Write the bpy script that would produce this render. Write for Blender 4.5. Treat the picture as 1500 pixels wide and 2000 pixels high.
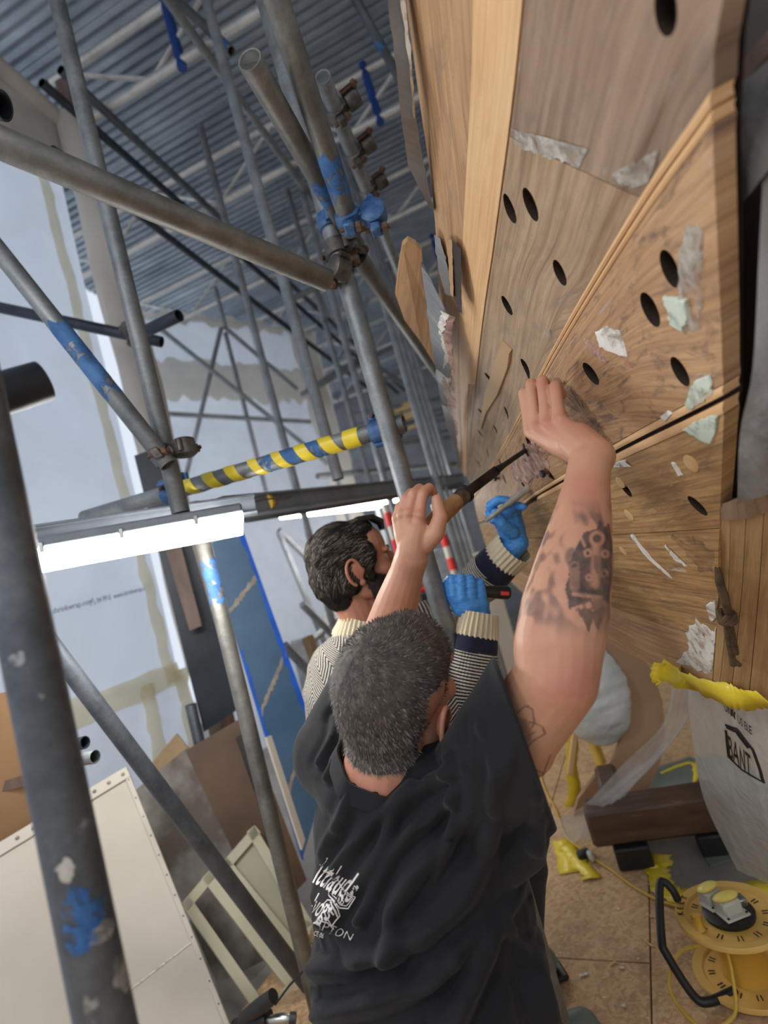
import bpy, bmesh, math, random
import numpy as np
from mathutils import Vector, Matrix
from mathutils.bvhtree import BVHTree

for _o in list(bpy.data.objects):
    bpy.data.objects.remove(_o)
SC = bpy.context.scene
COL = SC.collection
random.seed(7)
RNG = np.random.RandomState(11)

# ------------------------------------------------------------------ camera
FPX, CX, CY = 1050.0, 750.0, 1000.0          # focal length in pixels of the 1500x2000 frame
CAM = np.array([0.0, 0.0, 1.25])
PITCH, YAW, ROLL = [math.radians(a) for a in (6.0, 16.0, 15.8)]
FW = np.array([-math.sin(YAW) * math.cos(PITCH), math.cos(YAW) * math.cos(PITCH), math.sin(PITCH)])
_rt = np.cross(FW, [0, 0, 1]); _rt /= np.linalg.norm(_rt)
_up = np.cross(_rt, FW)
RT = _rt * math.cos(ROLL) - _up * math.sin(ROLL)
UP = _up * math.cos(ROLL) + _rt * math.sin(ROLL)
cd = bpy.data.cameras.new('camera')
cam = bpy.data.objects.new('camera', cd)
COL.objects.link(cam)
cam.matrix_world = Matrix(((RT[0], UP[0], -FW[0], CAM[0]), (RT[1], UP[1], -FW[1], CAM[1]),
                           (RT[2], UP[2], -FW[2], CAM[2]), (0, 0, 0, 1)))
cd.sensor_fit = 'VERTICAL'
cd.sensor_height = 36.0
cd.sensor_width = 27.0
cd.lens = FPX * 36.0 / 2000.0
cd.clip_start = 0.02
cd.dof.use_dof = True
cd.dof.focus_distance = 1.0
cd.dof.aperture_fstop = (cd.lens / 1000.0) / 0.0085   # aperture of 8.5 mm
SC.camera = cam

# ------------------------------------------------------------------ sky and exposure
W = bpy.data.worlds.new('overcast_sky'); SC.world = W
W.use_nodes = True
_bg = W.node_tree.nodes['Background']
_bg.inputs[0].default_value = (0.80, 0.88, 1.0, 1)
_bg.inputs[1].default_value = 0.86
SC.view_settings.view_transform = 'Standard'
SC.view_settings.look = 'None'
SC.view_settings.gamma = 1.0
SC.view_settings.use_curve_mapping = False
SC.view_settings.exposure = 0.15
SC.cycles.max_bounces = 7
SC.cycles.diffuse_bounces = 4
SC.cycles.glossy_bounces = 3
SC.cycles.transmission_bounces = 5
SC.cycles.transparent_max_bounces = 8
SC.cycles.caustics_reflective = False
SC.cycles.caustics_refractive = False

# ------------------------------------------------------------------ helpers
def ray(px, py):
    return FW + RT * (px - CX) / FPX + UP * (CY - py) / FPX
def P(px, py, d):
    "the place seen at a pixel, d metres deep"
    return Vector(CAM + d * ray(px, py))
def onplane(px, py, ax, v):
    r = ray(px, py)
    return Vector(CAM + (v - CAM[ax]) / r[ax] * r)
def G(px, py, z=0.0):
    return onplane(px, py, 2, z)
def V(*a):
    return Vector(a)
def lerp(a, b, t):
    return a + (b - a) * t

class MB:
    "collects faces for one mesh"
    def __init__(s):
        s.v, s.f, s.uv = [], [], {}
    def add(s, vs, fs):
        o = len(s.v)
        s.v += [tuple(x) for x in vs]
        s.f += [tuple(i + o for i in f) for f in fs]
        return o
    def box(s, c, size, M=None):
        hx, hy, hz = [q / 2 for q in size]
        M = M or Matrix.Identity(3)
        c = Vector(c)
        vs = [c + M @ V(x * hx, y * hy, z * hz) for x in (-1, 1) for y in (-1, 1) for z in (-1, 1)]
        s.add(vs, [(0, 1, 3, 2), (4, 6, 7, 5), (0, 4, 5, 1), (2, 3, 7, 6), (0, 2, 6, 4), (1, 5, 7, 3)])
        return s
    def bbox(s, c, size, b=0.003, M=None):
        "box with chamfered edges"
        M = M or Matrix.Identity(3)
        c = Vector(c)
        h = [q / 2 for q in size]
        b = min(b, min(h) * 0.9)
        vs = []
        idx = {}
        for ax in range(3):
            for sg in (-1, 1):
                u, w = (ax + 1) % 3, (ax + 2) % 3
                ring = []
                for su, sw in ((-1, -1), (1, -1), (1, 1), (-1, 1)):
                    p = [0, 0, 0]
                    p[ax] = sg * h[ax]; p[u] = su * (h[u] - b); p[w] = sw * (h[w] - b)
                    idx[(ax, sg, su, sw)] = len(vs)
                    ring.append(len(vs)); vs.append(c + M @ Vector(p))
                idx[(ax, sg)] = ring
        fs = []
        for ax in range(3):
            for sg in (-1, 1):
                r = idx[(ax, sg)]
                fs.append(tuple(r) if sg > 0 else tuple(reversed(r)))
        def pt(ax, sg, other):     # other: dict axis->sign
            u, w = (ax + 1) % 3, (ax + 2) % 3
            return idx[(ax, sg, other[u], other[w])]
        for a in range(3):
            b2, c2 = (a + 1) % 3, (a + 2) % 3
            for s1 in (-1, 1):
                for s2 in (-1, 1):
                    q = [pt(b2, s1, {c2: s2, a: -1}), pt(b2, s1, {c2: s2, a: 1}),
                         pt(c2, s2, {b2: s1, a: 1}), pt(c2, s2, {b2: s1, a: -1})]
                    fs.append(tuple(q) if s1 * s2 < 0 else tuple(reversed(q)))
        for sx in (-1, 1):
            for sy in (-1, 1):
                for sz in (-1, 1):
                    d = {0: sx, 1: sy, 2: sz}
                    q = [pt(0, sx, d), pt(1, sy, d), pt(2, sz, d)]
                    fs.append(tuple(q) if sx * sy * sz > 0 else tuple(reversed(q)))
        s.add(vs, fs)
        return s
    def sweep(s, pts, rad, n=12, caps=True, closed=False, flat=1.0, upv=None):
        pts = [Vector(p) for p in pts]
        m = len(pts)
        rads = rad if hasattr(rad, '__len__') else [rad] * m
        prev = None
        o = len(s.v)
        for i, p in enumerate(pts):
            if closed:
                t = pts[(i + 1) % m] - pts[i - 1]
            else:
                t = pts[min(i + 1, m - 1)] - pts[max(i - 1, 0)]
            if t.length < 1e-9:
                t = V(0, 0, 1)
            t.normalize()
            if prev is None:
                a = Vector(upv) if upv is not None else (V(0, 0, 1) if abs(t.z) < 0.9 else V(1, 0, 0))
                x = (a - t * a.dot(t)).normalized()
            else:
                x = (prev - t * prev.dot(t))
                x = x.normalized() if x.length > 1e-6 else prev
            prev = x
            y = t.cross(x)
            for k in range(n):
                an = 2 * math.pi * k / n
                s.v.append(tuple(p + (x * math.cos(an) + y * math.sin(an) * flat) * rads[i]))
        r = m if closed else m - 1
        for i in range(r):
            for k in range(n):
                a, b = o + i * n + k, o + i * n + (k + 1) % n
                c, d = o + ((i + 1) % m) * n + (k + 1) % n, o + ((i + 1) % m) * n + k
                s.f.append((a, b, c, d))
        if caps and not closed:
            s.f.append(tuple(o + k for k in reversed(range(n))))
            s.f.append(tuple(o + (m - 1) * n + k for k in range(n)))
        return s
    def lathe(s, prof, origin, axis, n=24):
        "prof: (radius, height) pairs along axis"
        axis = Vector(axis).normalized()
        a = V(0, 0, 1) if abs(axis.z) < 0.9 else V(1, 0, 0)
        x = (a - axis * a.dot(axis)).normalized(); y = axis.cross(x)
        origin = Vector(origin)
        o = len(s.v)
        for r, h in prof:
            for k in range(n):
                an = 2 * math.pi * k / n
                s.v.append(tuple(origin + axis * h + (x * math.cos(an) + y * math.sin(an)) * r))
        for i in range(len(prof) - 1):
            for k in range(n):
                s.f.append((o + i * n + k, o + i * n + (k + 1) % n, o + (i + 1) * n + (k + 1) % n, o + (i + 1) * n + k))
        if prof[0][0] > 1e-6:
            s.f.append(tuple(o + k for k in reversed(range(n))))
        if prof[-1][0] > 1e-6:
            s.f.append(tuple(o + (len(prof) - 1) * n + k for k in range(n)))
        return s
    def pipe(s, a, b, ro, ri, n=20):
        "hollow tube"
        a, b = Vector(a), Vector(b)
        L = (b - a).length
        ax = (b - a) / L
        return s.lathe([(ri, 0.0005), (ro - 0.0006, 0), (ro, 0.0008), (ro, L - 0.0008), (ro - 0.0006, L), (ri, L - 0.0005), (ri, 0.0005)], a, ax, n)
    def ball(s, c, r, n=14, m=9, M=None):
        r = r if hasattr(r, '__len__') else (r, r, r)
        M = M or Matrix.Identity(3)
        c = Vector(c)
        o = len(s.v)
        s.v.append(tuple(c + M @ V(0, 0, -r[2])))
        for i in range(1, m):
            th = -math.pi / 2 + math.pi * i / m
            for k in range(n):
                an = 2 * math.pi * k / n
                s.v.append(tuple(c + M @ V(r[0] * math.cos(th) * math.cos(an), r[1] * math.cos(th) * math.sin(an), r[2] * math.sin(th))))
        s.v.append(tuple(c + M @ V(0, 0, r[2])))
        top = o + 1 + (m - 1) * n
        for k in range(n):
            s.f.append((o, o + 1 + (k + 1) % n, o + 1 + k))
            s.f.append((top, top - n + k, top - n + (k + 1) % n))
        for i in range(m - 2):
            for k in range(n):
                a = o + 1 + i * n
                s.f.append((a + k, a + (k + 1) % n, a + n + (k + 1) % n, a + n + k))
        return s
    def cap(s, a, b, ra, rb, n=14):
        "tapered capsule as one closed piece"
        a, b = Vector(a), Vector(b)
        L = (b - a).length
        if L < 1e-6:
            return s.ball(a, max(ra, rb))
        ax = (b - a) / L
        prof = []
        for k in range(5):
            t = math.pi / 2 * k / 5
            prof.append((max(ra * math.sin(t), 1e-7), -ra * math.cos(t)))
        prof += [(ra, 0), (rb, L)]
        for k in range(1, 6):
            t = math.pi / 2 * k / 5
            prof.append((max(rb * math.cos(t), 1e-7), L + rb * math.sin(t)))
        return s.lathe(prof, a, ax, n)
    def chain(s, pts, rads, n=14):
        for i in range(len(pts) - 1):
            s.cap(pts[i], pts[i + 1], rads[i], rads[i + 1], n)
        return s
    def grid(s, pts):
        "pts[i][j] -> quads"
        ni, nj = len(pts), len(pts[0])
        o = s.add([p for r in pts for p in r], [])
        for i in range(ni - 1):
            for j in range(nj - 1):
                s.f.append((o + i * nj + j, o + i * nj + j + 1, o + (i + 1) * nj + j + 1, o + (i + 1) * nj + j))
        return s
    def prism(s, poly, off):
        "closed planar outline pushed along off"
        off = Vector(off); n = len(poly)
        o = s.add([Vector(p) for p in poly] + [Vector(p) + off for p in poly], [])
        s.f.append(tuple(o + i for i in reversed(range(n))))
        s.f.append(tuple(o + n + i for i in range(n)))
        for i in range(n):
            s.f.append((o + i, o + (i + 1) % n, o + n + (i + 1) % n, o + n + i))
        return s
    def build(s, name, mat, parent=None, smooth=True, uvs=None, auto=40, fix=True):
        me = bpy.data.meshes.new(name)
        base = V(0, 0, 0)
        if parent is None:
            a = np.array(s.v)
            base = V((a[:, 0].min() + a[:, 0].max()) / 2, (a[:, 1].min() + a[:, 1].max()) / 2, a[:, 2].min())
        me.from_pydata([tuple(Vector(p) - base) for p in s.v], [], s.f)
        if uvs is not None:
            ul = me.uv_layers.new(name='UVMap')
            li = np.zeros(len(me.loops), dtype=np.int32); me.loops.foreach_get('vertex_index', li)
            ul.data.foreach_set('uv', np.asarray(uvs, dtype=np.float32)[li].ravel())
        if fix:
            bm = bmesh.new(); bm.from_mesh(me); bmesh.ops.recalc_face_normals(bm, faces=bm.faces); bm.to_mesh(me); bm.free()
        if smooth:
            me.polygons.foreach_set('use_smooth', [True] * len(me.polygons))
            if auto:
                me.set_sharp_from_angle(angle=math.radians(auto))
        me.update()
        o = bpy.data.objects.new(name, me)
        COL.objects.link(o)
        if mat is not None:
            me.materials.append(mat)
        if parent is None:
            o.location = base
        else:
            attach(o, parent)
        return o

def attach(o, parent):
    o.parent = parent
    # parts are written in world coordinates: take out the place of the thing itself
    if parent.parent is None:
        o.matrix_parent_inverse = Matrix.Translation(-parent.location)

def tag(o, label=None, cat=None, group=None, kind=None):
    if label: o['label'] = label
    if cat: o['category'] = cat
    if group: o['group'] = group
    if kind: o['kind'] = kind
    return o
def thing(name, label, cat, loc, group=None):
    o = bpy.data.objects.new(name, None)
    COL.objects.link(o)
    o.empty_display_size = 0.05
    o.location = Vector(loc)
    return tag(o, label, cat, group)

# ------------------------------------------------------------------ materials
def srgb(r, g, b):
    def c(x):
        x /= 255.0
        return x / 12.92 if x <= 0.04045 else ((x + 0.055) / 1.055) ** 2.4
    return (c(r), c(g), c(b), 1.0)
MATS = {}
class NT:
    def __init__(s, name):
        s.m = bpy.data.materials.new(name); s.m.use_nodes = True
        s.t = s.m.node_tree
        s.b = s.t.nodes['Principled BSDF']
        s.out = s.t.nodes['Material Output']
        MATS[name] = s.m
    def n(s, typ, **kw):
        x = s.t.nodes.new(typ)
        for k, v in kw.items():
            setattr(x, k, v)
        return x
    def l(s, a, b):
        s.t.links.new(a, b)
    def coord(s, kind='Object', scale=(1, 1, 1), rot=(0, 0, 0), loc=(0, 0, 0)):
        c = s.n('ShaderNodeTexCoord'); m = s.n('ShaderNodeMapping')
        m.inputs['Scale'].default_value = scale; m.inputs['Rotation'].default_value = rot; m.inputs['Location'].default_value = loc
        s.l(c.outputs[kind], m.inputs['Vector'])
        return m.outputs[0]
    def noise(s, vec, scale=5, detail=4, rough=0.55, dist=0.0):
        x = s.n('ShaderNodeTexNoise')
        x.inputs['Scale'].default_value = scale; x.inputs['Detail'].default_value = detail
        x.inputs['Roughness'].default_value = rough; x.inputs['Distortion'].default_value = dist
        s.l(vec, x.inputs['Vector'])
        return x.outputs['Fac']
    def ramp(s, fac, stops):
        r = s.n('ShaderNodeValToRGB')
        e = r.color_ramp.elements
        while len(e) < len(stops):
            e.new(0.5)
        for k, (p, c) in enumerate(stops):
            e[k].position = p
            e[k].color = c if hasattr(c, '__len__') else (c, c, c, 1)
        s.l(fac, r.inputs[0])
        return r.outputs[0]
    def mix(s, fac, a, b, blend='MIX'):
        x = s.n('ShaderNodeMix', data_type='RGBA', blend_type=blend)
        for sock, v in ((x.inputs[0], fac), (x.inputs[6], a), (x.inputs[7], b)):
            if hasattr(v, 'links') or hasattr(v, 'is_linked'):
                s.l(v, sock)
            else:
                sock.default_value = v
        return x.outputs[2]
    def math(s, op, a, b=None):
        x = s.n('ShaderNodeMath', operation=op)
        for sock, v in ((x.inputs[0], a), (x.inputs[1], b)):
            if v is None: continue
            if hasattr(v, 'is_linked'): s.l(v, sock)
            else: sock.default_value = v
        return x.outputs[0]
    def color(s, c):
        if hasattr(c, 'is_linked'): s.l(c, s.b.inputs['Base Color'])
        else: s.b.inputs['Base Color'].default_value = c
        return s
    def set(s, rough=0.6, metal=0.0, spec=None, trans=None, sss=None):
        if hasattr(rough, 'is_linked'): s.l(rough, s.b.inputs['Roughness'])
        else: s.b.inputs['Roughness'].default_value = rough
        s.b.inputs['Metallic'].default_value = metal
        if spec is not None: s.b.inputs['Specular IOR Level'].default_value = spec
        if sss:
            s.b.inputs['Subsurface Weight'].default_value = sss
            s.b.inputs['Subsurface Radius'].default_value = (0.012, 0.005, 0.003)
            s.b.inputs['Subsurface Scale'].default_value = 1.0
        return s
    def bump(s, h, strength=0.3, dist=0.01):
        x = s.n('ShaderNodeBump')
        x.inputs['Strength'].default_value = strength; x.inputs['Distance'].default_value = dist
        s.l(h, x.inputs['Height']); s.l(x.outputs[0], s.b.inputs['Normal'])
        return s

def mottled(name, c1, c2, scale=8, rough=0.6, metal=0.0, bump=0.15, stretch=(1, 1, 1), lo=0.35, hi=0.65, spec=None, bdist=0.004, c3=None):
    t = NT(name)
    v = t.coord('Object', stretch)
    f = t.noise(v, scale, 5, 0.6)
    stops = [(lo, c1), (hi, c2)]
    if c3: stops.append((min(hi + 0.12, 1), c3))
    t.color(t.ramp(f, stops)).set(rough, metal, spec)
    if bump:
        t.bump(t.noise(v, scale * 4, 4, 0.6), bump, bdist)
    return t.m

def wood(name, pale, mid, dark, along=1.2, across=38, rough=0.6, stain=0.0, staincol=None, bump=0.35, stscale=5, paint=None, streak=0.0, sang=0.9):
    "grain runs along U of the UV map (metres)"
    t = NT(name)
    v = t.coord('UV', (along, across, 1))
    f = t.noise(v, 3.0, 6, 0.62, 0.6)
    c = t.ramp(f, [(0.28, dark), (0.47, mid), (0.70, pale)])
    v2 = t.coord('UV', (2.2, 5, 1))
    big = t.noise(v2, 2.4, 4, 0.6)
    c = t.mix(t.ramp(big, [(0.35, 0.0), (0.7, 0.75)]), c, t.mix(0.45, c, mid, 'MULTIPLY'))
    if stain:
        v3 = t.coord('UV', (1.6, 3.2, 1), loc=(3, 1, 0))
        st = t.noise(v3, stscale, 6, 0.7, 0.8)
        c = t.mix(t.ramp(st, [(0.52, 0.0), (0.66, stain)]), c, staincol)
    if paint:
        v4 = t.coord('UV', (2.0, 6.0, 1), loc=(7, 4, 0))
        st2 = t.noise(v4, 4.0, 7, 0.72, 0.4)
        c = t.mix(t.ramp(st2, [(0.62, 0.0), (0.67, 0.85)]), c, paint)
    if streak:
        v5 = t.coord('UV', (3.0, 26.0, 1), rot=(0, 0, sang))
        st3 = t.noise(v5, 2.2, 6, 0.66, 0.3)
        c = t.mix(t.ramp(st3, [(0.50, 0.0), (0.60, streak)]), c, dark)
        c = t.mix(t.ramp(st3, [(0.30, streak * .8), (0.40, 0.0)]), c, pale)
    fine = t.noise(t.coord('UV', (10, 260, 1)), 2.0, 3, 0.6)
    spk = t.noise(t.coord('UV', (1, 1, 1), loc=(4, 9, 0)), 55, 5, 0.7)
    c = t.mix(t.ramp(spk, [(0.60, 0.0), (0.72, 0.5)]), c, dark)
    c = t.mix(t.ramp(fine, [(0.3, 0.35), (0.6, 0.0)]), c, dark)
    t.color(c).set(rough, 0, 0.3)
    t.bump(t.mix(0.5, f, fine), bump, 0.002)
    return t.m
# galvanised tube steel, weathered
def galv(name, a, b, c, rough=0.5, metal=0.65, paint=None, spots=None):
    t = NT(name)
    v = t.coord('Object', (1, 1, 1))
    f = t.noise(v, 9, 6, 0.7)
    col = t.ramp(f, [(0.30, a), (0.5, b), (0.72, c)])
    fine = t.noise(v, 120, 3, 0.6)
    col = t.mix(t.ramp(fine, [(0.35, 0.3), (0.62, 0.0)]), col, a)
    if paint:
        st = t.noise(t.coord('Object', (1, 1, 0.6), loc=(3, 2, 1)), 7, 6, 0.7)
        col = t.mix(t.ramp(st, [(0.60, 0.0), (0.64, 0.9)]), col, paint)
    if spots:
        st = t.noise(t.coord('Object', loc=(1, 5, 2)), 16, 4, 0.6)
        col = t.mix(t.ramp(st, [(0.66, 0.0), (0.69, 0.8)]), col, spots)
    t.color(col).set(t.ramp(f, [(0.3, rough - 0.08), (0.7, rough + 0.12)]), metal, 0.4)
    t.bump(fine, 0.06, 0.001)
    return t.m
M_GALV = galv('galvanised_steel', srgb(104, 108, 110), srgb(138, 141, 142), srgb(164, 166, 165))
M_GALV_WARM = galv('galvanised_steel_warm', srgb(94, 92, 88), srgb(122, 120, 115), srgb(150, 147, 142))
M_GALV_DARK = galv('galvanised_steel_dark', srgb(66, 70, 76), srgb(92, 97, 104), srgb(116, 121, 127), 0.55, 0.5)
M_GALV_NEAR = galv('galvanised_steel_splashed', srgb(74, 78, 84), srgb(101, 106, 112), srgb(126, 131, 136), 0.5, 0.55, None, srgb(178, 180, 178))
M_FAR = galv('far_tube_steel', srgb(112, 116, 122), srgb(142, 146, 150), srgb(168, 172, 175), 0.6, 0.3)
M_GIRDER = galv('girder_aluminium', srgb(186, 184, 180), srgb(214, 211, 206), srgb(230, 228, 222), 0.45, 0.3)
def worn(name, c1, c2, scale, cut, soft=.06, rough=.6, stretch=(1, 1, 1), dist=.6, amax=1.0, bmp=.25):
    "paint or filler worn through: gaps where the noise falls below the cut"
    t = NT(name)
    v = t.coord('Object', stretch)
    f = t.noise(v, scale, 7, 0.68, dist)
    f2 = t.noise(t.coord('Object', loc=(2, 7, 3)), scale * .7, 4, .6)
    t.color(t.ramp(f2, [(0.35, c1), (0.65, c2)])).set(rough, 0, 0.3)
    t.l(t.ramp(f, [(cut - soft, 0.0), (cut + soft, amax)]), t.b.inputs['Alpha'])
    if bmp: t.bump(f, bmp, .003)
    return t.m
M_BLUE = worn('blue_scaffold_paint', srgb(44, 86, 142), srgb(74, 116, 166), 26, .46, .03)
M_BLUEROD = mottled('royal_blue_paint', srgb(26, 60, 128), srgb(36, 74, 148), 10, 0.5)
M_COUPLER = mottled('forged_coupler_steel', srgb(70, 66, 62), srgb(116, 110, 104), 30, 0.5, 0.7, 0.3, c3=srgb(140, 120, 104))
M_COUPLER_BLUE = mottled('coupler_blue_paint', srgb(40, 78, 128), srgb(78, 112, 152), 40, 0.5, 0.2, 0.2, c3=srgb(108, 110, 112))
M_RUST = mottled('rusty_bolt', srgb(84, 60, 46), srgb(120, 92, 74), 60, 0.7, 0.5, 0.3)
M_BLACK = mottled('black_plastic', srgb(22, 22, 24), srgb(36, 36, 38), 20, 0.45, 0, 0.08)
M_DARKTUBE = mottled('dark_painted_tube', srgb(38, 44, 54), srgb(58, 64, 74), 10, 0.5, 0.3, 0.1)
M_BEAM = mottled('grey_painted_beam', srgb(104, 110, 118), srgb(126, 131, 138), 6, 0.55, 0.1, 0.1)
M_YTAPE = mottled('yellow_tape', srgb(224, 196, 40), srgb(240, 214, 66), 14, 0.35, 0, 0.3, bdist=0.003)
M_YCABLE = mottled('yellow_cable', srgb(196, 156, 48), srgb(214, 176, 66), 12, 0.45)
M_GREY_CABLE = mottled('grey_cable', srgb(84, 84, 86), srgb(104, 104, 104), 12, 0.5)

# roof sheet
def roof_mat():
    t = NT('corrugated_roof_steel')
    v = t.coord('Object', (1, 2.5, 1))
    f = t.noise(v, 1.6, 6, 0.65)
    c = t.ramp(f, [(0.3, srgb(124, 134, 146)), (0.52, srgb(160, 170, 180)), (0.74, srgb(192, 200, 208))])
    t.color(c).set(0.40, 0.4, 0.5)
    return t.m
M_ROOF = roof_mat()

# shrink wrap: light passes through it
def film(name, col, trans=0.75, rough=0.4, crease=0.5, alpha=None, scale=2.0):
    t = NT(name)
    nt = t.t
    v = t.coord('Object', (1, 1, 1))
    n1 = t.noise(v, scale, 5, 0.6, 0.5)
    n2 = t.noise(t.coord('Object', (1, 1, 0.35), loc=(4, 1, 0)), scale * 2.4, 4, 0.6, 1.0)
    h = t.mix(0.5, n1, n2)
    c = t.ramp(n1, [(0.35, tuple(x * 0.90 for x in col[:3]) + (1,)), (0.65, col)])
    t.color(c).set(rough, 0, 0.4)
    t.bump(h, crease, 0.03)
    tr = t.n('ShaderNodeBsdfTranslucent')
    t.l(c, tr.inputs['Color'])
    mx = t.n('ShaderNodeMixShader'); mx.inputs[0].default_value = trans
    t.l(t.b.outputs[0], mx.inputs[1]); t.l(tr.outputs[0], mx.inputs[2])
    last = mx
    if alpha:
        tp = t.n('ShaderNodeBsdfTransparent')
        m2 = t.n('ShaderNodeMixShader'); m2.inputs[0].default_value = alpha
        t.l(tp.outputs[0], m2.inputs[1]); t.l(mx.outputs[0], m2.inputs[2])
        last = m2
    t.l(last.outputs[0], t.out.inputs['Surface'])
    return t.m
M_WRAP = film('white_shrink_wrap', (0.86, 0.90, 0.97, 1), 0.78, 0.35, 0.35)
M_WRAP2 = film('loose_white_sheeting', (0.84, 0.87, 0.92, 1), 0.7, 0.4, 0.9, scale=3.5)
M_FILM = film('clear_masking_film', (0.82, 0.83, 0.82, 1), 0.35, 0.22, 0.9, 0.62, scale=9)
M_FILM_THIN = film('thin_clear_film', (0.84, 0.85, 0.86, 1), 0.4, 0.2, 0.8, 0.42, scale=12)
M_REBATE = mottled('dark_grey_masking_sheet', srgb(98, 94, 90), srgb(132, 126, 120), 9, 0.45, 0, 0.4, bdist=.01)  # mottled dark grey sheet in the rebate
M_CREAM = film('cream_tape', srgb(240, 232, 208), 0.72, 0.5, 0.25, scale=6)
M_CREAMWRAP = film('cream_wrap', srgb(238, 232, 222), 0.35, 0.55, 0.35, scale=4)
M_WRAPPINK = mottled('pale_pink_grey_wrap', srgb(186, 178, 172), srgb(206, 200, 196), 3, 0.5, 0, 0.3)

# boards
M_OSB = None
def osb():
    t = NT('oriented_strand_board')
    v = t.coord('Object')
    vo = t.n('ShaderNodeTexVoronoi', feature='F1'); vo.inputs['Scale'].default_value = 75
    d = t.noise(v, 10, 3, 0.6)
    warp = t.mix(0.12, v, t.mix(1.0, v, d, 'ADD'))
    t.l(warp, vo.inputs['Vector'])
    c = t.ramp(vo.outputs['Color'], [(0.15, srgb(186, 150, 112)), (0.45, srgb(200, 164, 124)), (0.8, srgb(212, 178, 138))])
    f = t.noise(t.coord('Object', (1, 1.6, 1), rot=(0, 0, 0.6)), 70, 4, 0.6, 1.5)
    c = t.mix(t.ramp(f, [(0.30, 0.42), (0.44, 0.0)]), c, srgb(126, 90, 60))
    dirt = t.noise(v, 5.5, 6, 0.7)
    c = t.mix(t.ramp(dirt, [(0.5, 0.0), (0.72, 0.55)]), c, srgb(128, 104, 82))
    sp = t.noise(t.coord('Object', loc=(2, 2, 0)), 42, 2, 0.5)
    c = t.mix(t.ramp(sp, [(0.71, 0.0), (0.73, 0.8)]), c, srgb(222, 214, 200))
    t.color(c).set(0.75, 0, 0.25)
    t.bump(f, 0.35, 0.002)
    return t.m
M_OSB = osb()
M_WHITEBOARD = mottled('cream_white_panel', srgb(196, 187, 172), srgb(206, 198, 184), 2.5, 0.45, 0, 0.04)
M_CREAMFRAME = mottled('cream_painted_frame', srgb(178, 172, 146), srgb(194, 188, 162), 4, 0.5, 0, 0.1)
M_CREAMPANEL = mottled('grey_cream_panel', srgb(156, 150, 126), srgb(174, 168, 144), 3, 0.5, 0, 0.1)
M_GREYBOARD = mottled('overspray_grey_board', srgb(96, 86, 76), srgb(160, 156, 150), 2.4, 0.6, 0, 0.1, lo=0.42, hi=0.58)
M_BROWNBOARD = mottled('brown_hardboard', srgb(84, 62, 46), srgb(106, 80, 60), 4, 0.6, 0, 0.12, c3=srgb(128, 106, 88))
M_PLYBOARD = mottled('tan_ply_offcut', srgb(142, 116, 82), srgb(162, 136, 100), 5, 0.6, 0, 0.15)
M_CARD = mottled('cardboard', srgb(150, 116, 82), srgb(166, 130, 94), 4, 0.7, 0, 0.12)
M_BLACKBOARD = mottled('black_sheet', srgb(30, 36, 44), srgb(46, 54, 64), 5, 0.5, 0, 0.15)
M_BROWNPOST = mottled('brown_timber_post', srgb(92, 74, 66), srgb(116, 96, 86), 6, 0.6, 0, 0.2, stretch=(4, 4, 0.6))
M_BLUEPANEL = mottled('blue_grey_panel', srgb(62, 92, 122), srgb(80, 110, 140), 2.5, 0.5, 0, 0.08)
M_BLUETAPE = mottled('blue_tape', srgb(24, 84, 190), srgb(40, 104, 214), 10, 0.4, 0, 0.2)
M_PEEL = mottled('bare_peeled_board', srgb(136, 124, 112), srgb(164, 152, 138), 20, 0.7, 0, 0.2)
M_SCREW = mottled('screw_steel', srgb(90, 86, 80), srgb(130, 126, 120), 40, 0.4, 0.8, 0)
M_INK = mottled('printed_ink', srgb(96, 104, 120), srgb(108, 116, 130), 10, 0.6, 0, 0)
M_BLACKINK = mottled('black_print', srgb(30, 26, 24), srgb(40, 36, 33), 10, 0.5, 0, 0)

# hull timber
M_H_TAN = wood('weathered_tan_plank', srgb(212, 176, 134), srgb(194, 155, 115), srgb(150, 114, 82), stain=0.55, staincol=srgb(144, 122, 106))
M_H_PALE = wood('fresh_pale_plank', srgb(240, 202, 156), srgb(230, 190, 142), srgb(204, 160, 114), stain=0.2, staincol=srgb(190, 154, 120), bump=0.15)
M_H_GREY = wood('greyed_plank', srgb(194, 168, 136), srgb(176, 148, 117), srgb(132, 106, 82), stain=0.6, staincol=srgb(134, 116, 100), across=30, streak=.3, sang=.5)
M_H_BROWN = wood('brown_stained_plank', srgb(180, 154, 130), srgb(158, 132, 110), srgb(122, 100, 82), stain=0.75, staincol=srgb(134, 114, 102), across=22, paint=srgb(168, 160, 148))
M_H_MIX = wood('patched_plank', srgb(212, 174, 130), srgb(192, 152, 112), srgb(146, 112, 82), stain=0.95, staincol=srgb(112, 90, 80), stscale=9, paint=srgb(188, 178, 168), streak=.35, sang=1.0)
M_H_LOW = wood('ochre_plank', srgb(212, 176, 124), srgb(192, 152, 103), srgb(132, 102, 70), along=0.9, across=26, stain=0.6, staincol=srgb(116, 96, 76), paint=srgb(214, 202, 180), streak=.6, sang=.75)
M_H_POST = wood('honey_sternpost', srgb(208, 174, 128), srgb(190, 156, 112), srgb(150, 118, 82), along=1, across=20, bump=0.15)
M_H_DARK = mottled('dark_recess_timber', srgb(44, 34, 28), srgb(62, 48, 40), 7, 0.5, 0, 0.2)  # dark brown for rebate and notch, and for the hull backing's inner shade
M_GREYPAINT = mottled('grey_hull_paint', srgb(122, 124, 128), srgb(138, 140, 143), 9, 0.5, 0, 0.12)
M_FILLER = worn('white_filler', srgb(218, 214, 204), srgb(236, 232, 224), 34, .40, .10)
M_MINT = worn('pale_green_filler', srgb(196, 208, 192), srgb(216, 224, 210), 22, .40, .12)
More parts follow.
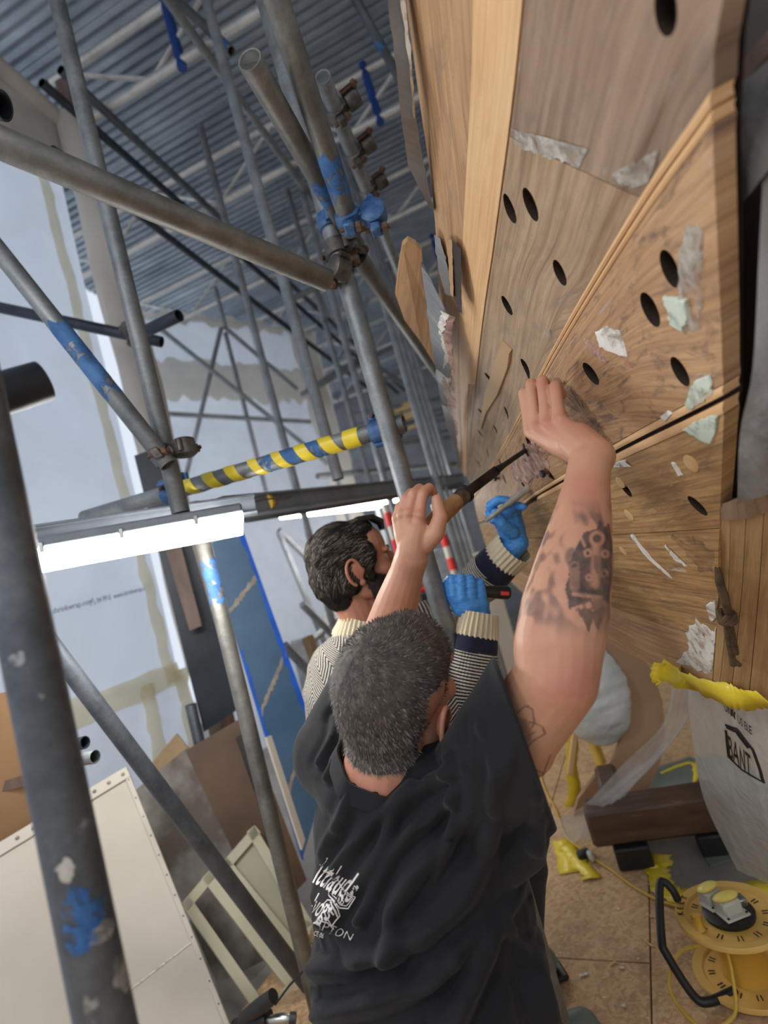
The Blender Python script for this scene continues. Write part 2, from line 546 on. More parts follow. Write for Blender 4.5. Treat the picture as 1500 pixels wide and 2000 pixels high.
M_PINKP = worn('pink_primer', srgb(176, 138, 124), srgb(206, 172, 158), 40, .47, .12)
M_GREYSMEAR = worn('grey_filler_smear', srgb(176, 168, 158), srgb(206, 200, 190), 24, .48, .12)
M_SMUDGE = worn('dark_smudge', srgb(70, 54, 48), srgb(100, 78, 70), 26, .50, .16, amax=.55, bmp=0)
M_BROWNSTAIN = worn('brown_stain', srgb(100, 78, 68), srgb(130, 106, 92), 18, .52, .16, stretch=(1, 1, 2.2), amax=.5, bmp=0)
M_HOLE = mottled('dark_bore', srgb(40, 28, 20), srgb(58, 42, 30), 30, 0.8, 0, 0)
M_BUNG = mottled('pale_wood_bung', srgb(204, 164, 112), srgb(216, 178, 128), 30, 0.6, 0, 0.1)
M_DARKBEAM = mottled('dark_brown_timber', srgb(70, 50, 38), srgb(92, 68, 52), 5, 0.45, 0, 0.15, stretch=(1, 6, 6), c3=srgb(120, 104, 92))
M_PLYDISC = mottled('pinkish_plywood', srgb(164, 128, 98), srgb(180, 143, 112), 3, 0.6, 0, 0.06)
M_REEL = mottled('yellow_reel_plastic', srgb(212, 168, 84), srgb(226, 184, 104), 6, 0.42, 0, 0.06, c3=srgb(196, 150, 74))
M_REEL2 = mottled('amber_drum_plastic', srgb(196, 146, 48), srgb(212, 164, 64), 6, 0.42, 0, 0.08)
M_PALEGREY = mottled('pale_grey_socket', srgb(180, 178, 164), srgb(194, 192, 178), 10, 0.4, 0, 0.05)
M_LIDY = mottled('yellow_socket_lid', srgb(232, 208, 96), srgb(240, 220, 120), 14, 0.4, 0, 0.1)
M_CHROME = mottled('bright_steel', srgb(150, 150, 146), srgb(190, 190, 186), 16, 0.28, 0.95, 0.05)
M_IRON = mottled('dark_forged_iron', srgb(40, 38, 38), srgb(62, 60, 60), 24, 0.5, 0.8, 0.2)
M_FERRULE = mottled('grey_ferrule_steel', srgb(92, 88, 86), srgb(128, 124, 122), 30, 0.4, 0.9, 0.15)
M_HANDLEWOOD = mottled('worn_beech_handle', srgb(136, 98, 62), srgb(166, 124, 84), 9, 0.5, 0, 0.15, stretch=(1, 4, 4))
M_RED = mottled('red_plastic', srgb(206, 40, 34), srgb(226, 58, 48), 10, 0.4, 0, 0.05)
M_YELLOWP = mottled('yellow_plastic', srgb(222, 178, 34), srgb(234, 192, 52), 10, 0.4, 0, 0.05)
M_ROPE = mottled('old_brown_rope', srgb(74, 58, 40), srgb(106, 86, 62), 40, 0.9, 0, 0.6)
M_FLOORGREY = mottled('grey_protected_floor', srgb(128, 122, 114), srgb(146, 141, 134), 4, 0.5, 0, 0.06)
M_GREENGREY = mottled('grey_green_offcut', srgb(98, 106, 98), srgb(116, 124, 114), 5, 0.5, 0, 0.05)
# ================================================================== the shed
def struct(o):
    o['kind'] = 'structure'; return o

# floor: platform of strand board sheets, each its own board
floor = MB().box((-0.5, 4.0, -0.06), (9.0, 15.0, 0.06)).build('floor', M_FLOORGREY)
struct(floor)
ax_u = (G(1272, 2000) - G(1268, 1780)); ax_u.z = 0; ax_u.normalize()
ax_v = V(ax_u.y, -ax_u.x, 0)
org = G(1270, 1880)
for i in range(-4, 3):
    for j in range(-3, 5):
        wv, wu = 0.42, 1.22
        c = org + ax_v * (wv * (i + 0.5)) + ax_u * (-(wu * (j + 0.5)) + (0.35 if i % 2 else 0.0))
        c.z = -0.0105
        M3 = Matrix((ax_v, ax_u, V(0, 0, 1))).transposed()
        MB().bbox(c, (wv - 0.004, wu - 0.004, 0.018), 0.0015, M3).build('osb_board', M_OSB, floor)

# ceiling of corrugated sheets
ZR = 4.78
ceiling = MB().box((-0.6, 5.2, ZR + 0.12), (6.2, 12.4, 0.02)).build('ceiling', M_DARKTUBE)
struct(ceiling)
y = -1.0
k = 0
while y < 11.3:
    n = 13
    pitch = 0.068
    prof = []
    for q in range(n):
        yy = y + q * pitch
        for f, h in ((0, 0), (0.30, 0), (0.42, 0.022), (0.88, 0.022)):
            prof.append((yy + f * pitch, h))
    prof.append((y + n * pitch, 0))
    x0, x1 = -3.6, 2.4
    zo = 0.004 * (k % 2)
    MB().grid([[V(x, a, ZR + zo - b + 0.02) for a, b in prof] for x in (x0, x1)]).build('roof_sheet', M_ROOF, ceiling, smooth=False)
    y += n * pitch - 0.03
    k += 1

# left wall: shrink wrap bay beside the camera
def sheet_grid(a, b, z0, z1, nu, nv, amp, seed, n_out):
    rs = np.random.RandomState(seed)
    ph = rs.rand(6) * 6.28
    a, b = Vector(a), Vector(b)
    rows = []
    for i in range(nu + 1):
        u = i / nu
        r = []
        for j in range(nv + 1):
            w = j / nv
            d = amp * (math.sin(5 * u + 3 * w + ph[0]) + 0.6 * math.sin(11 * u - 6 * w + ph[1]) + 0.5 * math.sin(17 * w + 4 * u + ph[2]))
            p = a.lerp(b, u); p = p + Vector(n_out) * d
            r.append(V(p.x, p.y, z0 + (z1 - z0) * w))
        rows.append(r)
    return rows
XW = -2.0
wl = MB().grid(sheet_grid((XW, -1.6, 0), (XW, 2.38, 0), 1.05, 4.32, 40, 30, 0.006, 3, (1, 0, 0))).build('wall_left', M_WRAP)
struct(wl)
MB().grid(sheet_grid((XW + 0.01, -1.6, 0), (XW + 0.01, 2.38, 0), -0.02, 1.06, 60, 24, 0.012, 5, (1, 0, 0))).build('lower_sheeting', M_WRAP2, wl)
# tape along the lower join, the post edge and the upper hem
def tape_strip(name, p0, p1, wdir, w, mat, parent, jit=0.006, n=26, off=(0.008, 0, 0), seed=1, thick=0.0015):
    rs = np.random.RandomState(seed)
    p0, p1, wdir = Vector(p0), Vector(p1), Vector(wdir).normalized()
    rows = []
    for i in range(n + 1):
        t = i / n
        p = p0.lerp(p1, t) + Vector(off)
        a = w / 2 + rs.uniform(-jit, jit); b = w / 2 + rs.uniform(-jit, jit)
        rows.append([p - wdir * a, p + wdir * (b - a) * 0.2 + Vector(off) * (0.25 + rs.uniform(0, 0.2)), p + wdir * b])
    m = MB().grid(rows)
    return m.build(name, mat, parent)
tape_strip('seam_tape', (XW, -1.5, 1.07), (XW, 2.36, 1.03), (0, 0, 1), 0.11, M_CREAM, wl, 0.012, 40, (0.03, 0, 0), 2)
tape_strip('seam_tape', (XW, 2.10, 0.30), (XW, 2.12, 1.04), (0, 1, 0), 0.09, M_CREAM, wl, 0.012, 20, (0.035, 0, 0), 3)
tape_strip('seam_tape', (XW, 2.30, 1.0), (XW, 2.20, 4.2), (0, 1, 0), 0.075, M_CREAM, wl, 0.012, 40, (0.03, 0, 0), 4)
tape_strip('seam_tape', (XW, 2.33, 0.2), (XW, 2.36, 1.05), (0, 1, 0), 0.10, M_CREAM, wl, 0.014, 20, (0.04, 0, 0), 8)
# printed line on the film
def text_mesh(body, size, mat, name, parent, origin, xdir, ydir, font_bold=False, extrude=0.0004, align='LEFT', shear=0.0, outline=False, sx=1.0, proj=None, offset=0.0):
    cu = bpy.data.curves.new(name, 'FONT'); cu.body = body; cu.size = size; cu.extrude = extrude; cu.align_x = align; cu.shear = shear
    cu.offset = offset
    cu.resolution_u = 3
    tmp = bpy.data.objects.new('tmp', cu); COL.objects.link(tmp)
    dg = bpy.context.evaluated_depsgraph_get()
    me = bpy.data.meshes.new_from_object(tmp.evaluated_get(dg))
    bpy.data.objects.remove(tmp); bpy.data.curves.remove(cu)
    x, yv = Vector(xdir).normalized(), Vector(ydir).normalized()
    z = x.cross(yv)
    for v in me.vertices:
        c = v.co
        p = Vector(origin) + x * (c.x * sx) + yv * c.y + z * c.z
        if proj: p = proj(p, c.z)
        v.co = p
    me.name = name
    o = bpy.data.objects.new(name, me); COL.objects.link(o)
    me.materials.clear(); me.materials.append(mat)
    attach(o, parent)
    return o
pa, pb = onplane(70, 1208, 0, XW + 0.022), onplane(292, 1148, 0, XW + 0.022)
dirp = (pb - pa).normalized()
text_mesh('www.shrinkwrap.com', 0.034, M_INK, 'printed_line', wl, onplane(70, 1208, 0, XW + 0.022), dirp, V(0, 0, 1), sx=0.95)
text_mesh('04 PP-E  www.shrinkwrap.com', 0.034, M_INK, 'printed_line', wl, onplane(190, 1178, 0, XW + 0.022), dirp, V(0, 0, 1), sx=0.80)
tri = [onplane(x, y_, 0, XW + 0.022) for x, y_ in ((176, 1183), (180, 1168), (187, 1180))]
MB().sweep(tri, 0.0016, 5, closed=True).build('printed_triangle', M_INK, wl)
# top hem: rolled wrap over a pole
MB().sweep([V(XW + 0.05, yy, 4.30 + 0.012 * math.sin(yy * 7)) for yy in np.linspace(-1.5, 2.45, 30)], 0.055, 12).build('hem_roll', M_WRAPPINK, wl)
MB().grid([[V(XW + 0.035 + 0.02 * math.sin(9 * yy), yy, z + 0.05 * math.sin(4 * yy) * (1 if z < 4 else 0)) for z in (3.86, 4.0, 4.15, 4.29)] for yy in np.linspace(-1.5, 2.4, 40)]).build('hem_flap', M_WRAPPINK, wl)

# wrapped post at the end of the bay
wp = thing('wrapped_post', 'tall post wrapped in creased cream sheeting at the edge of the white wall', 'post', (XW, 2.42, 0))
m = MB()
rows = []
for i, z in enumerate(np.linspace(1.02, 4.30, 34)):
    r = []
    for k in range(16):
        a = 2 * math.pi * k / 16
        rad = 0.12 + 0.012 * math.sin(3 * a + z * 2.3) + 0.008 * math.sin(7 * z + k)
        r.append(V(XW + 0.125 + 0.75 * rad * math.cos(a), 2.47 + rad * math.sin(a), z))
    r.append(r[0]); rows.append(r)
m.grid(rows).build('wrap', M_CREAMWRAP, wp)
MB().bbox((XW + 0.125, 2.47, 2.28), (0.09, 0.12, 4.6), 0.004).build('post_core', M_BROWNPOST, wp)

# wall running away behind, and the far end
A = P(238, 575, 5.3); B = P(612, 690, 6.4)
wb = MB().grid(sheet_grid((A.x, A.y, 0), (B.x, B.y, 0), -0.4, 4.30, 40, 30, 0.03, 9, (0.3, -0.9, 0))).build('wall_back', M_WRAP2)
struct(wb)
dAB = (B - A); dAB.z = 0; dAB.normalize(); nAB = V(dAB.y, -dAB.x, 0)
for z, w_, sd in ((4.24, 0.10, 21), (3.55, 0.42, 22)):
    tape_strip('seam_band', V(A.x, A.y, z + 0.1), V(B.x, B.y, z - 0.05), (0, 0, 1), w_, M_CREAMWRAP, wb, 0.05, 30, nAB * 0.06, sd)
tape_strip('seam_band', V(B.x, B.y, 0) - dAB * 0.16, V(B.x, B.y, 4.2) - dAB * 0.12, dAB, 0.34, M_CREAMWRAP, wb, 0.03, 26, nAB * 0.07, 23)
tape_strip('seam_band', V(A.x, A.y, 0) + dAB * 2.0 + V(0, 0, 1.35), V(B.x, B.y, 1.25), (0, 0, 1), 0.16, M_CREAMWRAP, wb, 0.04, 20, nAB * 0.06, 24)
wf = MB().box((-1.0, 9.6, 1.9), (7.4, 0.1, 6.0)).build('wall_far', mottled('dim_far_wall', srgb(120, 122, 128), srgb(150, 152, 156), 1.2, 0.7, 0, 0, stretch=(1, 1, 2.4), c3=srgb(150, 140, 128)))
struct(wf)
wr = MB().box((2.5, 4.5, 2.2), (0.1, 12.0, 5.4)).build('wall_right', M_CREAMWRAP)
struct(wr)
# ================================================================== the hull
STR = [  # stringers from sheer to keel, near to far: pixel of the photograph and depth
    [(770, -150, 0.7), (815, 180, 0.88), (848, 430, 1.08), (868, 720, 1.62), (897, 910, 2.9)],
    [(925, -150, 0.57), (918, 180, 0.75), (903, 480, 1.03), (897, 720, 1.5), (905, 925, 2.9)],
    [(1035, -150, 0.5), (1003, 180, 0.66), (968, 450, 0.89), (932, 720, 1.36), (913, 935, 2.85)],
    [(1385, -150, 0.38), (1270, 150, 0.48), (1130, 480, 0.71), (1015, 740, 1.16), (920, 950, 2.75)],
    [(1390, 212, 0.45), (1235, 435, 0.61), (1080, 692, 0.94), (985, 872, 1.5), (925, 975, 2.7)],
    [(1412, 778, 0.62), (1195, 887, 0.96), (1050, 968, 1.42), (1002, 998, 1.72), (935, 1020, 2.75)],
    [(1405, 1035, 0.8), (1200, 1046, 1.16), (1040, 1052, 1.75), (990, 1053, 2.1), (943, 1046, 2.9)],
    [(1402, 1165, 0.94), (1200, 1138, 1.34), (1060, 1112, 1.9), (1000, 1092, 2.3), (948, 1062, 3.0)],
    [(1398, 1255, 1.06), (1230, 1200, 1.42), (1100, 1152, 1.9), (1015, 1117, 2.4), (951, 1075, 3.05)],
    [(1390, 1345, 1.18), (1290, 1305, 1.42), (1180, 1252, 1.78), (1030, 1165, 2.5), (953, 1090, 3.1)],
]
S3 = np.array([[np.array(P(*c)) for c in s] for s in STR])      # stringer x station x 3
def crom(pts, t):
    "Catmull-Rom through the points, t in 0..len-1"
    n = len(pts)
    i = min(int(math.floor(t)), n - 2); i = max(i, 0)
    f = t - i
    p1, p2 = pts[i], pts[i + 1]
    p0 = pts[i - 1] if i > 0 else 2 * p1 - p2
    p3 = pts[i + 2] if i + 2 < n else 2 * p2 - p1
    return 0.5 * ((2 * p1) + (p2 - p0) * f + (2 * p0 - 5 * p1 + 4 * p2 - p3) * f * f + (3 * p1 - p0 - 3 * p2 + p3) * f ** 3)
def hull(s, t):
    "s across 0..9 (sheer..keel), t along 0..4 (near..far)"
    row = [crom(S3[i], t) for i in range(len(S3))]
    return crom(np.array(row), s)
_cols = np.linspace(0, 9, 73); _rows = np.linspace(0, 4, 81)
def eval_grid(ss, tt):
    out = np.zeros((len(tt), len(ss), 3))
    for a, t in enumerate(tt):
        row = np.array([crom(S3[i], t) for i in range(len(S3))])
        for b, s in enumerate(ss):
            out[a, b] = crom(row, s)
    return out
HG = eval_grid(_cols, _rows)
_hv = HG.reshape(-1, 3)
_hf = []
for a in range(len(_rows) - 1):
    for b in range(len(_cols) - 1):
        q = a * len(_cols) + b
        _hf.append((q, q + 1, q + len(_cols) + 1, q + len(_cols)))
HBVH = BVHTree.FromPolygons([Vector(v) for v in _hv], _hf)
def hit(px, py):
    "place and outward normal of the hull seen at a pixel"
    d = Vector(ray(px, py)).normalized()
    loc, nor, i, dist = HBVH.ray_cast(Vector(CAM), d)
    if loc is None:
        loc, nor, i, dist = HBVH.find_nearest(P(px, py, 1.0))
    if nor.dot(d) > 0: nor = -nor
    return loc, nor
def snap(p, off=0.0):
    loc, nor, i, dist = HBVH.find_nearest(Vector(p))
    if nor.dot(loc - Vector(CAM)) > 0: nor = -nor
    return loc + nor * off

hullo = thing('boat_hull', 'old wooden boat hull of bored and patched planks leaning over the platform', 'boat', hull(9, 0.5) - np.array([0, 0, .02]))
def plank(name, s0, s1, mat, t0=0.0, t1=4.0, ns=6, nt=44, proud=0.0, thick=0.022, label=None, gap=0.0, holes=None, parent=None, tl=None):
    """a plank between two seams; t0/t1 may be pairs (at s0, at s1)"""
    out, uv = [], []
    P3 = np.zeros((nt + 1, ns + 1, 3))
    TA = [t0(lerp(s0, s1, b / ns)) if callable(t0) else t0 for b in range(ns + 1)]
    TB = [t1(lerp(s0, s1, b / ns)) if callable(t1) else t1 for b in range(ns + 1)]
    for a in range(nt + 1):
        for b in range(ns + 1):
            fs = b / ns
            sv = lerp(s0, s1, fs)
            ta = TA[b]; tb = TB[b]
            P3[a, b] = hull(sv, lerp(ta, tb, a / nt))
    du = np.gradient(P3, axis=0); dv = np.gradient(P3, axis=1)
    N = np.cross(du, dv); N /= np.linalg.norm(N, axis=2, keepdims=True) + 1e-12
    flip = np.sum(N * (P3 - CAM), axis=2) > 0
    N[flip] *= -1
    F = P3 + N * proud
    # soften the long edges
    F[:, 0] -= N[:, 0] * 0.0016; F[:, -1] -= N[:, -1] * 0.0016
    Bk = F - N * thick
    L = np.zeros((nt + 1, ns + 1)); 
    L[1:] = np.cumsum(np.linalg.norm(np.diff(P3, axis=0), axis=2), axis=0)
    Wd = np.zeros((nt + 1, ns + 1))
    Wd[:, 1:] = np.cumsum(np.linalg.norm(np.diff(P3, axis=1), axis=2), axis=1)
    m = MB()
    nn = (nt + 1) * (ns + 1)
    m.v = [tuple(x) for x in F.reshape(-1, 3)] + [tuple(x) for x in Bk.reshape(-1, 3)]
    w = ns + 1
    for a in range(nt):
        for b in range(ns):
            q = a * w + b
            m.f.append((q, q + 1, q + w + 1, q + w))
            m.f.append((nn + q, nn + q + w, nn + q + w + 1, nn + q + 1))
        q = a * w
        m.f.append((q, q + w, nn + q + w, nn + q))
        q = a * w + ns
        m.f.append((q, nn + q, nn + q + w, q + w))
    for b in range(ns):
        m.f.append((b, nn + b, nn + b + 1, b + 1))
        q = nt * w + b
        m.f.append((q, q + 1, nn + q + 1, nn + q))
    base = np.stack([L + s0 * 1.7, Wd + s0 * 0.31], axis=2).reshape(-1, 2)
    o = m.build(name, mat, parent or hullo, uvs=np.concatenate([base, base]), auto=35)
    if label: o['label'] = label
    if holes:
        cut = MB()
        for px, py, r in holes:
            loc, nor = hit(px, py)
            r = r / 2 * (loc - Vector(CAM)).dot(Vector(FW)) / FPX
            vt = (loc - Vector(CAM)).normalized(); e1 = (vt - nor * vt.dot(nor)).normalized(); e2 = nor.cross(e1)
            ring = [e1 * (r * .62 * math.cos(2 * math.pi * q / 18)) + e2 * (r * math.sin(2 * math.pi * q / 18)) for q in range(18)]
            cut.prism([loc - nor * .019 + q for q in ring], nor * .04)
        co = cut.build('tmp_cut', M_HOLE, None, smooth=False)
        for ob_ in (o, co):
            bm = bmesh.new(); bm.from_mesh(ob_.data)
            if bm.calc_volume(signed=True) < 0:
                bmesh.ops.reverse_faces(bm, faces=bm.faces); bm.to_mesh(ob_.data)
            bm.free()
        md = o.modifiers.new('bores', 'BOOLEAN'); md.operation = 'DIFFERENCE'; md.object = co; md.solver = 'EXACT'
        if hasattr(md, 'material_mode'): md.material_mode = 'TRANSFER'
        for attempt in ('EXACT', 'SELF', 'FAST'):
            md.solver = 'FAST' if attempt == 'FAST' else 'EXACT'
            if attempt == 'SELF': md.use_self = True
            dg = bpy.context.evaluated_depsgraph_get()
            dg.update()
            me = bpy.data.meshes.new_from_object(o.evaluated_get(dg))
            b0 = np.array([v_.co for v_ in o.data.vertices]); b1 = np.array([v_.co for v_ in me.vertices])
            bt = BVHTree.FromPolygons([Vector(q) for q in b0], [tuple(p.vertices) for p in o.data.polygons])
            worst = 0
            for q in b1:
                l_, n_, i_, d_ = bt.find_nearest(Vector(q))
                if (Vector(q) - l_).dot(n_) > 0: worst = max(worst, d_)
            print('bores', attempt, len(b0), len(b1), round(worst, 4))
            if len(b1) > len(b0) + 10 and worst < .006: break
        o.modifiers.clear()
        old = o.data; o.data = me; me.name = name
        bpy.data.meshes.remove(old)
        bpy.data.objects.remove(co)
    return o
plank('plank', 0.0, 0.985, M_H_TAN, ns=8)
plank('plank', 1.0, 1.60, M_H_PALE, ns=5, proud=0.001)
plank('plank', 1.61, 1.99, M_H_PALE, ns=4, t1=3.1, proud=0.0015)
plank('plank', 1.61, 1.99, M_H_GREY, ns=4, t0=3.1, proud=0.0)
def tj(s, off=0.0):
    "where the butt joint, straight from one seam to the other, crosses at s"
    lo, hi = 0.0, 3.0
    for _ in range(30):
        t = (lo + hi) / 2
        q = hull(s, t) - CAM; d = q @ FW
        x, y_ = CX + FPX * (q @ RT) / d, CY - FPX * (q @ UP) / d
        if y_ - (250 + off + (x - 960) * 145 / 310.0) < 0: lo = t
        else: hi = t
    return t
holesA = [(1300, 18, 90)]
holesB = [(995, 408, 58), (1036, 400, 66), (1093, 533, 54), (990, 597, 42), (1028, 720, 44), (955, 738, 26), (990, 806, 26), (941, 806, 24), (968, 838, 20), (938, 846, 18), (953, 885, 18), (935, 905, 16)]
plank('plank', 2.01, 3.93, M_H_BROWN, t1=tj, ns=14, nt=20, holes=holesA)
plank('plank', 2.01, 3.93, M_H_GREY, t0=lambda s: tj(s, 2.5), ns=14, nt=44, holes=holesB)
plank('seam_batten', 3.935, 3.993, M_H_PALE, ns=2, proud=0.002)
plank('seam_batten', 4.006, 4.05, M_H_PALE, ns=2, proud=0.001)
holesC = [(1308, 525, 78), (1270, 605, 74), (1328, 726, 66), (1154, 730, 52), (1035, 868, 34), (1024, 893, 30), (1072, 925, 32), (977, 905, 22), (1021, 945, 22), (985, 935, 20)]
plank('plank', 4.055, 4.93, M_H_MIX, ns=14, holes=holesC)
plank('seam_batten', 4.935, 4.985, M_H_PALE, ns=2, proud=0.001)
plank('seam_batten', 5.02, 5.085, M_H_PALE, ns=2, proud=0.001, t1=2.0)
holesD = [(1362, 988, 50), (1222, 955, 38)]
plank('plank', 5.09, 5.985, M_H_LOW, ns=8, holes=holesD)
plank('plank', 6.0, 6.985, M_H_LOW, ns=7, proud=0.001)
plank('plank', 7.0, 7.985, M_H_LOW, ns=7)
plank('plank', 8.0, 9.0, M_H_TAN, ns=8, proud=0.001)

# dark backing added behind the planks: keeps light out of seams and bores
_du = np.gradient(HG, axis=0); _dv = np.gradient(HG, axis=1)
_N = np.cross(_du, _dv); _N /= np.linalg.norm(_N, axis=2, keepdims=True) + 1e-12
_N[np.sum(_N * (HG - CAM), axis=2) > 0] *= -1
_IN = HG - _N * .027
MB().grid([[Vector(p) for p in r[::3]] for r in _IN[::4]]).build('dark_backing', M_H_DARK, hullo)
# plugs let into the planking
def bung(px, py, r, sx=1.0, mat=None):
    loc, nor = hit(px, py)
    m = MB().lathe([(r, -0.004), (r, 0.0012), (r * 0.85, 0.0018)], loc, nor, 14)
    return m.build('bung', mat or M_BUNG, hullo)
for px, py, r in ((1229, 1006, .013), (1212, 942, .012), (1350, 905, .014), (1217, 1075, .011), (1165, 1075, .010)):
    bung(px, py, r)
# putty and paint patches lying on the planks, each with its own ragged edge
def patch(name, cx, cy, pts, mat, off=0.0016, seed=1, rag=0.0, parent=None, label=None):
    "pts: outline pixels; ragged outline subdivided and laid on the hull"
    rs = np.random.RandomState(seed)
    ring = []
    n = len(pts)
    for i in range(n):
        a, b = pts[i], pts[(i + 1) % n]
        L = math.hypot(b[0] - a[0], b[1] - a[1])
        k = max(2, int(L / 6))
        for j in range(k):
            t = j / k
            ring.append((a[0] + (b[0] - a[0]) * t + rs.uniform(-rag, rag), a[1] + (b[1] - a[1]) * t + rs.uniform(-rag, rag)))
    m = MB()
    c = hit(cx, cy)
    vs = [c[0] + c[1] * (off * 1.6)]
    rr = []
    LV = (0.16, 0.32, 0.48, 0.64, 0.8, 0.92, 1.0)
    for lv, f in enumerate(LV):
        for x, y_ in ring:
            l, nn = hit(cx + (x - cx) * f, cy + (y_ - cy) * f)
            vs.append(l + nn * (off * (1.5 if f < 1 else 0.55)))
    N = len(ring)
    fs = [(0, 1 + i, 1 + (i + 1) % N) for i in range(N)]
    for lv in range(len(LV) - 1):
        o = 1 + lv * N
        fs += [(o + i, o + N + i, o + N + (i + 1) % N, o + (i + 1) % N) for i in range(N)]
    for x, y_ in ring:
        l, nn = hit(x, y_); vs.append(l - nn * 0.002)
    o = 1 + (len(LV) - 1) * N
    fs += [(o + i, o + N + i, o + N + (i + 1) % N, o + (i + 1) % N) for i in range(N)]
    m.add(vs, fs)
    ob = m.build(name, mat, parent or hullo)
    if label: ob['label'] = label
    return ob
patch('filler_patch', 1192, 668, [(1163, 650), (1185, 637), (1208, 645), (1222, 672), (1226, 697), (1200, 690), (1172, 676)], M_FILLER, rag=2, seed=2)
patch('filler_patch', 1160, 690, [(1140, 660), (1150, 662), (1190, 705), (1184, 708), (1158, 690)], M_PINKP, rag=2, seed=3)
patch('filler_patch', 1336, 585, [(1332, 470), (1345, 440), (1372, 440), (1376, 560), (1368, 640), (1340, 650), (1318, 625), (1330, 560)], M_GREYSMEAR, rag=4, seed=4)
patch('filler_patch', 1322, 615, [(1300, 575), (1345, 585), (1352, 620), (1338, 645), (1314, 630)], M_MINT, rag=3, seed=5, off=0.003)
patch('filler_patch', 1372, 775, [(1355, 745), (1388, 730), (1392, 770), (1350, 800), (1338, 790)], M_MINT, rag=3, seed=6)
patch('filler_patch', 1378, 838, [(1335, 838), (1360, 822), (1400, 808), (1402, 838), (1390, 868), (1365, 858)], M_MINT, rag=2, seed=7)
patch('filler_patch', 1303, 812, [(1290, 812), (1305, 803), (1313, 808), (1300, 822)], M_FILLER, rag=1, seed=8)
patch('filler_patch', 1268, 355, [(1200, 340), (1235, 318), (1285, 290), (1275, 330), (1240, 365), (1212, 362)], M_GREYSMEAR, rag=4, seed=9)
patch('filler_patch', 1085, 660, [(1065, 648), (1075, 644), (1096, 668), (1090, 685), (1076, 668)], M_GREYSMEAR, rag=2, seed=10)
patch('paint_patch', 1370, 1262, [(1342, 1240), (1356, 1210), (1372, 1218), (1398, 1238), (1400, 1290), (1385, 1318), (1350, 1300), (1322, 1290), (1345, 1270)], M_FILLER, rag=5, seed=11, label='brushed white undercoat patch by the keel')
patch('paint_run', 1258, 1080, [(1232, 1044), (1236, 1043), (1275, 1090), (1316, 1128), (1313, 1130), (1270, 1093)], M_FILLER, rag=0.5, seed=12)
patch('paint_run', 1320, 1080, [(1296, 1062), (1300, 1063), (1325, 1090), (1345, 1104), (1340, 1106), (1318, 1092)], M_FILLER, rag=1.5, seed=13)
patch('paint_run', 1387, 1200, [(1380, 1180), (1398, 1172), (1400, 1205), (1390, 1215)], M_FILLER, rag=2, seed=14)
patch('dark_patch', 1365, 1080, [(1310, 1046), (1352, 1048), (1398, 1075), (1398, 1120), (1370, 1118), (1340, 1085)], M_BROWNSTAIN, rag=5, seed=15, off=0.0009)
patch('primer_patch', 1040, 905, [(1005, 890), (1045, 860), (1075, 900), (1070, 925), (1030, 945), (1000, 930)], M_PINKP, rag=5, seed=16, off=0.002)
patch('dark_patch', 1150, 812, [(1082, 738), (1105, 748), (1145, 785), (1180, 840), (1200, 895), (1180, 880), (1140, 850), (1100, 800)], M_SMUDGE, rag=5, seed=18, off=0.0026, label='dark smudge beside the hand')  # dark brown ragged patch on the planks beside the fist
patch('filler_patch', 1150, 290, [(1000, 250), (1060, 270), (1140, 300), (1130, 325), (1060, 305), (1005, 280)], M_GREYSMEAR, rag=4, seed=34, off=0.0008)
patch('paint_run', 1235, 910, [(1195, 905), (1220, 898), (1222, 903), (1198, 912)], M_FILLER, rag=1, seed=35)
patch('paint_run', 1320, 915, [(1312, 902), (1320, 905), (1334, 928), (1328, 930)], M_FILLER, rag=1, seed=36)
# scarf wedge of resin-yellow timber
patch('scarf_wedge', 970, 745, [(983, 664), (1001, 682), (997, 712), (975, 770), (948, 812), (941, 838), (936, 836), (948, 770), (968, 705)], M_H_POST, rag=0.3, seed=20, off=0.004)

# upper edge: painted strip with a broken end, and the notch below it
def slab(name, poly, d, off, mat, parent, thick=0.02, smooth=False):
    "flat piece with thickness given by outline pixels with depths"
    pts = [P(*q) for q in poly]
    n = (pts[1] - pts[0]).cross(pts[2] - pts[0]).normalized()
    if n.dot(pts[0] - Vector(CAM)) < 0: n = -n
    return MB().prism(pts, n * thick).build(name, mat, parent, smooth=smooth)
grey = []
def edge_depth(d):
    return 0.992 * float(np.interp(d, [.88, .92, 1.15, 1.35, 1.9, 3.3], [.67, .70, .88, 1.08, 1.62, 2.9]))
def edge_strip(name, pairs, mat, thick=0.018, rag=0.0, seed=1, nsub=6):
    "strip between two pixel lines (left, right) with depth; thick away from the viewer"
    rs = np.random.RandomState(seed)
    rows = []
    for i in range(len(pairs) - 1):
        for k in range(nsub + (1 if i == len(pairs) - 2 else 0)):
            f = k / nsub
            l = [lerp(pairs[i][0][j], pairs[i + 1][0][j], f) for j in range(3)]
            r = [lerp(pairs[i][1][j], pairs[i + 1][1][j], f) for j in range(3)]
            l[0] += rs.uniform(-rag, rag); r[0] += rs.uniform(-rag, rag)
            l[2], r[2] = edge_depth(l[2]), edge_depth(r[2])
            a, b = P(*l), P(*r)
            rows.append((a, b))
    m = MB()
    nrm = [Vector(FW)] * len(rows)
    n = len(rows)
    vs = []
    for a, b in rows:
        away = (a - Vector(CAM)).normalized() * thick
        vs += [a, b, b + away, a + away]
    fs = []
    for i in range(n - 1):
        o = i * 4
        for k in range(4):
            fs.append((o + k, o + (k + 1) % 4, o + 4 + (k + 1) % 4, o + 4 + k))
    fs += [(0, 1, 2, 3), tuple((n - 1) * 4 + k for k in (3, 2, 1, 0))]
    m.add(vs, fs)
    return m.build(name, mat, hullo, smooth=False)
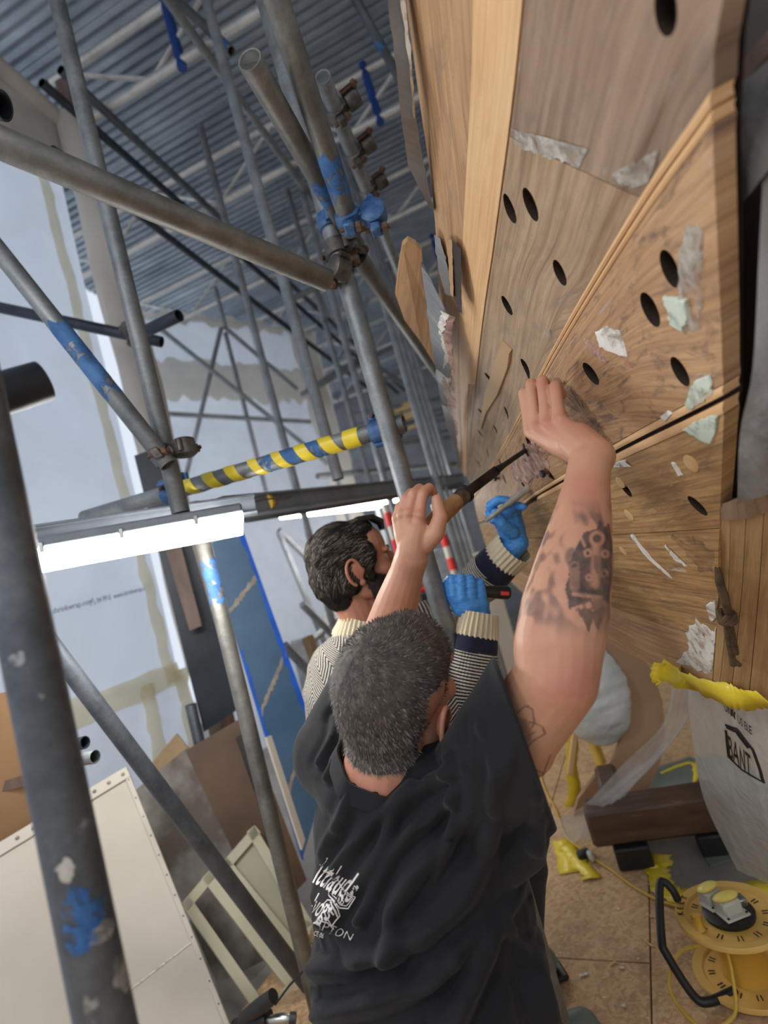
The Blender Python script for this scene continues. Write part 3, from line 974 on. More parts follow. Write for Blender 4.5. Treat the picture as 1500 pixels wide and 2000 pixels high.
edge_strip('painted_edge', [((735, -150, .88), (782, -150, .905)), ((757, 0, .985), (793, 0, .99)), ((770, 100, 1.05), (803, 110, 1.06)), ((783, 225, 1.13), (812, 230, 1.15)), ((797, 325, 1.23), (830, 330, 1.24)), ((838, 405, 1.31), (847, 412, 1.32))], M_GREYPAINT, 0.02, 1.3, 4)
edge_strip('chipped_filler_line', [((782, 0, .98), (790, 0, .98)), ((797, 110, 1.05), (804, 110, 1.05)), ((808, 230, 1.13), (812, 230, 1.14))], M_FILLER, 0.004, 2.0, 5)
edge_strip('painted_edge', [((822, 512, 1.46), (826, 512, 1.47)), ((828, 560, 1.5), (872, 612, 1.48)), ((838, 640, 1.58), (885, 690, 1.58)), ((850, 720, 1.68), (876, 740, 1.7)), ((862, 790, 1.95), (884, 800, 1.97)), ((880, 860, 2.5), (893, 862, 2.5)), ((896, 915, 3.2), (901, 915, 3.2))], M_GREYPAINT, 0.02, 1.2, 6)
edge_strip('chipped_filler_line', [((862, 606, 1.475), (876, 615, 1.475)), ((855, 640, 1.555), (866, 650, 1.55)), ((868, 690, 1.60), (884, 696, 1.6)), ((864, 740, 1.72), (878, 742, 1.72)), ((874, 800, 1.95), (886, 800, 1.96))], M_FILLER, 0.004, 3.0, 7, 9)
edge_strip('primer_line', [((876, 615, 1.47), (888, 620, 1.47)), ((866, 655, 1.545), (880, 660, 1.54)), ((880, 715, 1.62), (888, 720, 1.62)), ((878, 790, 1.9), (890, 800, 1.9)), ((889, 850, 2.4), (896, 850, 2.4))], M_PINKP, 0.004, 2.0, 8, 8)
edge_strip('stub_painted', [((849, 458, 1.36), (860, 466, 1.36)), ((852, 500, 1.40), (872, 510, 1.40)), ((860, 545, 1.44), (878, 552, 1.44)), ((870, 575, 1.46), (879, 578, 1.46))], M_GREYPAINT, 0.02, 1.5, 9)
edge_strip('notch', [((883, 468, 1.31), (900, 487, 1.30)), ((884, 520, 1.35), (901, 540, 1.34)), ((886, 580, 1.41), (902, 600, 1.39)), ((896, 608, 1.42), (903, 614, 1.41))], M_H_DARK, 0.004, 0.5, 10)
edge_strip('notch_cheek', [((872, 470, 1.335), (883, 468, 1.31)), ((876, 520, 1.37), (884, 520, 1.345)), ((880, 575, 1.42), (886, 580, 1.40))], M_H_TAN, 0.004, 0.8, 11)

# plywood offcut tacked to the hull edge
oc = [(786, 480), (797, 470), (812, 478), (824, 492), (826, 510), (832, 590), (840, 650), (851, 715), (822, 668), (790, 625), (772, 575), (779, 520)]
ocp = [(x, y_, edge_depth(1.44 + (y_ - 470) * 0.0010)) for x, y_ in oc]
oo = slab('ply_offcut', ocp, 0, 0, M_H_TAN, None, 0.018)
me_ = oo.data
ul = me_.uv_layers.new(name='UVMap')
for lp in me_.loops:
    c = me_.vertices[lp.vertex_index].co
    ul.data[lp.index].uv = (c.z * 0.8 + c.x * 0.4, c.x * 0.9 - c.z * 0.35 + c.y * 0.3)
tag(oo, 'pointed tan plywood offcut sticking out from the grey edge of the hull', 'offcut')

# sternpost and the dark rebate above it
def surf(name, rowspix, mat, parent=None, nu=14, nv=8, uvs=True, thick=0.0, proud=0.0):
    "surface through a small grid of (px,py,d); smooth in both directions"
    C = np.array([[np.array(P(*c)) for c in r] for r in rowspix])
    nr, ncol = C.shape[:2]
    rows, uv = [], []
    for a in range(nu + 1):
        t = a / nu * (nr - 1)
        line = np.array([crom(C[:, k], t) for k in range(ncol)])
        r = []
        for b in range(nv + 1):
            r.append(Vector(crom(line, b / nv * (ncol - 1))))
        rows.append(r)
    m = MB().grid(rows)
    L = (rows[0][0] - rows[-1][0]).length; Wd = (rows[0][0] - rows[0][-1]).length
    uv = [(a / nu * L, b / nv * Wd) for a in range(nu + 1) for b in range(nv + 1)]
    if thick:
        o0 = len(m.v)
        nn = (rows[1][0] - rows[0][0]).cross(rows[0][1] - rows[0][0]).normalized()
        if nn.dot(rows[0][0] - Vector(CAM)) < 0: nn = -nn
        back = [[p + nn * thick for p in r] for r in rows]
        m.grid(back); uv = uv + uv
        w = nv + 1; NN = w * (nu + 1)
        for a in range(nu):
            m.f.append((a * w, (a + 1) * w, NN + (a + 1) * w, NN + a * w))
            m.f.append((a * w + nv, NN + a * w + nv, NN + (a + 1) * w + nv, (a + 1) * w + nv))
        for b in range(nv):
            m.f.append((b, NN + b, NN + b + 1, b + 1))
            q = nu * w + b
            m.f.append((q, q + 1, NN + q + 1, NN + q))
    return m.build(name, mat, parent, uvs=uv)
edges_top = [(1408, 1012, .78), (1427, 1016, .77), (1457, 1012, .75), (1492, 1000, .72), (1540, 985, .69), (1600, 965, .65)]
edges_mid = [(1404, 1160, .94), (1421, 1170, .93), (1447, 1175, .92), (1480, 1178, .90), (1525, 1180, .87), (1590, 1175, .82)]
edges_bot = [(1392, 1338, 1.17), (1405, 1346, 1.16), (1428, 1354, 1.15), (1462, 1364, 1.12), (1512, 1372, 1.08), (1580, 1370, 1.02)]
for i in range(5):
    e = 0.35
    def inn(row, f0, f1):
        a, b = row[i], row[i + 1]
        return [tuple(lerp(a[k], b[k], f) for k in range(3)) for f in (f0, 0.5, f1)]
    surf('post_plank', [inn(edges_top, .02, .985), inn(edges_mid, .02, .985), inn(edges_bot, .02, .985)], M_H_POST, hullo, 12, 4, thick=0.02)
surf('rebate', [[(1388, -200, .60), (1470, -200, .56), (1640, -200, .5)], [(1388, 400, .62), (1470, 400, .58), (1640, 400, .52)], [(1396, 1040, .92), (1470, 1040, .80), (1640, 1040, .70)]], M_H_DARK, hullo, 14, 8, thick=0.02)
surf('rebate_rail', [[(1398, 195, .56), (1440, 130, .53), (1500, 60, .5)], [(1392, 235, .56), (1450, 165, .53), (1510, 95, .5)]], M_BROWNPOST, hullo, 4, 8, thick=0.015)
surf('post_cap', [[(1406, 985, .76), (1450, 975, .71), (1520, 945, .66), (1600, 920, .63)], [(1408, 1016, .775), (1457, 1014, .745), (1540, 987, .685), (1600, 967, .645)]], M_H_BROWN, hullo, 3, 8, thick=0.02)
surf('masking_sheet', [[(1396, 205, .53), (1440, 170, .5), (1520, 100, .47)], [(1388, 270, .53), (1445, 250, .49), (1520, 230, .46)], [(1392, 345, .54), (1440, 330, .50), (1520, 300, .46)], [(1408, 385, .56), (1445, 398, .52), (1490, 345, .47)]], M_REBATE, hullo, 14, 12)
surf('masking_sheet', [[(1492, 300, .47), (1520, 300, .46), (1600, 300, .45)], [(1482, 500, .50), (1520, 500, .48), (1600, 500, .46)], [(1470, 720, .52), (1520, 700, .5), (1600, 700, .48)], [(1445, 850, .58), (1500, 850, .54), (1600, 850, .5)], [(1440, 985, .66), (1500, 965, .6), (1600, 930, .55)]], M_REBATE, hullo, 20, 8)

# old fastenings left standing in the planks
for k, (px_, py_, lab) in enumerate(((1070, 922, 'short rusty bolt standing out of the hull right of the iron tool'), (976, 934, 'small rusty nail stub in the hull left of the punch'))):
    l_, n_ = hit(px_, py_)
    bo = thing('old_bolt', lab, 'bolt', l_)
    MB().lathe([(.0045, -.01), (.0045, .016)], l_, n_ + Vector(UP) * .3, 10).build('shank', M_RUST, bo)
    MB().lathe([(.009, .010), (.0095, .013), (.008, .018)], l_, n_ + Vector(UP) * .3, 8).build('head', M_IRON, bo)
# ================================================================== scaffolding
RO, RI = 0.02415, 0.0202
def tube(label, a, b, mat=None, group=None, ro=RO, bands=(), name='scaffold_tube', n=20, cat='scaffold tube'):
    a, b = Vector(a), Vector(b)
    o = MB().pipe(a, b, ro, ro * 0.84, n).build(name, mat or M_GALV)
    tag(o, label, cat, group)
    for k, (t0, t1, bm, nm) in enumerate(bands):
        # paint band with a worn, wavy edge
        d = (b - a); L = d.length; ax = d / L
        q = V(0, 0, 1) if abs(ax.z) < 0.9 else V(1, 0, 0)
        x = (q - ax * q.dot(ax)).normalized(); y = ax.cross(x)
        rows = []
        N = 24
        for i in range(2):
            r = []
            for j in range(N + 1):
                an = 2 * math.pi * j / N
                w = 0.010 * math.sin(3 * an + i * 2 + k) + 0.006 * math.sin(7 * an + 1.3 * k)
                t = lerp(t0, t1, i) * L + w
                r.append(a + ax * t + (x * math.cos(an) + y * math.sin(an)) * (ro + 0.0006))
            rows.append(r)
        MB().grid(rows).build(nm, bm, o)
    return o
def plumb(px, py, d):
    p = P(px, py, d); return p.x, p.y
def pole(label, px, py, d, z0, z1, mat=None, group=None, bands=(), ro=RO):
    x, y = plumb(px, py, d)
    return tube(label, (x, y, z0), (x, y, z1), mat, group, ro, bands, name='scaffold_pole', cat='scaffold pole')
def coupler(label, c, ax1, ax2, blue=False, group='scaffold couplers', side=None):
    "swivel/right-angle coupler: band round tube 1 at c, band round tube 2 beside it"
    ax1 = Vector(ax1).normalized(); ax2 = Vector(ax2).normalized()
    c = Vector(c)
    nrm = side if side is not None else ax1.cross(ax2)
    nrm = Vector(nrm).normalized()
    root = thing('scaffold_coupler', label, 'coupler', c, group)
    mm = M_COUPLER_BLUE if blue else M_COUPLER
    def band(p, ax):
        b = MB().lathe([(RO + 0.001, -0.023), (RO + 0.0065, -0.020), (RO + 0.0075, 0), (RO + 0.0065, 0.020), (RO + 0.001, 0.023)], p, ax, 20).build('band', mm, root)
        side_ = ax.cross(nrm).normalized()
        bp = p + side_ * (RO + 0.016)
        MB().bbox(bp, (0.022, 0.034, 0.026), 0.004, Matrix((side_, ax, nrm)).transposed()).build('flap', mm, b)
        MB().lathe([(0.0055, -0.026), (0.0055, 0.034)], bp, nrm, 10).build('bolt', M_RUST, b)
        MB().lathe([(0.0115, 0.014), (0.0125, 0.018), (0.0125, 0.026), (0.010, 0.028)], bp, nrm, 6).build('nut', M_RUST, b)
        side_ = -side_
        MB().lathe([(0.008, -0.016), (0.008, 0.016)], p + side_ * (RO + 0.010), ax, 10).build('hinge', mm, b)
    band(c, ax1)
    band(c + nrm * (2 * RO + 0.012), ax2)
    MB().bbox(c + nrm * (RO + 0.006), (0.034, 0.034, 0.014), 0.003, Matrix((ax1, nrm.cross(ax1), nrm)).transposed()).build('bridge', mm, root)
    return root

BL = lambda t0, t1: (t0, t1, M_BLUE, 'paint_band')
# --- upright poles
V1 = pole('thick near upright scaffold pole with blue and white paint splashes at the far left', 105, 1500, .50, 0.0, 4.1, M_GALV_NEAR)
x1, y1 = plumb(105, 1500, .50)
for (px, py, w, h, mm, nm) in ((135, 1688, 30, 42, M_GREYSMEAR, 'paint_splash'), (182, 1818, 52, 36, M_GREYSMEAR, 'paint_splash'), (212, 1905, 46, 74, M_GREYSMEAR, 'paint_splash'), (160, 1780, 70, 120, M_BLUE, 'paint_splash'), (182, 1745, 24, 70, M_BLUE, 'paint_splash')):
    # splashes wrap the tube
    z0 = P(px, py - h / 2, .48).z; z1 = P(px, py + h / 2, .48).z
    c = P(px, py, .48)
    a0 = math.atan2(c.y - y1, c.x - x1)
    wa = w * .48 / FPX / RO / 2
    ring = []
    rs = np.random.RandomState(int(px))
    ring = [(math.cos(t) * wa * (1 + .25 * rs.uniform(-1, 1)), math.sin(t) * (z0 - z1) / 2 * (1 + .25 * rs.uniform(-1, 1))) for t in np.linspace(0, 2 * math.pi, 18, endpoint=False)]
    r_ = RO + (0.0007 if mm is M_BLUE else 0.0011)
    zc = (z0 + z1) / 2
    vs = [V(x1 + r_ * math.cos(a0), y1 + r_ * math.sin(a0), zc)] + [V(x1 + r_ * math.cos(a0 + u * f), y1 + r_ * math.sin(a0 + u * f), zc + v_ * f) for f in (0.5, 1) for u, v_ in ring]
    m = MB(); n = len(ring)
    m.add(vs, [(0, 1 + i, 1 + (i + 1) % n) for i in range(n)] + [(1 + i, 1 + n + i, 1 + n + (i + 1) % n, 1 + (i + 1) % n) for i in range(n)])
    m.build(nm, mm, V1)
V2 = pole('upright scaffold pole left of the yellow striped tube, standing by the cream wrapped post', 225, 470, 1.55, 1.55, 4.6, M_GALV)
V3 = pole('long central upright scaffold pole between the two workers and the roof', 690, 600, 1.42, 0.0, 4.5, M_GALV)
V4 = pole('lower upright tube with a blue worn patch below the near strip light', 505, 1500, 1.62, 0.0, 1.62, M_GALV_WARM, bands=(BL(.80, .88),))
x2, y2 = plumb(225, 470, 1.55); x3, y3 = plumb(690, 600, 1.42)
V5 = pole('upright pole rising behind the long sloping tube to the roof girders', 560, 570, 2.3, 1.66, 4.6, M_FAR)
# --- near ledgers and braces
a, b = P(-40, 262, .78), P(640, 548, 1.16)
L1 = tube('big horizontal tube crossing the upper left towards the central pole', a, b, M_GALV_WARM)
c1 = b.lerp(a, .06)
L2a, L2b = P(487, 116, .98), P(697, 480, 1.52)
tube('open ended tube with a round mouth and blue worn band above the central pole', L2a, L2b, M_GALV_WARM, bands=(BL(.52, .66),))
for f, px in ((.70, 0), (.90, 0)):
    pass
L3a, L3b = P(520, -60, .93), P(690, 455, 1.32)
tube('pair tube with a long faded blue streak beside the open ended tube', L3a, L3b, M_GALV_WARM, bands=(BL(.62, .80),))
L4a, L4b = P(630, 150, 1.55), P(872, 765, 4.6)
tube('long upper ledger running back along the hull edge', L4a, L4b, M_GALV)
L4c, L4d = P(700, 500, 1.5), P(868, 752, 3.6)
tube('second ledger just under the upper one, reaching back towards the far bay', L4c, L4d, M_GALV_WARM)
Y0, Y1 = P(165, 1012, 1.72), P(790, 826, 1.40)
LY = tube('tube spiralled with yellow hazard tape between the left and central poles', Y0, Y1, M_GALV, bands=(BL(.62, .80),))
# yellow tape spiral
d = (Y1 - Y0); L = d.length; ax = d / L
q = V(0, 0, 1); xx = (q - ax * q.dot(ax)).normalized(); yy = ax.cross(xx)
rows = []
turns = 7.0
for i in range(221):
    t = i / 220
    s_ = lerp(.375, .862, t) * L
    an = 2 * math.pi * turns * t + 0.6
    r = []
    wv = 0.017 + 0.003 * math.sin(9 * t)
    for e in (-1, 0, 1):
        r.append(Y0 + ax * (s_ + e * wv) + (xx * math.cos(an) + yy * math.sin(an)) * (RO + 0.0014 + 0.0005 * (e == 0)))
    rows.append(r)
MB().grid(rows).build('yellow_tape_spiral', M_YTAPE, LY)
MB().lathe([(RO + .0016, lerp(0, L, .845)), (RO + .0022, lerp(0, L, .86)), (RO + .0016, lerp(0, L, .885))], Y0, ax, 20).build('yellow_tape_end', M_YTAPE, LY)
L6b = P(330, 908, 1.42); L6a = P(-30, 455, 1.42) + (P(-30, 455, 1.42) - L6b) * .5
tube('diagonal brace with a chipped blue patch running down to the left pole', L6a, L6b, M_GALV, bands=(BL(.60, .80),))
L7a, L7b = P(-60, 588, 2.35), P(316, 668, 2.35)
tube('dark level tube passing behind the left diagonal brace', L7a, L7b, M_DARKTUBE)
tube('short dark stub tube poking right from behind the left pole', P(278, 650, 2.2), P(350, 616, 2.1), M_DARKTUBE)
L8b = G(602, 1925, 0.02); L8a = P(52, 1196, 1.42) + (P(52, 1196, 1.42) - L8b) * .18
tube('long raking brace sloping down to the strand board beside the kneeling man', L8a, L8b, M_GALV_DARK)
tube('blurred black tube end poking in from the left edge', P(-260, 848, .55), P(86, 744, .66), M_DARKTUBE, ro=0.0245)
tube('dark tube end at the upper left corner of the view', P(-330, 142, .95), P(8, 207, .95), M_DARKTUBE)
tube('short upright stub rising from the boards by the left wall', P(372, 1376, 2.36), P(372, 1376, 2.36) - V(0, 0, P(372, 1376, 2.36).z - .01), M_GALV_DARK)
tube('small open tube end beside the near left pole', P(95, 1492, 1.35), P(186, 1478, 1.30), M_GALV, ro=0.016)
tube('small dark tube end just above the open one by the near left pole', P(90, 1468, 1.5), P(166, 1450, 1.45), M_DARKTUBE, ro=0.017)
# --- couplers
dv = V(0, 0, 1)
coupler('forged coupler holding the big horizontal tube to the central pole', (x3, y3, P(650, 520, 1.42).z), dv, (L1 and (P(640, 548, 1.16) - P(-40, 262, .78))), side=(P(640, 548, 1.16) - V(x3, y3, P(650, 520, 1.42).z)))
coupler('forged coupler at the foot of the open ended tube', (x3, y3, P(650, 480, 1.42).z), dv, (L2b - L2a), side=(L2b - V(x3, y3, P(650, 480, 1.42).z)))
coupler('worn blue coupler on the central pole above the forged pair', (x3, y3, P(630, 425, 1.42).z), dv, (L4b - L4a), True, side=(1, 0.3, 0.0))
coupler('blue coupler joining the yellow striped tube to the central pole', P(740, 842, 1.42), (Y1 - Y0), dv, True, side=(V(x3, y3, 0) - V(P(740, 842, 1.42).x, P(740, 842, 1.42).y, 0)) if False else (0.25, 1, 0))
coupler('blue coupler joining the yellow striped tube to the left pole', P(335, 965, 1.62), (Y1 - Y0), dv, True, side=(0.0, 0.6, 0.6))
coupler('swivel coupler where the chipped blue brace meets the left pole', P(318, 890, 1.44), (L6b - L6a), dv, False, side=(0.9, 0.3, 0.1))
coupler('dark coupler on the level tube behind the left pole', P(262, 655, 2.3), (L7b - L7a), dv, False, side=(0.5, -1, 0))
coupler('small blue coupler high on the pair tube', L3a.lerp(L3b, .93), (L3b - L3a), (L4b - L4a), True, side=(1, 0.2, -0.1))
for k, t in enumerate((.10, .16, .22)):
    coupler(['rusty coupler on the upper ledger, topmost of three', 'rusty coupler on the upper ledger, middle of three', 'rusty coupler on the upper ledger, lowest of three'][k], L4a.lerp(L4b, t - .06), (L4b - L4a), V(1, 0, 0.2), False, side=(0.9, 0, 0.2))

# --- beam with the strip lights
B0, B1 = P(-30, 1052, 1.42), P(870, 934, 4.0)
B1.z = B0.z = 1.60
B0 = V(-1.42, 0.75, 1.615); B1 = V(-0.88, 4.4, 1.74)
def beam(name, a, b, h, w, mat, label, cat, parent=None):
    a, b = Vector(a), Vector(b)
    x = (b - a).normalized(); y = V(0, 0, 1).cross(x).normalized(); z = x.cross(y)
    return (a, b, x, y, z)
pa, pb = P(-40, 1062, 1.36), P(470, 990, 1.62)
pc = P(880, 940, 4.2)
def beam_thing(label, pts, h, w, mat, name='steel_beam'):
    r = thing(name, label, 'beam', (pts[0] + pts[-1]) / 2)
    for i in range(len(pts) - 1):
        a, b = pts[i], pts[i + 1]
        x = (b - a).normalized(); y = V(0, 0, 1).cross(x).normalized(); z = x.cross(y)
        M3 = Matrix((x, y, z)).transposed()
        c = (a + b) / 2; L = (b - a).length
        MB().bbox(c, (L, w * .25, h), 0.003, M3).build('web', mat, r)
        for s in (-1, 1):
            MB().bbox(c + z * s * h / 2, (L, w, 0.008), 0.002, M3).build('flange', mat, r)
    return r
beam_thing('dark grey steel beam carrying the near strip light', [P(-60, 1068, 1.40), P(500, 985, 1.62)], 0.052, 0.05, M_BEAM)
beam_thing('dark grey steel beam running on to the far strip lights', [P(430, 995, 1.75), P(905, 935, 4.4)], 0.07, 0.05, M_BEAM)
tube('blue tube under the far end of the beam above the bearded man', P(480, 1010, 2.2), P(900, 948, 4.2), M_GALV_DARK)

def emis(name, col, st):
    t = NT(name)
    t.b.inputs['Base Color'].default_value = (0.9, 0.9, 0.9, 1)
    t.b.inputs['Emission Color'].default_value = col
    t.b.inputs['Emission Strength'].default_value = st
    return t.m
M_TUBE_ON = emis('lit_diffuser', (1.0, 0.985, 0.94, 1), 42.0)
def strip_light(label, a, b, w, h, group='strip lights', clips=3, down=V(0, 0, -1), wires=True):
    a, b = Vector(a), Vector(b)
    x = (b - a).normalized(); L = (b - a).length
    y = down.cross(x).normalized(); z = x.cross(y)   # z points up
    if z.z < 0: z = -z; y = -y
    M3 = Matrix((x, y, z)).transposed()
    c = (a + b) / 2
    r = thing('strip_light', label, 'light', c, group)
    MB().bbox(c + z * h * .42, (L, w, h * .36), 0.006, M3).build('housing', M_BEAM, r)
    # tapered diffuser
    hw = w / 2
    poly = []
    for e in (-1, 1):
        ex = L / 2 * 0.995
        poly.append([c + x * (e * ex) + y * (-hw * .96) + z * h * .24, c + x * (e * ex) + y * (hw * .96) + z * h * .24,
                     c + x * (e * ex * .965) + y * (hw * .72) - z * h * .42, c + x * (e * ex * .965) - y * (hw * .72) - z * h * .42])
    m = MB(); m.add(poly[0] + poly[1], [(0, 3, 2, 1), (4, 5, 6, 7), (0, 1, 5, 4), (1, 2, 6, 5), (2, 3, 7, 6), (3, 0, 4, 7)])
    m.build('diffuser', M_TUBE_ON, r, smooth=False)
    for k in range(clips):
        f = (k + .5) / clips - .5
        for s in (-1, 1):
            MB().bbox(c + x * (f * L * .9) + y * (s * hw * 1.0) + z * h * .26, (0.012, 0.006, h * .34), 0.002, M3).build('clip', M_CHROME, r)
    if wires:
        for f in (-.35, .35):
            q = c + x * (f * L) + z * h * .5
            MB().sweep([q, V(q.x, q.y, ZR + .03)], .0016, 6).build('hanging_wire', M_GREY_CABLE, r)
    return r
SL1 = strip_light('bright near strip light hung under the grey beam', P(-12, 1107, 1.34), P(478, 1018, 1.50), 0.085, 0.078, wires=False)
strip_light('far strip light glowing above the bearded man', P(548, 1003, 3.5), P(742, 984, 4.3), 0.10, 0.07, clips=0)
strip_light('smallest strip light at the far end behind the raised hand', P(755, 975, 5.0), P(800, 968, 5.6), 0.10, 0.09, clips=0)
strip_light('added unseen strip light high on the left wall side behind the viewer', (-1.35, -0.9, 2.45), (-1.1, 0.1, 2.45), 0.10, 0.085)  # unseen fill light, added to brighten the hull and floor
strip_light('added unseen strip light over the platform behind the viewer', (-0.75, -1.4, 2.55), (-0.15, -0.7, 2.55), 0.10, 0.085)  # second added fill light, out of view
# cable clipped along the beam
cab = [P(20, 1068, 1.33), P(110, 1060, 1.36), P(170, 1040, 1.40), P(250, 1022, 1.45), P(340, 1008, 1.5), P(430, 995, 1.55), P(520, 975, 1.9), P(600, 968, 2.3), P(700, 962, 2.8)]
o = MB().sweep(cab, 0.0035, 8).build('power_cable', M_GREY_CABLE); tag(o, 'thin grey cable clipped along the beam above the near strip light', 'cable')
for k, px in enumerate((520, 592)):
    o = MB().lathe([(.034, -.012), (.036, 0), (.034, .012)], P(px, 982 - k * 6, 2.0 + k * .3), (P(600, 968, 2.3) - P(500, 985, 1.9)), 14).build('yellow_cable_tie', M_YCABLE)
    tag(o, ['nearer yellow tie around the grey beam', 'further yellow tie around the grey beam'][k], 'tie')

# --- roof girders across the shed
def girder(y, x0, x1, z0, z1, label, cell=0.55, r=0.024, blue=()):
    g = thing('lattice_girder', label, 'girder', ((x0 + x1) / 2, y, z0), 'roof lattice girders')
    MB().sweep([V(x0, y, z0), V(x1, y, z0)], r, 12).build('bottom_chord', M_GIRDER, g)
    MB().sweep([V(x0, y, z1), V(x1, y, z1)], r, 10).build('top_chord', M_GIRDER, g)
    n = int((x1 - x0) / cell)
    for i in range(n):
        xa = x0 + i * cell + .1
        p, q = (V(xa, y, z0), V(xa + cell, y, z1)) if i % 2 else (V(xa, y, z1), V(xa + cell, y, z0))
        MB().sweep([p, q], r * .6, 8).build('diagonal', M_GIRDER, g)
        if i in blue:
            MB().sweep([V(xa + cell * .35, y, z0 - .04), V(xa + cell * .35, y, z1 + .06)], r * 1.15, 10).build('blue_prop', M_BLUEROD, g)
    return g
GL = ['nearest roof lattice girder with a blue upright bar', 'second roof lattice girder from the front', 'third roof lattice girder from the front', 'fourth roof lattice girder from the front', 'fifth roof lattice girder from the front', 'farthest roof lattice girder']
for k, yv in enumerate((2.42, 3.42, 4.5, 5.7, 7.0, 8.4)):
    girder(yv, -3.3 if k > 0 else -1.95, 1.9, 4.20, 4.56, GL[k], blue=((1,) if k == 0 else ((5,) if k in (1, 3) else ())))
# longitudinal roof tubes
for k, (x, z, lab, mm) in enumerate(((-1.75, 4.156, 'dark roof purlin tube along the left side, upper one', M_DARKTUBE), (-1.62, 4.156, 'grey roof purlin tube next to the dark one', M_GALV_DARK), (-1.78, 3.78, 'lower dark tube under the left roof purlins', M_DARKTUBE), (-0.95, 4.156, 'roof purlin tube over the middle of the shed', M_GALV), (0.1, 4.156, 'roof purlin tube close to the hull edge', M_GALV))):
    tube(lab, (x, 1.1 if k > 2 else 2.1, z), (x, 9.0, z), mm)
# short strut at upper middle
tube('stubby flat roof strut with a blue end near the open tube mouth', P(335, -10, 2.9), P(452, 100, 2.75), M_GALV_WARM, bands=(BL(.70, .98),))
tube('long brace with a blue collar running from the roof down to the hull edge', P(690, -10, 2.7), P(800, 190, 3.0), M_GALV_DARK, bands=(BL(.42, .5),))

# --- middle and far bays
far = [(512, 700, 3.6, 0, 4.6), (700, 760, 3.9, 0, 4.6), (640, 650, 4.6, 0, 4.7), (770, 660, 3.6, .2, 4.4), (790, 690, 4.0, .2, 4.4), (832, 800, 4.6, .2, 4.3), (852, 830, 5.2, .2, 4.2), (805, 760, 5.6, 0, 4.4), (600, 720, 5.8, 0, 4.6), (735, 700, 5.4, 0, 4.4)]
ORD = ['first', 'second', 'third', 'fourth', 'fifth', 'sixth', 'seventh', 'eighth', 'ninth', 'tenth', 'eleventh', 'twelfth', 'thirteenth', 'fourteenth', 'fifteenth', 'sixteenth']
for k, (px, py, d_, z0, z1) in enumerate(sorted(far)):
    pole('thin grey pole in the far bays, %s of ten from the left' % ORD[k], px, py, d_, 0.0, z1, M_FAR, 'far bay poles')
braces = [((300, 632, 4.6), (640, 905, 5.4)), ((432, 640, 5.0), (362, 935, 4.9)), ((440, 650, 5.0), (520, 960, 5.1)), ((440, 640, 5.0), (580, 760, 5.6)), ((420, 560, 5.0), (440, 640, 5.0)),
          ((322, 808, 4.6), (606, 824, 5.4))]
BLb = ['long thin diagonal brace in front of the back sheeting', 'thin brace leaning left from the node on the back sheeting', 'thin brace leaning right from the node on the back sheeting', 'short thin brace rising to the node on the back sheeting', 'thin stub above the node on the back sheeting', 'thin level tube across the back sheeting']
for k, (p, q) in enumerate(braces):
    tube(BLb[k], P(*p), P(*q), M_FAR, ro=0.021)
farl = [((600, 880, 5.0), (900, 800, 6.5)), ((620, 930, 4.2), (890, 905, 6.0)), ((590, 770, 5.0), (800, 660, 6.2)), ((560, 590, 4.4), (700, 520, 5.0)), ((600, 760, 5.2), (720, 690, 5.6)), ((700, 690, 5.2), (830, 780, 6.5)), ((545, 1040, 4.2), (640, 1270, 4.2)), ((545, 1035, 4.2), (660, 1150, 4.6)), ((590, 1180, 3.4), (700, 1290, 3.8)), ((600, 1260, 3.6), (690, 1180, 4.2)), ((640, 620, 5.2), (600, 520, 5.0)), ((720, 580, 5.2), (660, 700, 5.4)), ((760, 870, 5.0), (905, 850, 6.0)), ((555, 1260, 2.8), (760, 1480, 3.2))]
for k, (p, q) in enumerate(sorted(farl)):
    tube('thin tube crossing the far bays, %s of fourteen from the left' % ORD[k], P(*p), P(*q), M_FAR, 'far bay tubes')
M_OCHRE = mottled('ochre_boards', srgb(206, 176, 116), srgb(222, 194, 140), 4, 0.6, 0, 0.05)
for k in range(3):
    c = P(775, 800 + k * 20, 7.2)
    o = MB().bbox(c, (0.62, 0.06, 0.10), 0.006, Matrix.Rotation(0.1, 3, 'Z')).build('stacked_board', M_OCHRE)
    tag(o, 'pale ochre board %s behind the central pole' % ['at the top of the far rack', 'in the middle of the far rack', 'at the bottom of the far rack'][k], 'board', 'boards on the far rack')
for k in range(4):
    o = tube('level rack tube by the far boards, %s of four from the top' % ORD[k], P(690, 830 + k * 22 - 20, 7.0), P(900, 790 + k * 22 - 20, 7.4), M_FAR, 'far rack tubes')
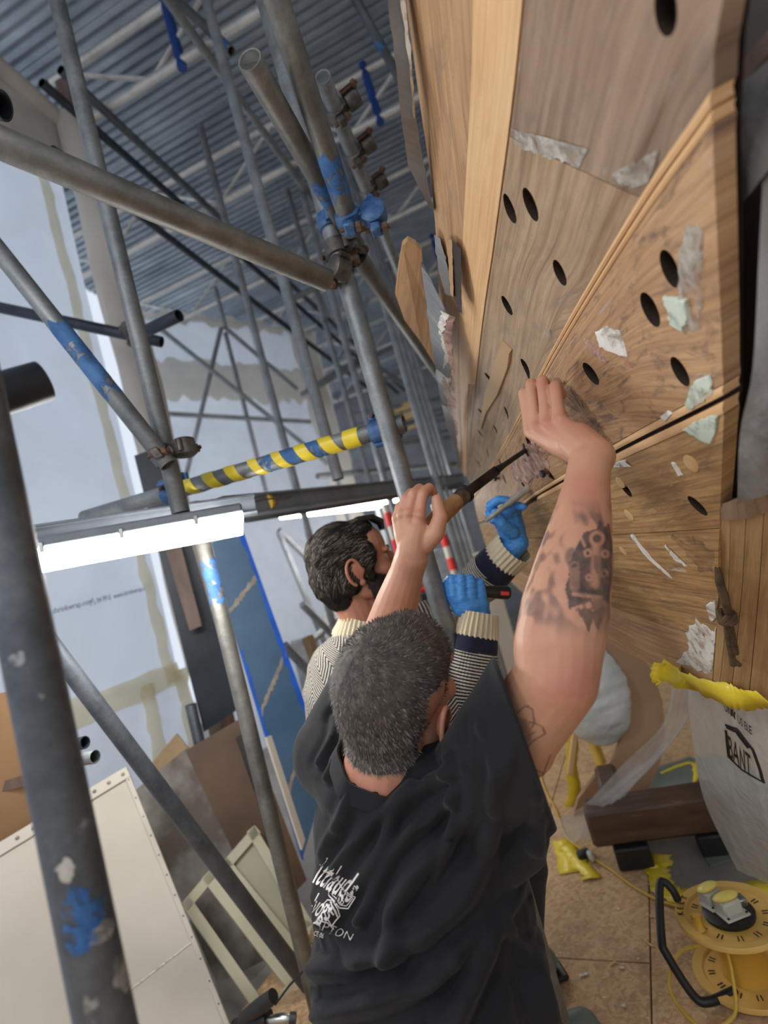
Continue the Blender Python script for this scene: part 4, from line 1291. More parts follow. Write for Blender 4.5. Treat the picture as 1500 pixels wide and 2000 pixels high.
# red and white barrier poles behind the raised hand
for k, (pp, zt) in enumerate((((752, 985, 3.6), 0), ((848, 985, 4.0), 0))):
    b = P(*pp); a = V(b.x, b.y, 0)
    o = MB().sweep([a, b], 0.026, 10).build('barrier_pole', M_WHITEBOARD); tag(o, ['red and white striped barrier pole left of the raised hand', 'red and white striped barrier pole right of the raised hand'][k], 'barrier pole')
    L = (b - a).length
    for j in range(9):
        MB().lathe([(.0275, (j * .11 + .03) * L), (.0275, (j * .11 + .085) * L)], a, b - a, 10).build('red_stripe', M_RED, o)
rs = np.random.RandomState(5)
lab_k = ['grey', 'brown', 'dark', 'pale']
bxs = [(560 + 25 * k, (4.9, 6.1, 7.3)[k % 3]) for k in range(16)]
for k, (px, d_) in enumerate(bxs):
    p = P(px, 1120, d_)
    mm = [M_FAR, M_BROWNBOARD, M_BLACK, M_WHITEBOARD][k % 4]
    h_ = rs.uniform(.7, 1.45)
    o = MB().bbox((p.x, p.y, h_ / 2), (rs.uniform(.17, .26), rs.uniform(.15, .22), h_), 0.01, Matrix.Rotation(rs.uniform(0, .5), 3, 'Z')).build('storage_box', mm)
    tag(o, '%s tall box in the far clutter, %s of sixteen from the left' % (lab_k[k % 4], ORD[k]), 'box', 'far clutter boxes')
o = MB().sweep([P(958, 918, 4.0), P(985, 1010, 3.6), P(1050, 1175, 3.2), P(1050, 1175, 3.2) + (P(1050, 1175, 3.2) - P(985, 1010, 3.6)) * ((P(1050, 1175, 3.2).z - .03) / max(.05, P(985, 1010, 3.6).z - P(1050, 1175, 3.2).z))], 0.028, 10).build('yellow_strut', M_YCABLE); tag(o, 'dull yellow strut leaning behind the blue gloved hand under the hull', 'strut')
# ================================================================== people
def skin_mat(name, base, red, dark, hairdark=None):
    t = NT(name)
    v = t.coord('Object')
    f = t.noise(v, 28, 4, 0.6)
    c = t.ramp(f, [(0.3, tuple(x * 0.90 for x in base[:3]) + (1,)), (0.7, base)])
    blot = t.noise(t.coord('Object', loc=(2, 3, 1)), 9, 3, 0.5)
    c = t.mix(t.ramp(blot, [(0.42, 0.0), (0.75, 0.45)]), c, red)
    at = t.n('ShaderNodeAttribute', attribute_name='flush')
    c = t.mix(at.outputs['Fac'], c, red)
    ink = t.n('ShaderNodeAttribute', attribute_name='ink')
    wob = t.noise(t.coord('Object', loc=(5, 1, 2)), 60, 4, 0.6)
    ink_f = t.math('MULTIPLY', ink.outputs['Fac'], t.ramp(wob, [(0.25, 0.72), (0.6, 1.0)]))
    c = t.mix(ink_f, c, dark)
    t.color(c).set(0.48, 0, 0.4)
    t.bump(t.noise(v, 260, 3, 0.6), 0.10, 0.001)
    return t.m
M_SKIN = skin_mat('skin', srgb(200, 150, 120), srgb(176, 104, 88), srgb(42, 44, 50))
M_SKIN2 = skin_mat('skin_ruddy', srgb(192, 138, 108), srgb(172, 100, 82), srgb(58, 60, 66))
M_HAIR1 = mottled('cropped_grey_brown_hair', srgb(58, 49, 43), srgb(100, 90, 82), 60, 0.7, 0, 0.3, c3=srgb(134, 126, 118))
M_HAIR1S = mottled('cropped_grey_hair_tips', srgb(96, 86, 78), srgb(148, 140, 132), 90, 0.6, 0, 0)
M_HAIR1D = mottled('cropped_dark_hair_tips', srgb(46, 38, 33), srgb(72, 62, 54), 90, 0.6, 0, 0)
M_HAIR2 = mottled('dark_brown_hair', srgb(30, 26, 24), srgb(52, 45, 40), 40, 0.8, 0, 0.2, spec=.2)
M_HAIR2G = mottled('greying_hair', srgb(92, 84, 76), srgb(128, 118, 106), 40, 0.75, 0, 0, spec=.2)
M_BEARD = mottled('dark_beard', srgb(38, 28, 24), srgb(62, 46, 38), 60, 0.7, 0, 0.3)
M_EYE = mottled('eye_white', srgb(200, 190, 182), srgb(212, 204, 198), 20, 0.2, 0, 0)
M_IRIS = mottled('dark_iris', srgb(34, 24, 20), srgb(46, 34, 28), 20, 0.2, 0, 0)

def cloth_mat(name, a, b, rough=0.85, scale=14, wr=0.5):
    t = NT(name)
    v = t.coord('Object')
    f = t.noise(v, scale, 4, 0.6)
    t.color(t.ramp(f, [(0.3, a), (0.7, b)])).set(rough, 0, 0.25)
    t.b.inputs['Sheen Weight'].default_value = 0.08
    t.b.inputs['Sheen Roughness'].default_value = 0.5
    t.bump(t.mix(0.3, t.noise(t.coord('Object', (1, 1, 1)), 9, 3, 0.5, 0.6), t.noise(v, 600, 2, 0.5)), wr, 0.006)
    return t.m
M_SHIRT = cloth_mat('black_cotton', srgb(23, 22, 24), srgb(32, 31, 34), wr=0.15)
M_TROUSER = cloth_mat('dark_work_trousers', srgb(36, 36, 40), srgb(50, 50, 54))
M_PRINT = mottled('white_shirt_print', srgb(214, 206, 200), srgb(230, 224, 218), 30, 0.7, 0, 0)
def glove_mat():
    t = NT('blue_nitrile_glove')
    v = t.coord('Object')
    f = t.noise(t.coord('Object', (1, 1, 3.0), rot=(0.3, 0.5, 0.2)), 60, 4, 0.6, 0.8)
    t.color(t.ramp(f, [(0.3, srgb(52, 126, 208)), (0.7, srgb(92, 168, 240))])).set(0.38, 0, 0.45)
    t.bump(f, 0.55, 0.004)
    return t.m
M_GLOVE = glove_mat()
def knit(name, per=0.0072, chev=False):
    t = NT(name)
    tc = t.n('ShaderNodeTexCoord')
    sep = t.n('ShaderNodeSeparateXYZ'); t.l(tc.outputs['UV'], sep.inputs[0])
    wob = t.noise(t.coord('UV', (120, 160, 1)), 3.0, 2, 0.5)
    u = t.math('ADD', sep.outputs[0], t.math('MULTIPLY', wob, per * 0.32))
    if chev:
        pp = t.math('PINGPONG', sep.outputs[1], 0.05)
        u = t.math('ADD', u, t.math('MULTIPLY', pp, 0.9))
    m = t.math('FRACT', t.math('DIVIDE', u, per))
    # knitted rows: v ripples
    vr = t.math('PINGPONG', t.math('DIVIDE', sep.outputs[1], 0.004), 1.0)
    c = t.ramp(m, [(0.40, srgb(40, 38, 44)), (0.52, srgb(206, 198, 184)), (0.90, srgb(206, 198, 184)), (0.99, srgb(40, 38, 44))])
    t.color(c).set(0.9, 0, 0.2)
    h = t.mix(0.5, t.ramp(m, [(0.0, 0.0), (0.7, 1.0), (1.0, 0.0)]), vr)
    t.bump(h, 0.8, 0.003)
    return t.m
M_KNIT = knit('striped_knit')
M_KNITC = knit('chevron_knit', 0.0085, True)
M_NAVY = cloth_mat('navy_knit_band', srgb(30, 32, 52), srgb(42, 44, 66), scale=60)
def rib_mat():
    t = NT('cream_rib_knit')
    tc = t.n('ShaderNodeTexCoord')
    sep = t.n('ShaderNodeSeparateXYZ'); t.l(tc.outputs['UV'], sep.inputs[0])
    f = t.noise(t.coord('UV', (200, 200, 1)), 3, 3, 0.6)
    t.color(t.ramp(f, [(0.3, srgb(206, 192, 160)), (0.7, srgb(228, 216, 188))])).set(0.9, 0, 0.2)
    t.bump(f, 0.3, 0.002)
    return t.m
M_RIB = rib_mat()

def organic(name, mb, mat, parent, voxel=0.004, smooth=6, fac=0.5):
    "many closed lumps -> one continuous skin"
    me = bpy.data.meshes.new(name)
    me.from_pydata([tuple(p) for p in mb.v], [], mb.f)
    bm = bmesh.new(); bm.from_mesh(me); bmesh.ops.remove_doubles(bm, verts=bm.verts, dist=1e-6); bmesh.ops.recalc_face_normals(bm, faces=bm.faces); bm.to_mesh(me); bm.free()
    o = bpy.data.objects.new('tmp_' + name, me); COL.objects.link(o)
    r = o.modifiers.new('r', 'REMESH'); r.mode = 'VOXEL'; r.voxel_size = voxel; r.use_smooth_shade = True
    s = o.modifiers.new('s', 'SMOOTH'); s.iterations = smooth; s.factor = fac
    dg = bpy.context.evaluated_depsgraph_get(); dg.update()
    res = bpy.data.meshes.new_from_object(o.evaluated_get(dg))
    bpy.data.objects.remove(o); bpy.data.meshes.remove(me)
    res.name = name
    res.polygons.foreach_set('use_smooth', [True] * len(res.polygons))
    ob = bpy.data.objects.new(name, res); COL.objects.link(ob)
    res.materials.clear(); res.materials.append(mat)
    attach(ob, parent)
    return ob
def verts_of(o):
    a = np.zeros(len(o.data.vertices) * 3, dtype=np.float32); o.data.vertices.foreach_get('co', a)
    return a.reshape(-1, 3)
def normals_of(o):
    a = np.zeros(len(o.data.vertices) * 3, dtype=np.float32); o.data.vertices.foreach_get('normal', a)
    return a.reshape(-1, 3)
def set_verts(o, a):
    o.data.vertices.foreach_set('co', np.asarray(a, dtype=np.float32).ravel()); o.data.update()
def set_attr(o, name, vals):
    at = o.data.attributes.new(name, 'FLOAT', 'POINT'); at.data.foreach_set('value', np.asarray(vals, dtype=np.float32))
def pix(a):
    q = np.asarray(a) - CAM
    d = q @ FW
    return CX + FPX * (q @ RT) / d, CY - FPX * (q @ UP) / d, d
def bvh_of(o):
    v = [Vector(x) for x in verts_of(o)]
    return BVHTree.FromPolygons(v, [tuple(p.vertices) for p in o.data.polygons])

class Frame:
    "local head frame: x right, y forward, z up"
    def __init__(s, o, fwd, up):
        s.o = Vector(o); s.y = Vector(fwd).normalized()
        up = Vector(up); s.z = (up - s.y * up.dot(s.y)).normalized(); s.x = s.y.cross(s.z)
        s.M = Matrix((s.x, s.y, s.z)).transposed()
    def __call__(s, x, y, z):
        return s.o + s.x * x + s.y * y + s.z * z
    def local(s, a):
        q = np.asarray(a) - np.array(s.o)
        return q @ np.array(s.x), q @ np.array(s.y), q @ np.array(s.z)

def head_lumps(m, F, k=1.0, ears=True, nose=1.0, es=1.0, ez=0.0):
    E = lambda c, r, rot=None: m.ball(F(*[q * k for q in c]), [q * k for q in r], 20, 14, F.M if rot is None else F.M @ rot)
    E((0, -.014, .036), (.0765, .098, .086))          # cranium
    E((0, -.045, .005), (.066, .060, .070))           # occiput
    E((0, .040, .045), (.064, .058, .066))            # forehead
    E((0, .052, -.012), (.057, .047, .070))           # mid face
    E((0, .050, -.068), (.046, .044, .040))           # jaw
    E((0, .078, -.088), (.023, .022, .021))           # chin
    for s in (-1, 1):
        E((s * .036, .070, -.022), (.024, .024, .021))   # cheek bone
        E((s * .050, .020, -.055), (.018, .040, .028))   # jaw angle
        E((s * .027, .088, .026), (.024, .013, .009))    # brow
    m.chain([F(0, .093 * k, .016 * k), F(0, .107 * k * nose, -.006 * k), F(0, .118 * k * nose, -.026 * k)], [.009 * k, .0105 * k, .0125 * k], 10)
    for s in (-1, 1):
        m.ball(F(s * .011 * k, .107 * k, -.031 * k), .0085 * k, 10, 8)
    E((0, .095, -.054), (.024, .010, .0065)); E((0, .093, -.064), (.021, .010, .0070))   # lips
    if ears:
        for s in (-1, 1):
            pts = []
            for q in range(15):
                a = math.radians(-75 + 285 * q / 14)
                rr = .033 if a < 2.2 else .031
                pts.append(F(s * (.081 + .009 * es * math.cos(a * .5)) * k, (-.012 - .019 * es * math.cos(a)) * k, (-.002 + ez + rr * es * math.sin(a)) * k))
            m.chain(pts, [.0046 * k] * len(pts), 8)
            m.ball(F(s * .079 * k, -.008 * k, (ez - .004) * k), (.0075 * k, .017 * k * es, .026 * k * es), 12, 9, F.M)
            m.ball(F(s * .078 * k, .000 * k, (ez - .032 * es) * k), (.0065 * k, .010 * k, .010 * k), 10, 8, F.M)
            m.ball(F(s * .078 * k, .012 * k, (ez - .004) * k), (.007 * k, .006 * k, .008 * k), 8, 6, F.M)
    return m

def blades(name, pts, dirs, nrm, lens, width, mat, parent, steps=1, bvh=None, lift=0.0012, curve=None, taper=0.15):
    "hair as thin strands; with a bvh they follow the surface"
    m = MB()
    for p, d, n, L in zip(pts, dirs, nrm, lens):
        p, d, n = Vector(p), Vector(d), Vector(n)
        w = d.cross(n)
        if w.length < 1e-6: continue
        w.normalize(); w *= width / 2
        if steps == 1:
            m.add([p - w, p + w, p + d * L + n * (lift * 1.0)], [(0, 1, 2)])
        else:
            prev = p; dd = d.copy()
            ring = [prev]
            for s in range(steps):
                q = prev + dd * (L / steps)
                if curve: dd = (dd + Vector(curve(q)) * 0.5).normalized()
                if bvh:
                    loc, nn, i, dist = bvh.find_nearest(q)
                    q = loc + nn * lift
                    dd = (dd - nn * dd.dot(nn))
                    dd = dd.normalized() if dd.length > 1e-5 else d
                ring.append(q); prev = q
            vs = []
            for s, q in enumerate(ring):
                ww = w * (1 - (1 - taper) * (s / steps) ** 2)
                vs += [q - ww, q + ww]
            m.add(vs, [(2 * s, 2 * s + 1, 2 * s + 3, 2 * s + 2) for s in range(steps)])
    return m.build(name, mat, parent, smooth=False, fix=False)
def scatter(o, mask, n, seed):
    "random places on the faces whose three corners are all in the mask"
    rs = np.random.RandomState(seed)
    v = verts_of(o); nn = normals_of(o)
    idx = np.where(mask)[0]
    ch = rs.choice(idx, n)
    jit = rs.normal(0, .0016, (n, 3))
    return v[ch] + jit, nn[ch], rs

# ------------------------------------------------------------------ kneeling man in the black shirt
man1 = thing('person', 'man in a black printed T-shirt kneeling with both arms raised to the hull', 'person', (-.40, .86, 0))
H1c = P(776, 1356, .90)
fdir1 = (Vector(RT) * .56 + Vector(FW) * .80 + Vector(UP) * .30).normalized()
F1 = Frame(H1c, fdir1, Vector(UP) + Vector(RT) * .14)
RS_, RE_, RW_ = P(925, 1560, .85), P(1086, 1326, .70), P(1152, 905, .795)
LS_, LE_, LW_ = P(655, 1470, 1.04), P(742, 1285, 1.16), P(803, 1090, 1.02)
NB = P(738, 1520, .90)
m = MB()
head_lumps(m, F1, 1.12, es=.86, ez=-.012)
m.chain([F1(0, -.035, -.035), F1(0, -.045, -.085), NB + V(0, 0, -.03)], [.062, .066, .078], 20)     # neck
m.ball(F1(0, -.078, -.098), (.052, .022, .018), 16, 10, F1.M)                                    # roll at the nape
m.ball(F1(0, -.074, -.070), (.048, .022, .016), 16, 10, F1.M)
m.chain([NB + V(0, 0, -.05), NB.lerp(RS_, .6) + V(0, 0, -.03), RS_], [.08, .07, .066], 16)
m.chain([NB + V(0, 0, -.05), NB.lerp(LS_, .6) + V(0, 0, -.03), LS_], [.08, .07, .06], 16)
m.chain([RS_, RS_.lerp(RE_, .45), RE_], [.060, .056, .053], 20)                                  # upper arm
bel = RS_.lerp(RE_, .62)
m.ball(bel, (.048, .047, .066), 16, 10)
fa = [RE_, RE_.lerp(RW_, .12), RE_.lerp(RW_, .30), RE_.lerp(RW_, .52), RE_.lerp(RW_, .76), RE_.lerp(RW_, .90), RW_]
side = Vector(RT) * 1.0
fa = [p + side * o_ for p, o_ in zip(fa, (0, -.004, -.003, .0, .001, 0, 0))]
m.chain(fa, [.053, .0575, .0580, .0505, .0385, .0320, .0305], 22)
# right hand on the hull
hr = {'W': (1160, 893, .80)}
mcp = [(1093, 822, .845), (1068, 830, .868), (1048, 838, .892), (1036, 843, .912)]
pip = [(1084, 755, .872), (1059, 744, .893), (1037, 750, .915), (1023, 768, .935)]
tip = [(1098, 772, .905), (1076, 766, .93), (1056, 772, .95), (1042, 792, .965)]
Wp = P(*hr['W'])
for k in range(4):
    a, b, c = P(*mcp[k]), P(*pip[k]), P(*tip[k])
    m.chain([Wp, Wp.lerp(a, .55), a], [.0265, .0205, .0120], 14)
    m.chain([a, a.lerp(b, .5), b, c], [.0118, .0098, .0102, .0085], 14)
    m.ball(a - Vector(FW) * .004, .0118, 12, 8)
m.chain([RW_, Wp, P(1125, 862, .83)], [.0305, .031, .030], 16)
m.chain([P(1140, 868, .835), P(1098, 838, .89), P(1082, 812, .93), P(1078, 795, .945)], [.020, .0155, .0125, .0095], 12)   # thumb behind
# left arm
m.chain([LS_, LE_], [.060, .048], 16)
fa = [LE_, LE_.lerp(LW_, .25), LE_.lerp(LW_, .6), LE_.lerp(LW_, .88), LW_]
m.chain(fa, [.048, .0515, .043, .033, .0325], 18)
# left hand
mcpL = [(819, 1006, 1.005), (798, 1003, 1.01), (785, 1006, 1.018), (776, 1013, 1.026)]
pipL = [(826, 965, 1.012), (808, 964, 1.015), (793, 974, 1.022), (781, 990, 1.03)]
dipL = [(838, 952, 1.035), (819, 953, 1.04), (803, 962, 1.045), (790, 982, 1.05)]
tipL = [(848, 962, 1.055), (832, 966, 1.06), (816, 976, 1.065), (800, 992, 1.065)]
WL = P(804, 1078, 1.015)
for k in range(4):
    a, b, c, e = P(*mcpL[k]), P(*pipL[k]), P(*dipL[k]), P(*tipL[k])
    m.chain([WL, WL.lerp(a, .5), a], [.025, .0205, .0118], 14)
    m.chain([a, a.lerp(b, .5), b, c, e], [.0116, .0096, .0100, .0092, .0080], 14)
    m.ball(a - Vector(FW) * .004, .0115, 12, 8)
m.chain([LW_, WL, P(812, 1040, 1.015)], [.0325, .030, .028], 16)
m.chain([P(830, 1062, 1.01), P(850, 1042, 1.0), P(860, 1010, .995), P(853, 976, 1.005)], [.020, .0175, .0140, .0105], 14)
body1 = organic('body', m, M_SKIN, man1, 0.0024, 4)
v = verts_of(body1)
px, py, dd = pix(v)
# flushed places and the tattoos of the near arm
def blob(cx, cy, rx, ry):
    return np.exp(-(((px - cx) / rx) ** 2 + ((py - cy) / ry) ** 2))
arm = (dd < .87) & (px > 985)
lx, ly, lz = F1.local(v)
flush = 0.55 * blob(1150, 1330, 60, 60) + 0.5 * blob(1080, 1350, 60, 40) + .45 * blob(1150, 960, 40, 50) + .5 * blob(1060, 750, 40, 20) + .35 * blob(1065, 830, 40, 14) + .3 * blob(820, 1000, 30, 20)
flush += 0.8 * np.exp(-(((lx - .09) / .03) ** 2 + ((ly + .01) / .03) ** 2 + (lz / .04) ** 2)) + .55 * np.exp(-((lz + .10) / .03) ** 2) * (np.abs(lx) < .08)
set_attr(body1, 'flush', np.clip(flush, 0, .9))
from mathutils import noise as mnoise
ink = np.zeros(len(v))
def seg(ax, ay, bx, by, w):
    dx, dy = bx - ax, by - ay
    t = np.clip(((px - ax) * dx + (py - ay) * dy) / (dx * dx + dy * dy), 0, 1)
    return np.clip(1.4 - np.hypot(px - ax - t * dx, py - ay - t * dy) / w, 0, 1)
def ringi(cx, cy, r, w):
    return np.clip(1.4 - np.abs(np.hypot(px - cx, py - cy) - r) / w, 0, 1)
def poly_in(pts):
    ins = np.zeros(len(px), dtype=bool)
    n = len(pts)
    for i in range(n):
        x0, y0 = pts[i]; x1_, y1_ = pts[(i + 1) % n]
        c = ((y0 > py) != (y1_ > py)) & (px < (x1_ - x0) * (py - y0) / (y1_ - y0 + 1e-9) + x0)
        ins ^= c
    return ins.astype(float)
crest = poly_in([(1112, 1100), (1128, 1062), (1140, 1040), (1165, 1032), (1172, 1012), (1178, 1030), (1190, 1022), (1196, 1060), (1196, 1130), (1188, 1180), (1172, 1165), (1140, 1178), (1112, 1190), (1104, 1150), (1110, 1130)])
ink = np.maximum(ink, crest * .92)
for sh in (ringi(1166, 1052, 12, 4), seg(1164, 1070, 1162, 1140, 9), seg(1122, 1118, 1122, 1145, 9), ringi(1148, 1080, 6, 2.6), ringi(1182, 1082, 6, 2.6), seg(1120, 1160, 1175, 1168, 4), ringi(1122, 1106, 8, 2.5), ringi(1150, 1128, 5, 2.2), ringi(1180, 1120, 6, 2.2), seg(1135, 1050, 1142, 1066, 3)):
    ink = np.where(sh > 0.1, ink * (1 - .82 * sh), ink)
for pts in ([(1108, 1190), (1128, 1192), (1150, 1235), (1158, 1210), (1168, 1232), (1186, 1185), (1180, 1182), (1160, 1195), (1140, 1188)],):
    ink = np.maximum(ink, poly_in(pts) * .72)
ink = np.maximum(ink, ringi(1150, 1182, 9, 3) * .7)
# smoky shading down the forearm
smoke = np.zeros(len(v))
reg = np.where(arm & (py > 965) & (py < 1255))[0]
for i in reg:
    q = v[i]
    s_ = mnoise.noise(Vector((q[0] * 42, q[1] * 42, q[2] * 17))) + .6 * mnoise.noise(Vector((q[0] * 90, q[1] * 90, q[2] * 40)))
    smoke[i] = s_
fade = np.clip((py - 970) / 40, 0, 1) * np.clip((1250 - py) / 50, 0, 1)
ink = np.maximum(ink, np.clip(smoke * 2.0 - .02, 0, .62) * fade)
# flower outline at the sleeve
for s_ in (seg(1010, 1392, 1028, 1378, 1.6), seg(1028, 1378, 1040, 1385, 1.6), seg(1040, 1385, 1044, 1412, 1.6), seg(1044, 1412, 1060, 1420, 1.6), seg(1060, 1420, 1064, 1434, 1.6), seg(1064, 1434, 1042, 1446, 1.6), seg(1042, 1446, 1026, 1462, 1.6), seg(1026, 1410, 1044, 1412, 1.4), seg(1028, 1440, 1044, 1430, 1.4), seg(1044, 1412, 1034, 1430, 1.3), seg(1075, 1475, 1058, 1520, 1.6), seg(1040, 1500, 1060, 1510, 1.6)):
    ink = np.maximum(ink, s_ * .8)
ink = np.maximum(ink, .38 * poly_in([(1010, 1400), (1030, 1405), (1040, 1440), (1026, 1462), (1015, 1450)]))
ink *= arm
set_attr(body1, 'ink', np.clip(ink, 0, .9))
# cropped hair: a close cap and short strands lying along the scalp
hl = np.where(ly < .0, -.070 + .12 * np.clip((ly + .03) / .05, 0, 1) * 0.35, -.03 + (ly / .09) * .12)
sideband = (np.abs(lx) > .058) & (ly > -.045) & (lz < .012)
mask = (lz > hl) & ~sideband & (ly < .085 - .35 * np.clip(np.abs(lx) - .03, 0, 1)) & (np.hypot(np.hypot(lx, ly), lz) < .16) & (lz > -.075)
earm = (np.abs(lx) > .078) & (np.abs(lz) < .05) & (np.abs(ly) < .045)
mask &= ~earm
def shell_from(o, mask, off, name, mat, parent):
    vv = verts_of(o); nn = normals_of(o)
    mp = -np.ones(len(vv), dtype=int)
    fs = [tuple(p.vertices) for p in o.data.polygons if all(mask[i] for i in p.vertices)]
    used = sorted({i for f in fs for i in f})
    mp[used] = range(len(used))
    mb = MB(); mb.v = [tuple(vv[i] + nn[i] * off) for i in used]; mb.f = [tuple(int(mp[i]) for i in f) for f in fs]
    return mb.build(name, mat, parent, fix=False, auto=0)
hair1 = shell_from(body1, mask, 0.0016, 'hair', M_HAIR1, man1)
whorl = F1(-.008, -.052, .098)
for seed, n_, mt, nm in ((3, 9000, M_HAIR1D, 'hair_strands'), (4, 7000, M_HAIR1S, 'grey_hair_strands')):
    pts, nn, rs = scatter(body1, mask, n_, seed)
    if nm.startswith('grey'):
        llx, lly, llz = F1.local(pts)
        keep = rs.uniform(0, 1, n_) < np.clip(.35 + (.05 - llz) * 6, .22, 1)
        pts, nn = pts[keep], nn[keep]
    dirs = []
    for p, q in zip(pts, nn):
        q = Vector(q); d_ = Vector(p) - whorl
        sp = q.cross(d_) * .45
        d_ = d_ + sp
        d_ = d_ - q * d_.dot(q)
        d_ = d_.normalized() if d_.length > 1e-5 else V(1, 0, 0)
        d_ = (d_ + q * .55 + Vector(rs.normal(0, .18, 3))).normalized()
        dirs.append(d_)
    o_ = blades(nm, pts + nn * .001, dirs, nn, rs.uniform(.005, .009, len(pts)), .0010, mt, hair1)
    o_['kind'] = 'stuff'

# shirt
Tup = P(800, 1610, .93)
fT = (Vector(RT) * .80 + Vector(FW) * .60); fT.z = 0; fT.normalize()
rT = fT.cross(V(0, 0, 1))         # his right hand side
MT = Matrix((fT, rT, V(0, 0, 1))).transposed()
m = MB()
def TE(px_, py_, d_, a, b, h):
    m.ball(P(px_, py_, d_), (a, b, h), 26, 18, MT)
TE(800, 1640, .93, .150, .205, .16)
TE(818, 1760, .91, .172, .205, .17)
TE(832, 1880, .885, .186, .205, .17)
TE(850, 2010, .86, .192, .205, .18)
TE(872, 2120, .84, .185, .200, .14)
m.chain([NB + V(0, 0, -.045), NB.lerp(RS_, .55) + V(0, 0, -.015), RS_ + V(0, 0, -.01)], [.092, .088, .088], 22)
m.chain([NB + V(0, 0, -.045), NB.lerp(LS_, .6) + V(0, 0, -.012), LS_], [.090, .080, .082], 22)
sa = (RE_ - RS_).normalized()
SE = RS_ + sa * .185
m.ball(P(965, 1610, .84), (.080, .085, .08), 18, 12, MT)
m.chain([RS_, RS_.lerp(RE_, .5), RS_.lerp(RE_, 1.0)], [.088, .084, .080], 24)
m.chain([P(955, 1610, .84), P(1035, 1550, .80), P(1110, 1490, .77)], [.07, .056, .05], 20)
m.chain([LS_, LS_ + (LE_ - LS_).normalized() * .16], [.080, .074], 20)
shirt = organic('t_shirt', m, M_SHIRT, man1, 0.0052, 10)
def bisect_off(o, co, no, centre, rad):
    bm = bmesh.new(); bm.from_mesh(o.data)
    vs = [q for q in bm.verts if (rad(q.co) if callable(rad) else (q.co - Vector(centre)).length < rad)]
    vset = set(vs)
    fs = [f for f in bm.faces if all(q in vset for q in f.verts)]
    es = list({e for f in fs for e in f.edges})
    r = bmesh.ops.bisect_plane(bm, geom=vs + es + fs, plane_co=co, plane_no=no, clear_outer=True)
    bm.to_mesh(o.data); bm.free(); o.data.update()
hemc = P(1030, 1470, .78)
bisect_off(shirt, hemc, Vector(RT) * .94 + Vector(UP) * .34 - Vector(FW) * .10, None, lambda q: (lambda x_, y_, d_: y_ < 1640 and x_ > 930 and d_ < .90)(*[float(k) for k in pix(np.array(q))]))
neckc = NB + V(0, 0, .036)
ndir = (F1.o - NB).normalized()
# gravity folds hanging from the raised shoulder
v = verts_of(shirt); n_ = normals_of(shirt)
px, py, dd = pix(v)
folds = [  # pixel lines, width, height
    ([(1000, 1470), (935, 1560), (860, 1660), (800, 1720), (760, 1800), (770, 1870)], 17, .011),
    ([(985, 1500), (960, 1640), (905, 1760), (820, 1830), (700, 1880), (600, 1900)], 22, .013),
    ([(960, 1480), (880, 1560), (845, 1600), (790, 1640), (740, 1720), (700, 1800)], 13, .010),
    ([(905, 1500), (820, 1540), (770, 1590), (745, 1660), (690, 1740), (640, 1800)], 13, .010),
    ([(800, 1530), (750, 1580), (700, 1640), (650, 1700)], 11, .008),
    ([(1045, 1560), (1030, 1700), (985, 1800), (930, 1900), (880, 2010)], 20, .014),
    ([(1055, 1600), (1060, 1760), (1050, 1900), (1070, 2010)], 16, .010),
    ([(1020, 1640), (960, 1760), (880, 1880), (760, 1950), (620, 1980)], 20, .012),
    ([(690, 1540), (665, 1600), (625, 1680), (600, 1760)], 10, .007),
    ([(1010, 1820), (1040, 1920), (1060, 2010)], 15, .009),
    ([(600, 1780), (640, 1860), (740, 1900), (860, 1880)], 14, -.008),
    ([(655, 1400), (650, 1440), (625, 1490)], 7, .006),
    ([(668, 1400), (668, 1450), (640, 1520)], 7, .006),
    ([(870, 1480), (885, 1560), (880, 1640), (850, 1720)], 9, .007),
    ([(940, 1420), (965, 1500), (960, 1580)], 10, .007),
]
disp = np.zeros(len(v))
def polydist(pts):
    best = np.full(len(px), 1e9)
    for (ax_, ay_), (bx_, by_) in zip(pts[:-1], pts[1:]):
        dx, dy = bx_ - ax_, by_ - ay_
        t = np.clip(((px - ax_) * dx + (py - ay_) * dy) / (dx * dx + dy * dy), 0, 1)
        best = np.minimum(best, np.hypot(px - ax_ - t * dx, py - ay_ - t * dy))
    return best
facing = np.clip(-np.sum(n_ * (v - CAM), axis=1) / np.linalg.norm(v - CAM, axis=1) * 3, 0, 1)
for pts, w_, h_ in folds:
    # smooth the line
    fine = [tuple(crom(np.array(pts, dtype=float), t)) for t in np.linspace(0, len(pts) - 1, 6 * (len(pts) - 1) + 1)]
    D = polydist(fine)
    disp += 1.5 * h_ * (np.exp(-(D / w_) ** 2) - .55 * np.exp(-((D - 2.0 * w_) / (w_ * 1.1)) ** 2))
calm = np.clip((px - 860) / 60, 0, 1) * np.clip((1640 - py) / 60, 0, 1)
disp = disp * (1 - .6 * calm)
disp = np.maximum(disp, -.010 + .009 * calm)
far_wr = np.array([mnoise.noise(Vector(q) * 14) for q in v]) * .0015
set_verts(shirt, v + n_ * (disp * facing + far_wr)[:, None])
sm = shirt.modifiers.new('thickness', 'SOLIDIFY'); sm.thickness = 0.002; sm.offset = 1
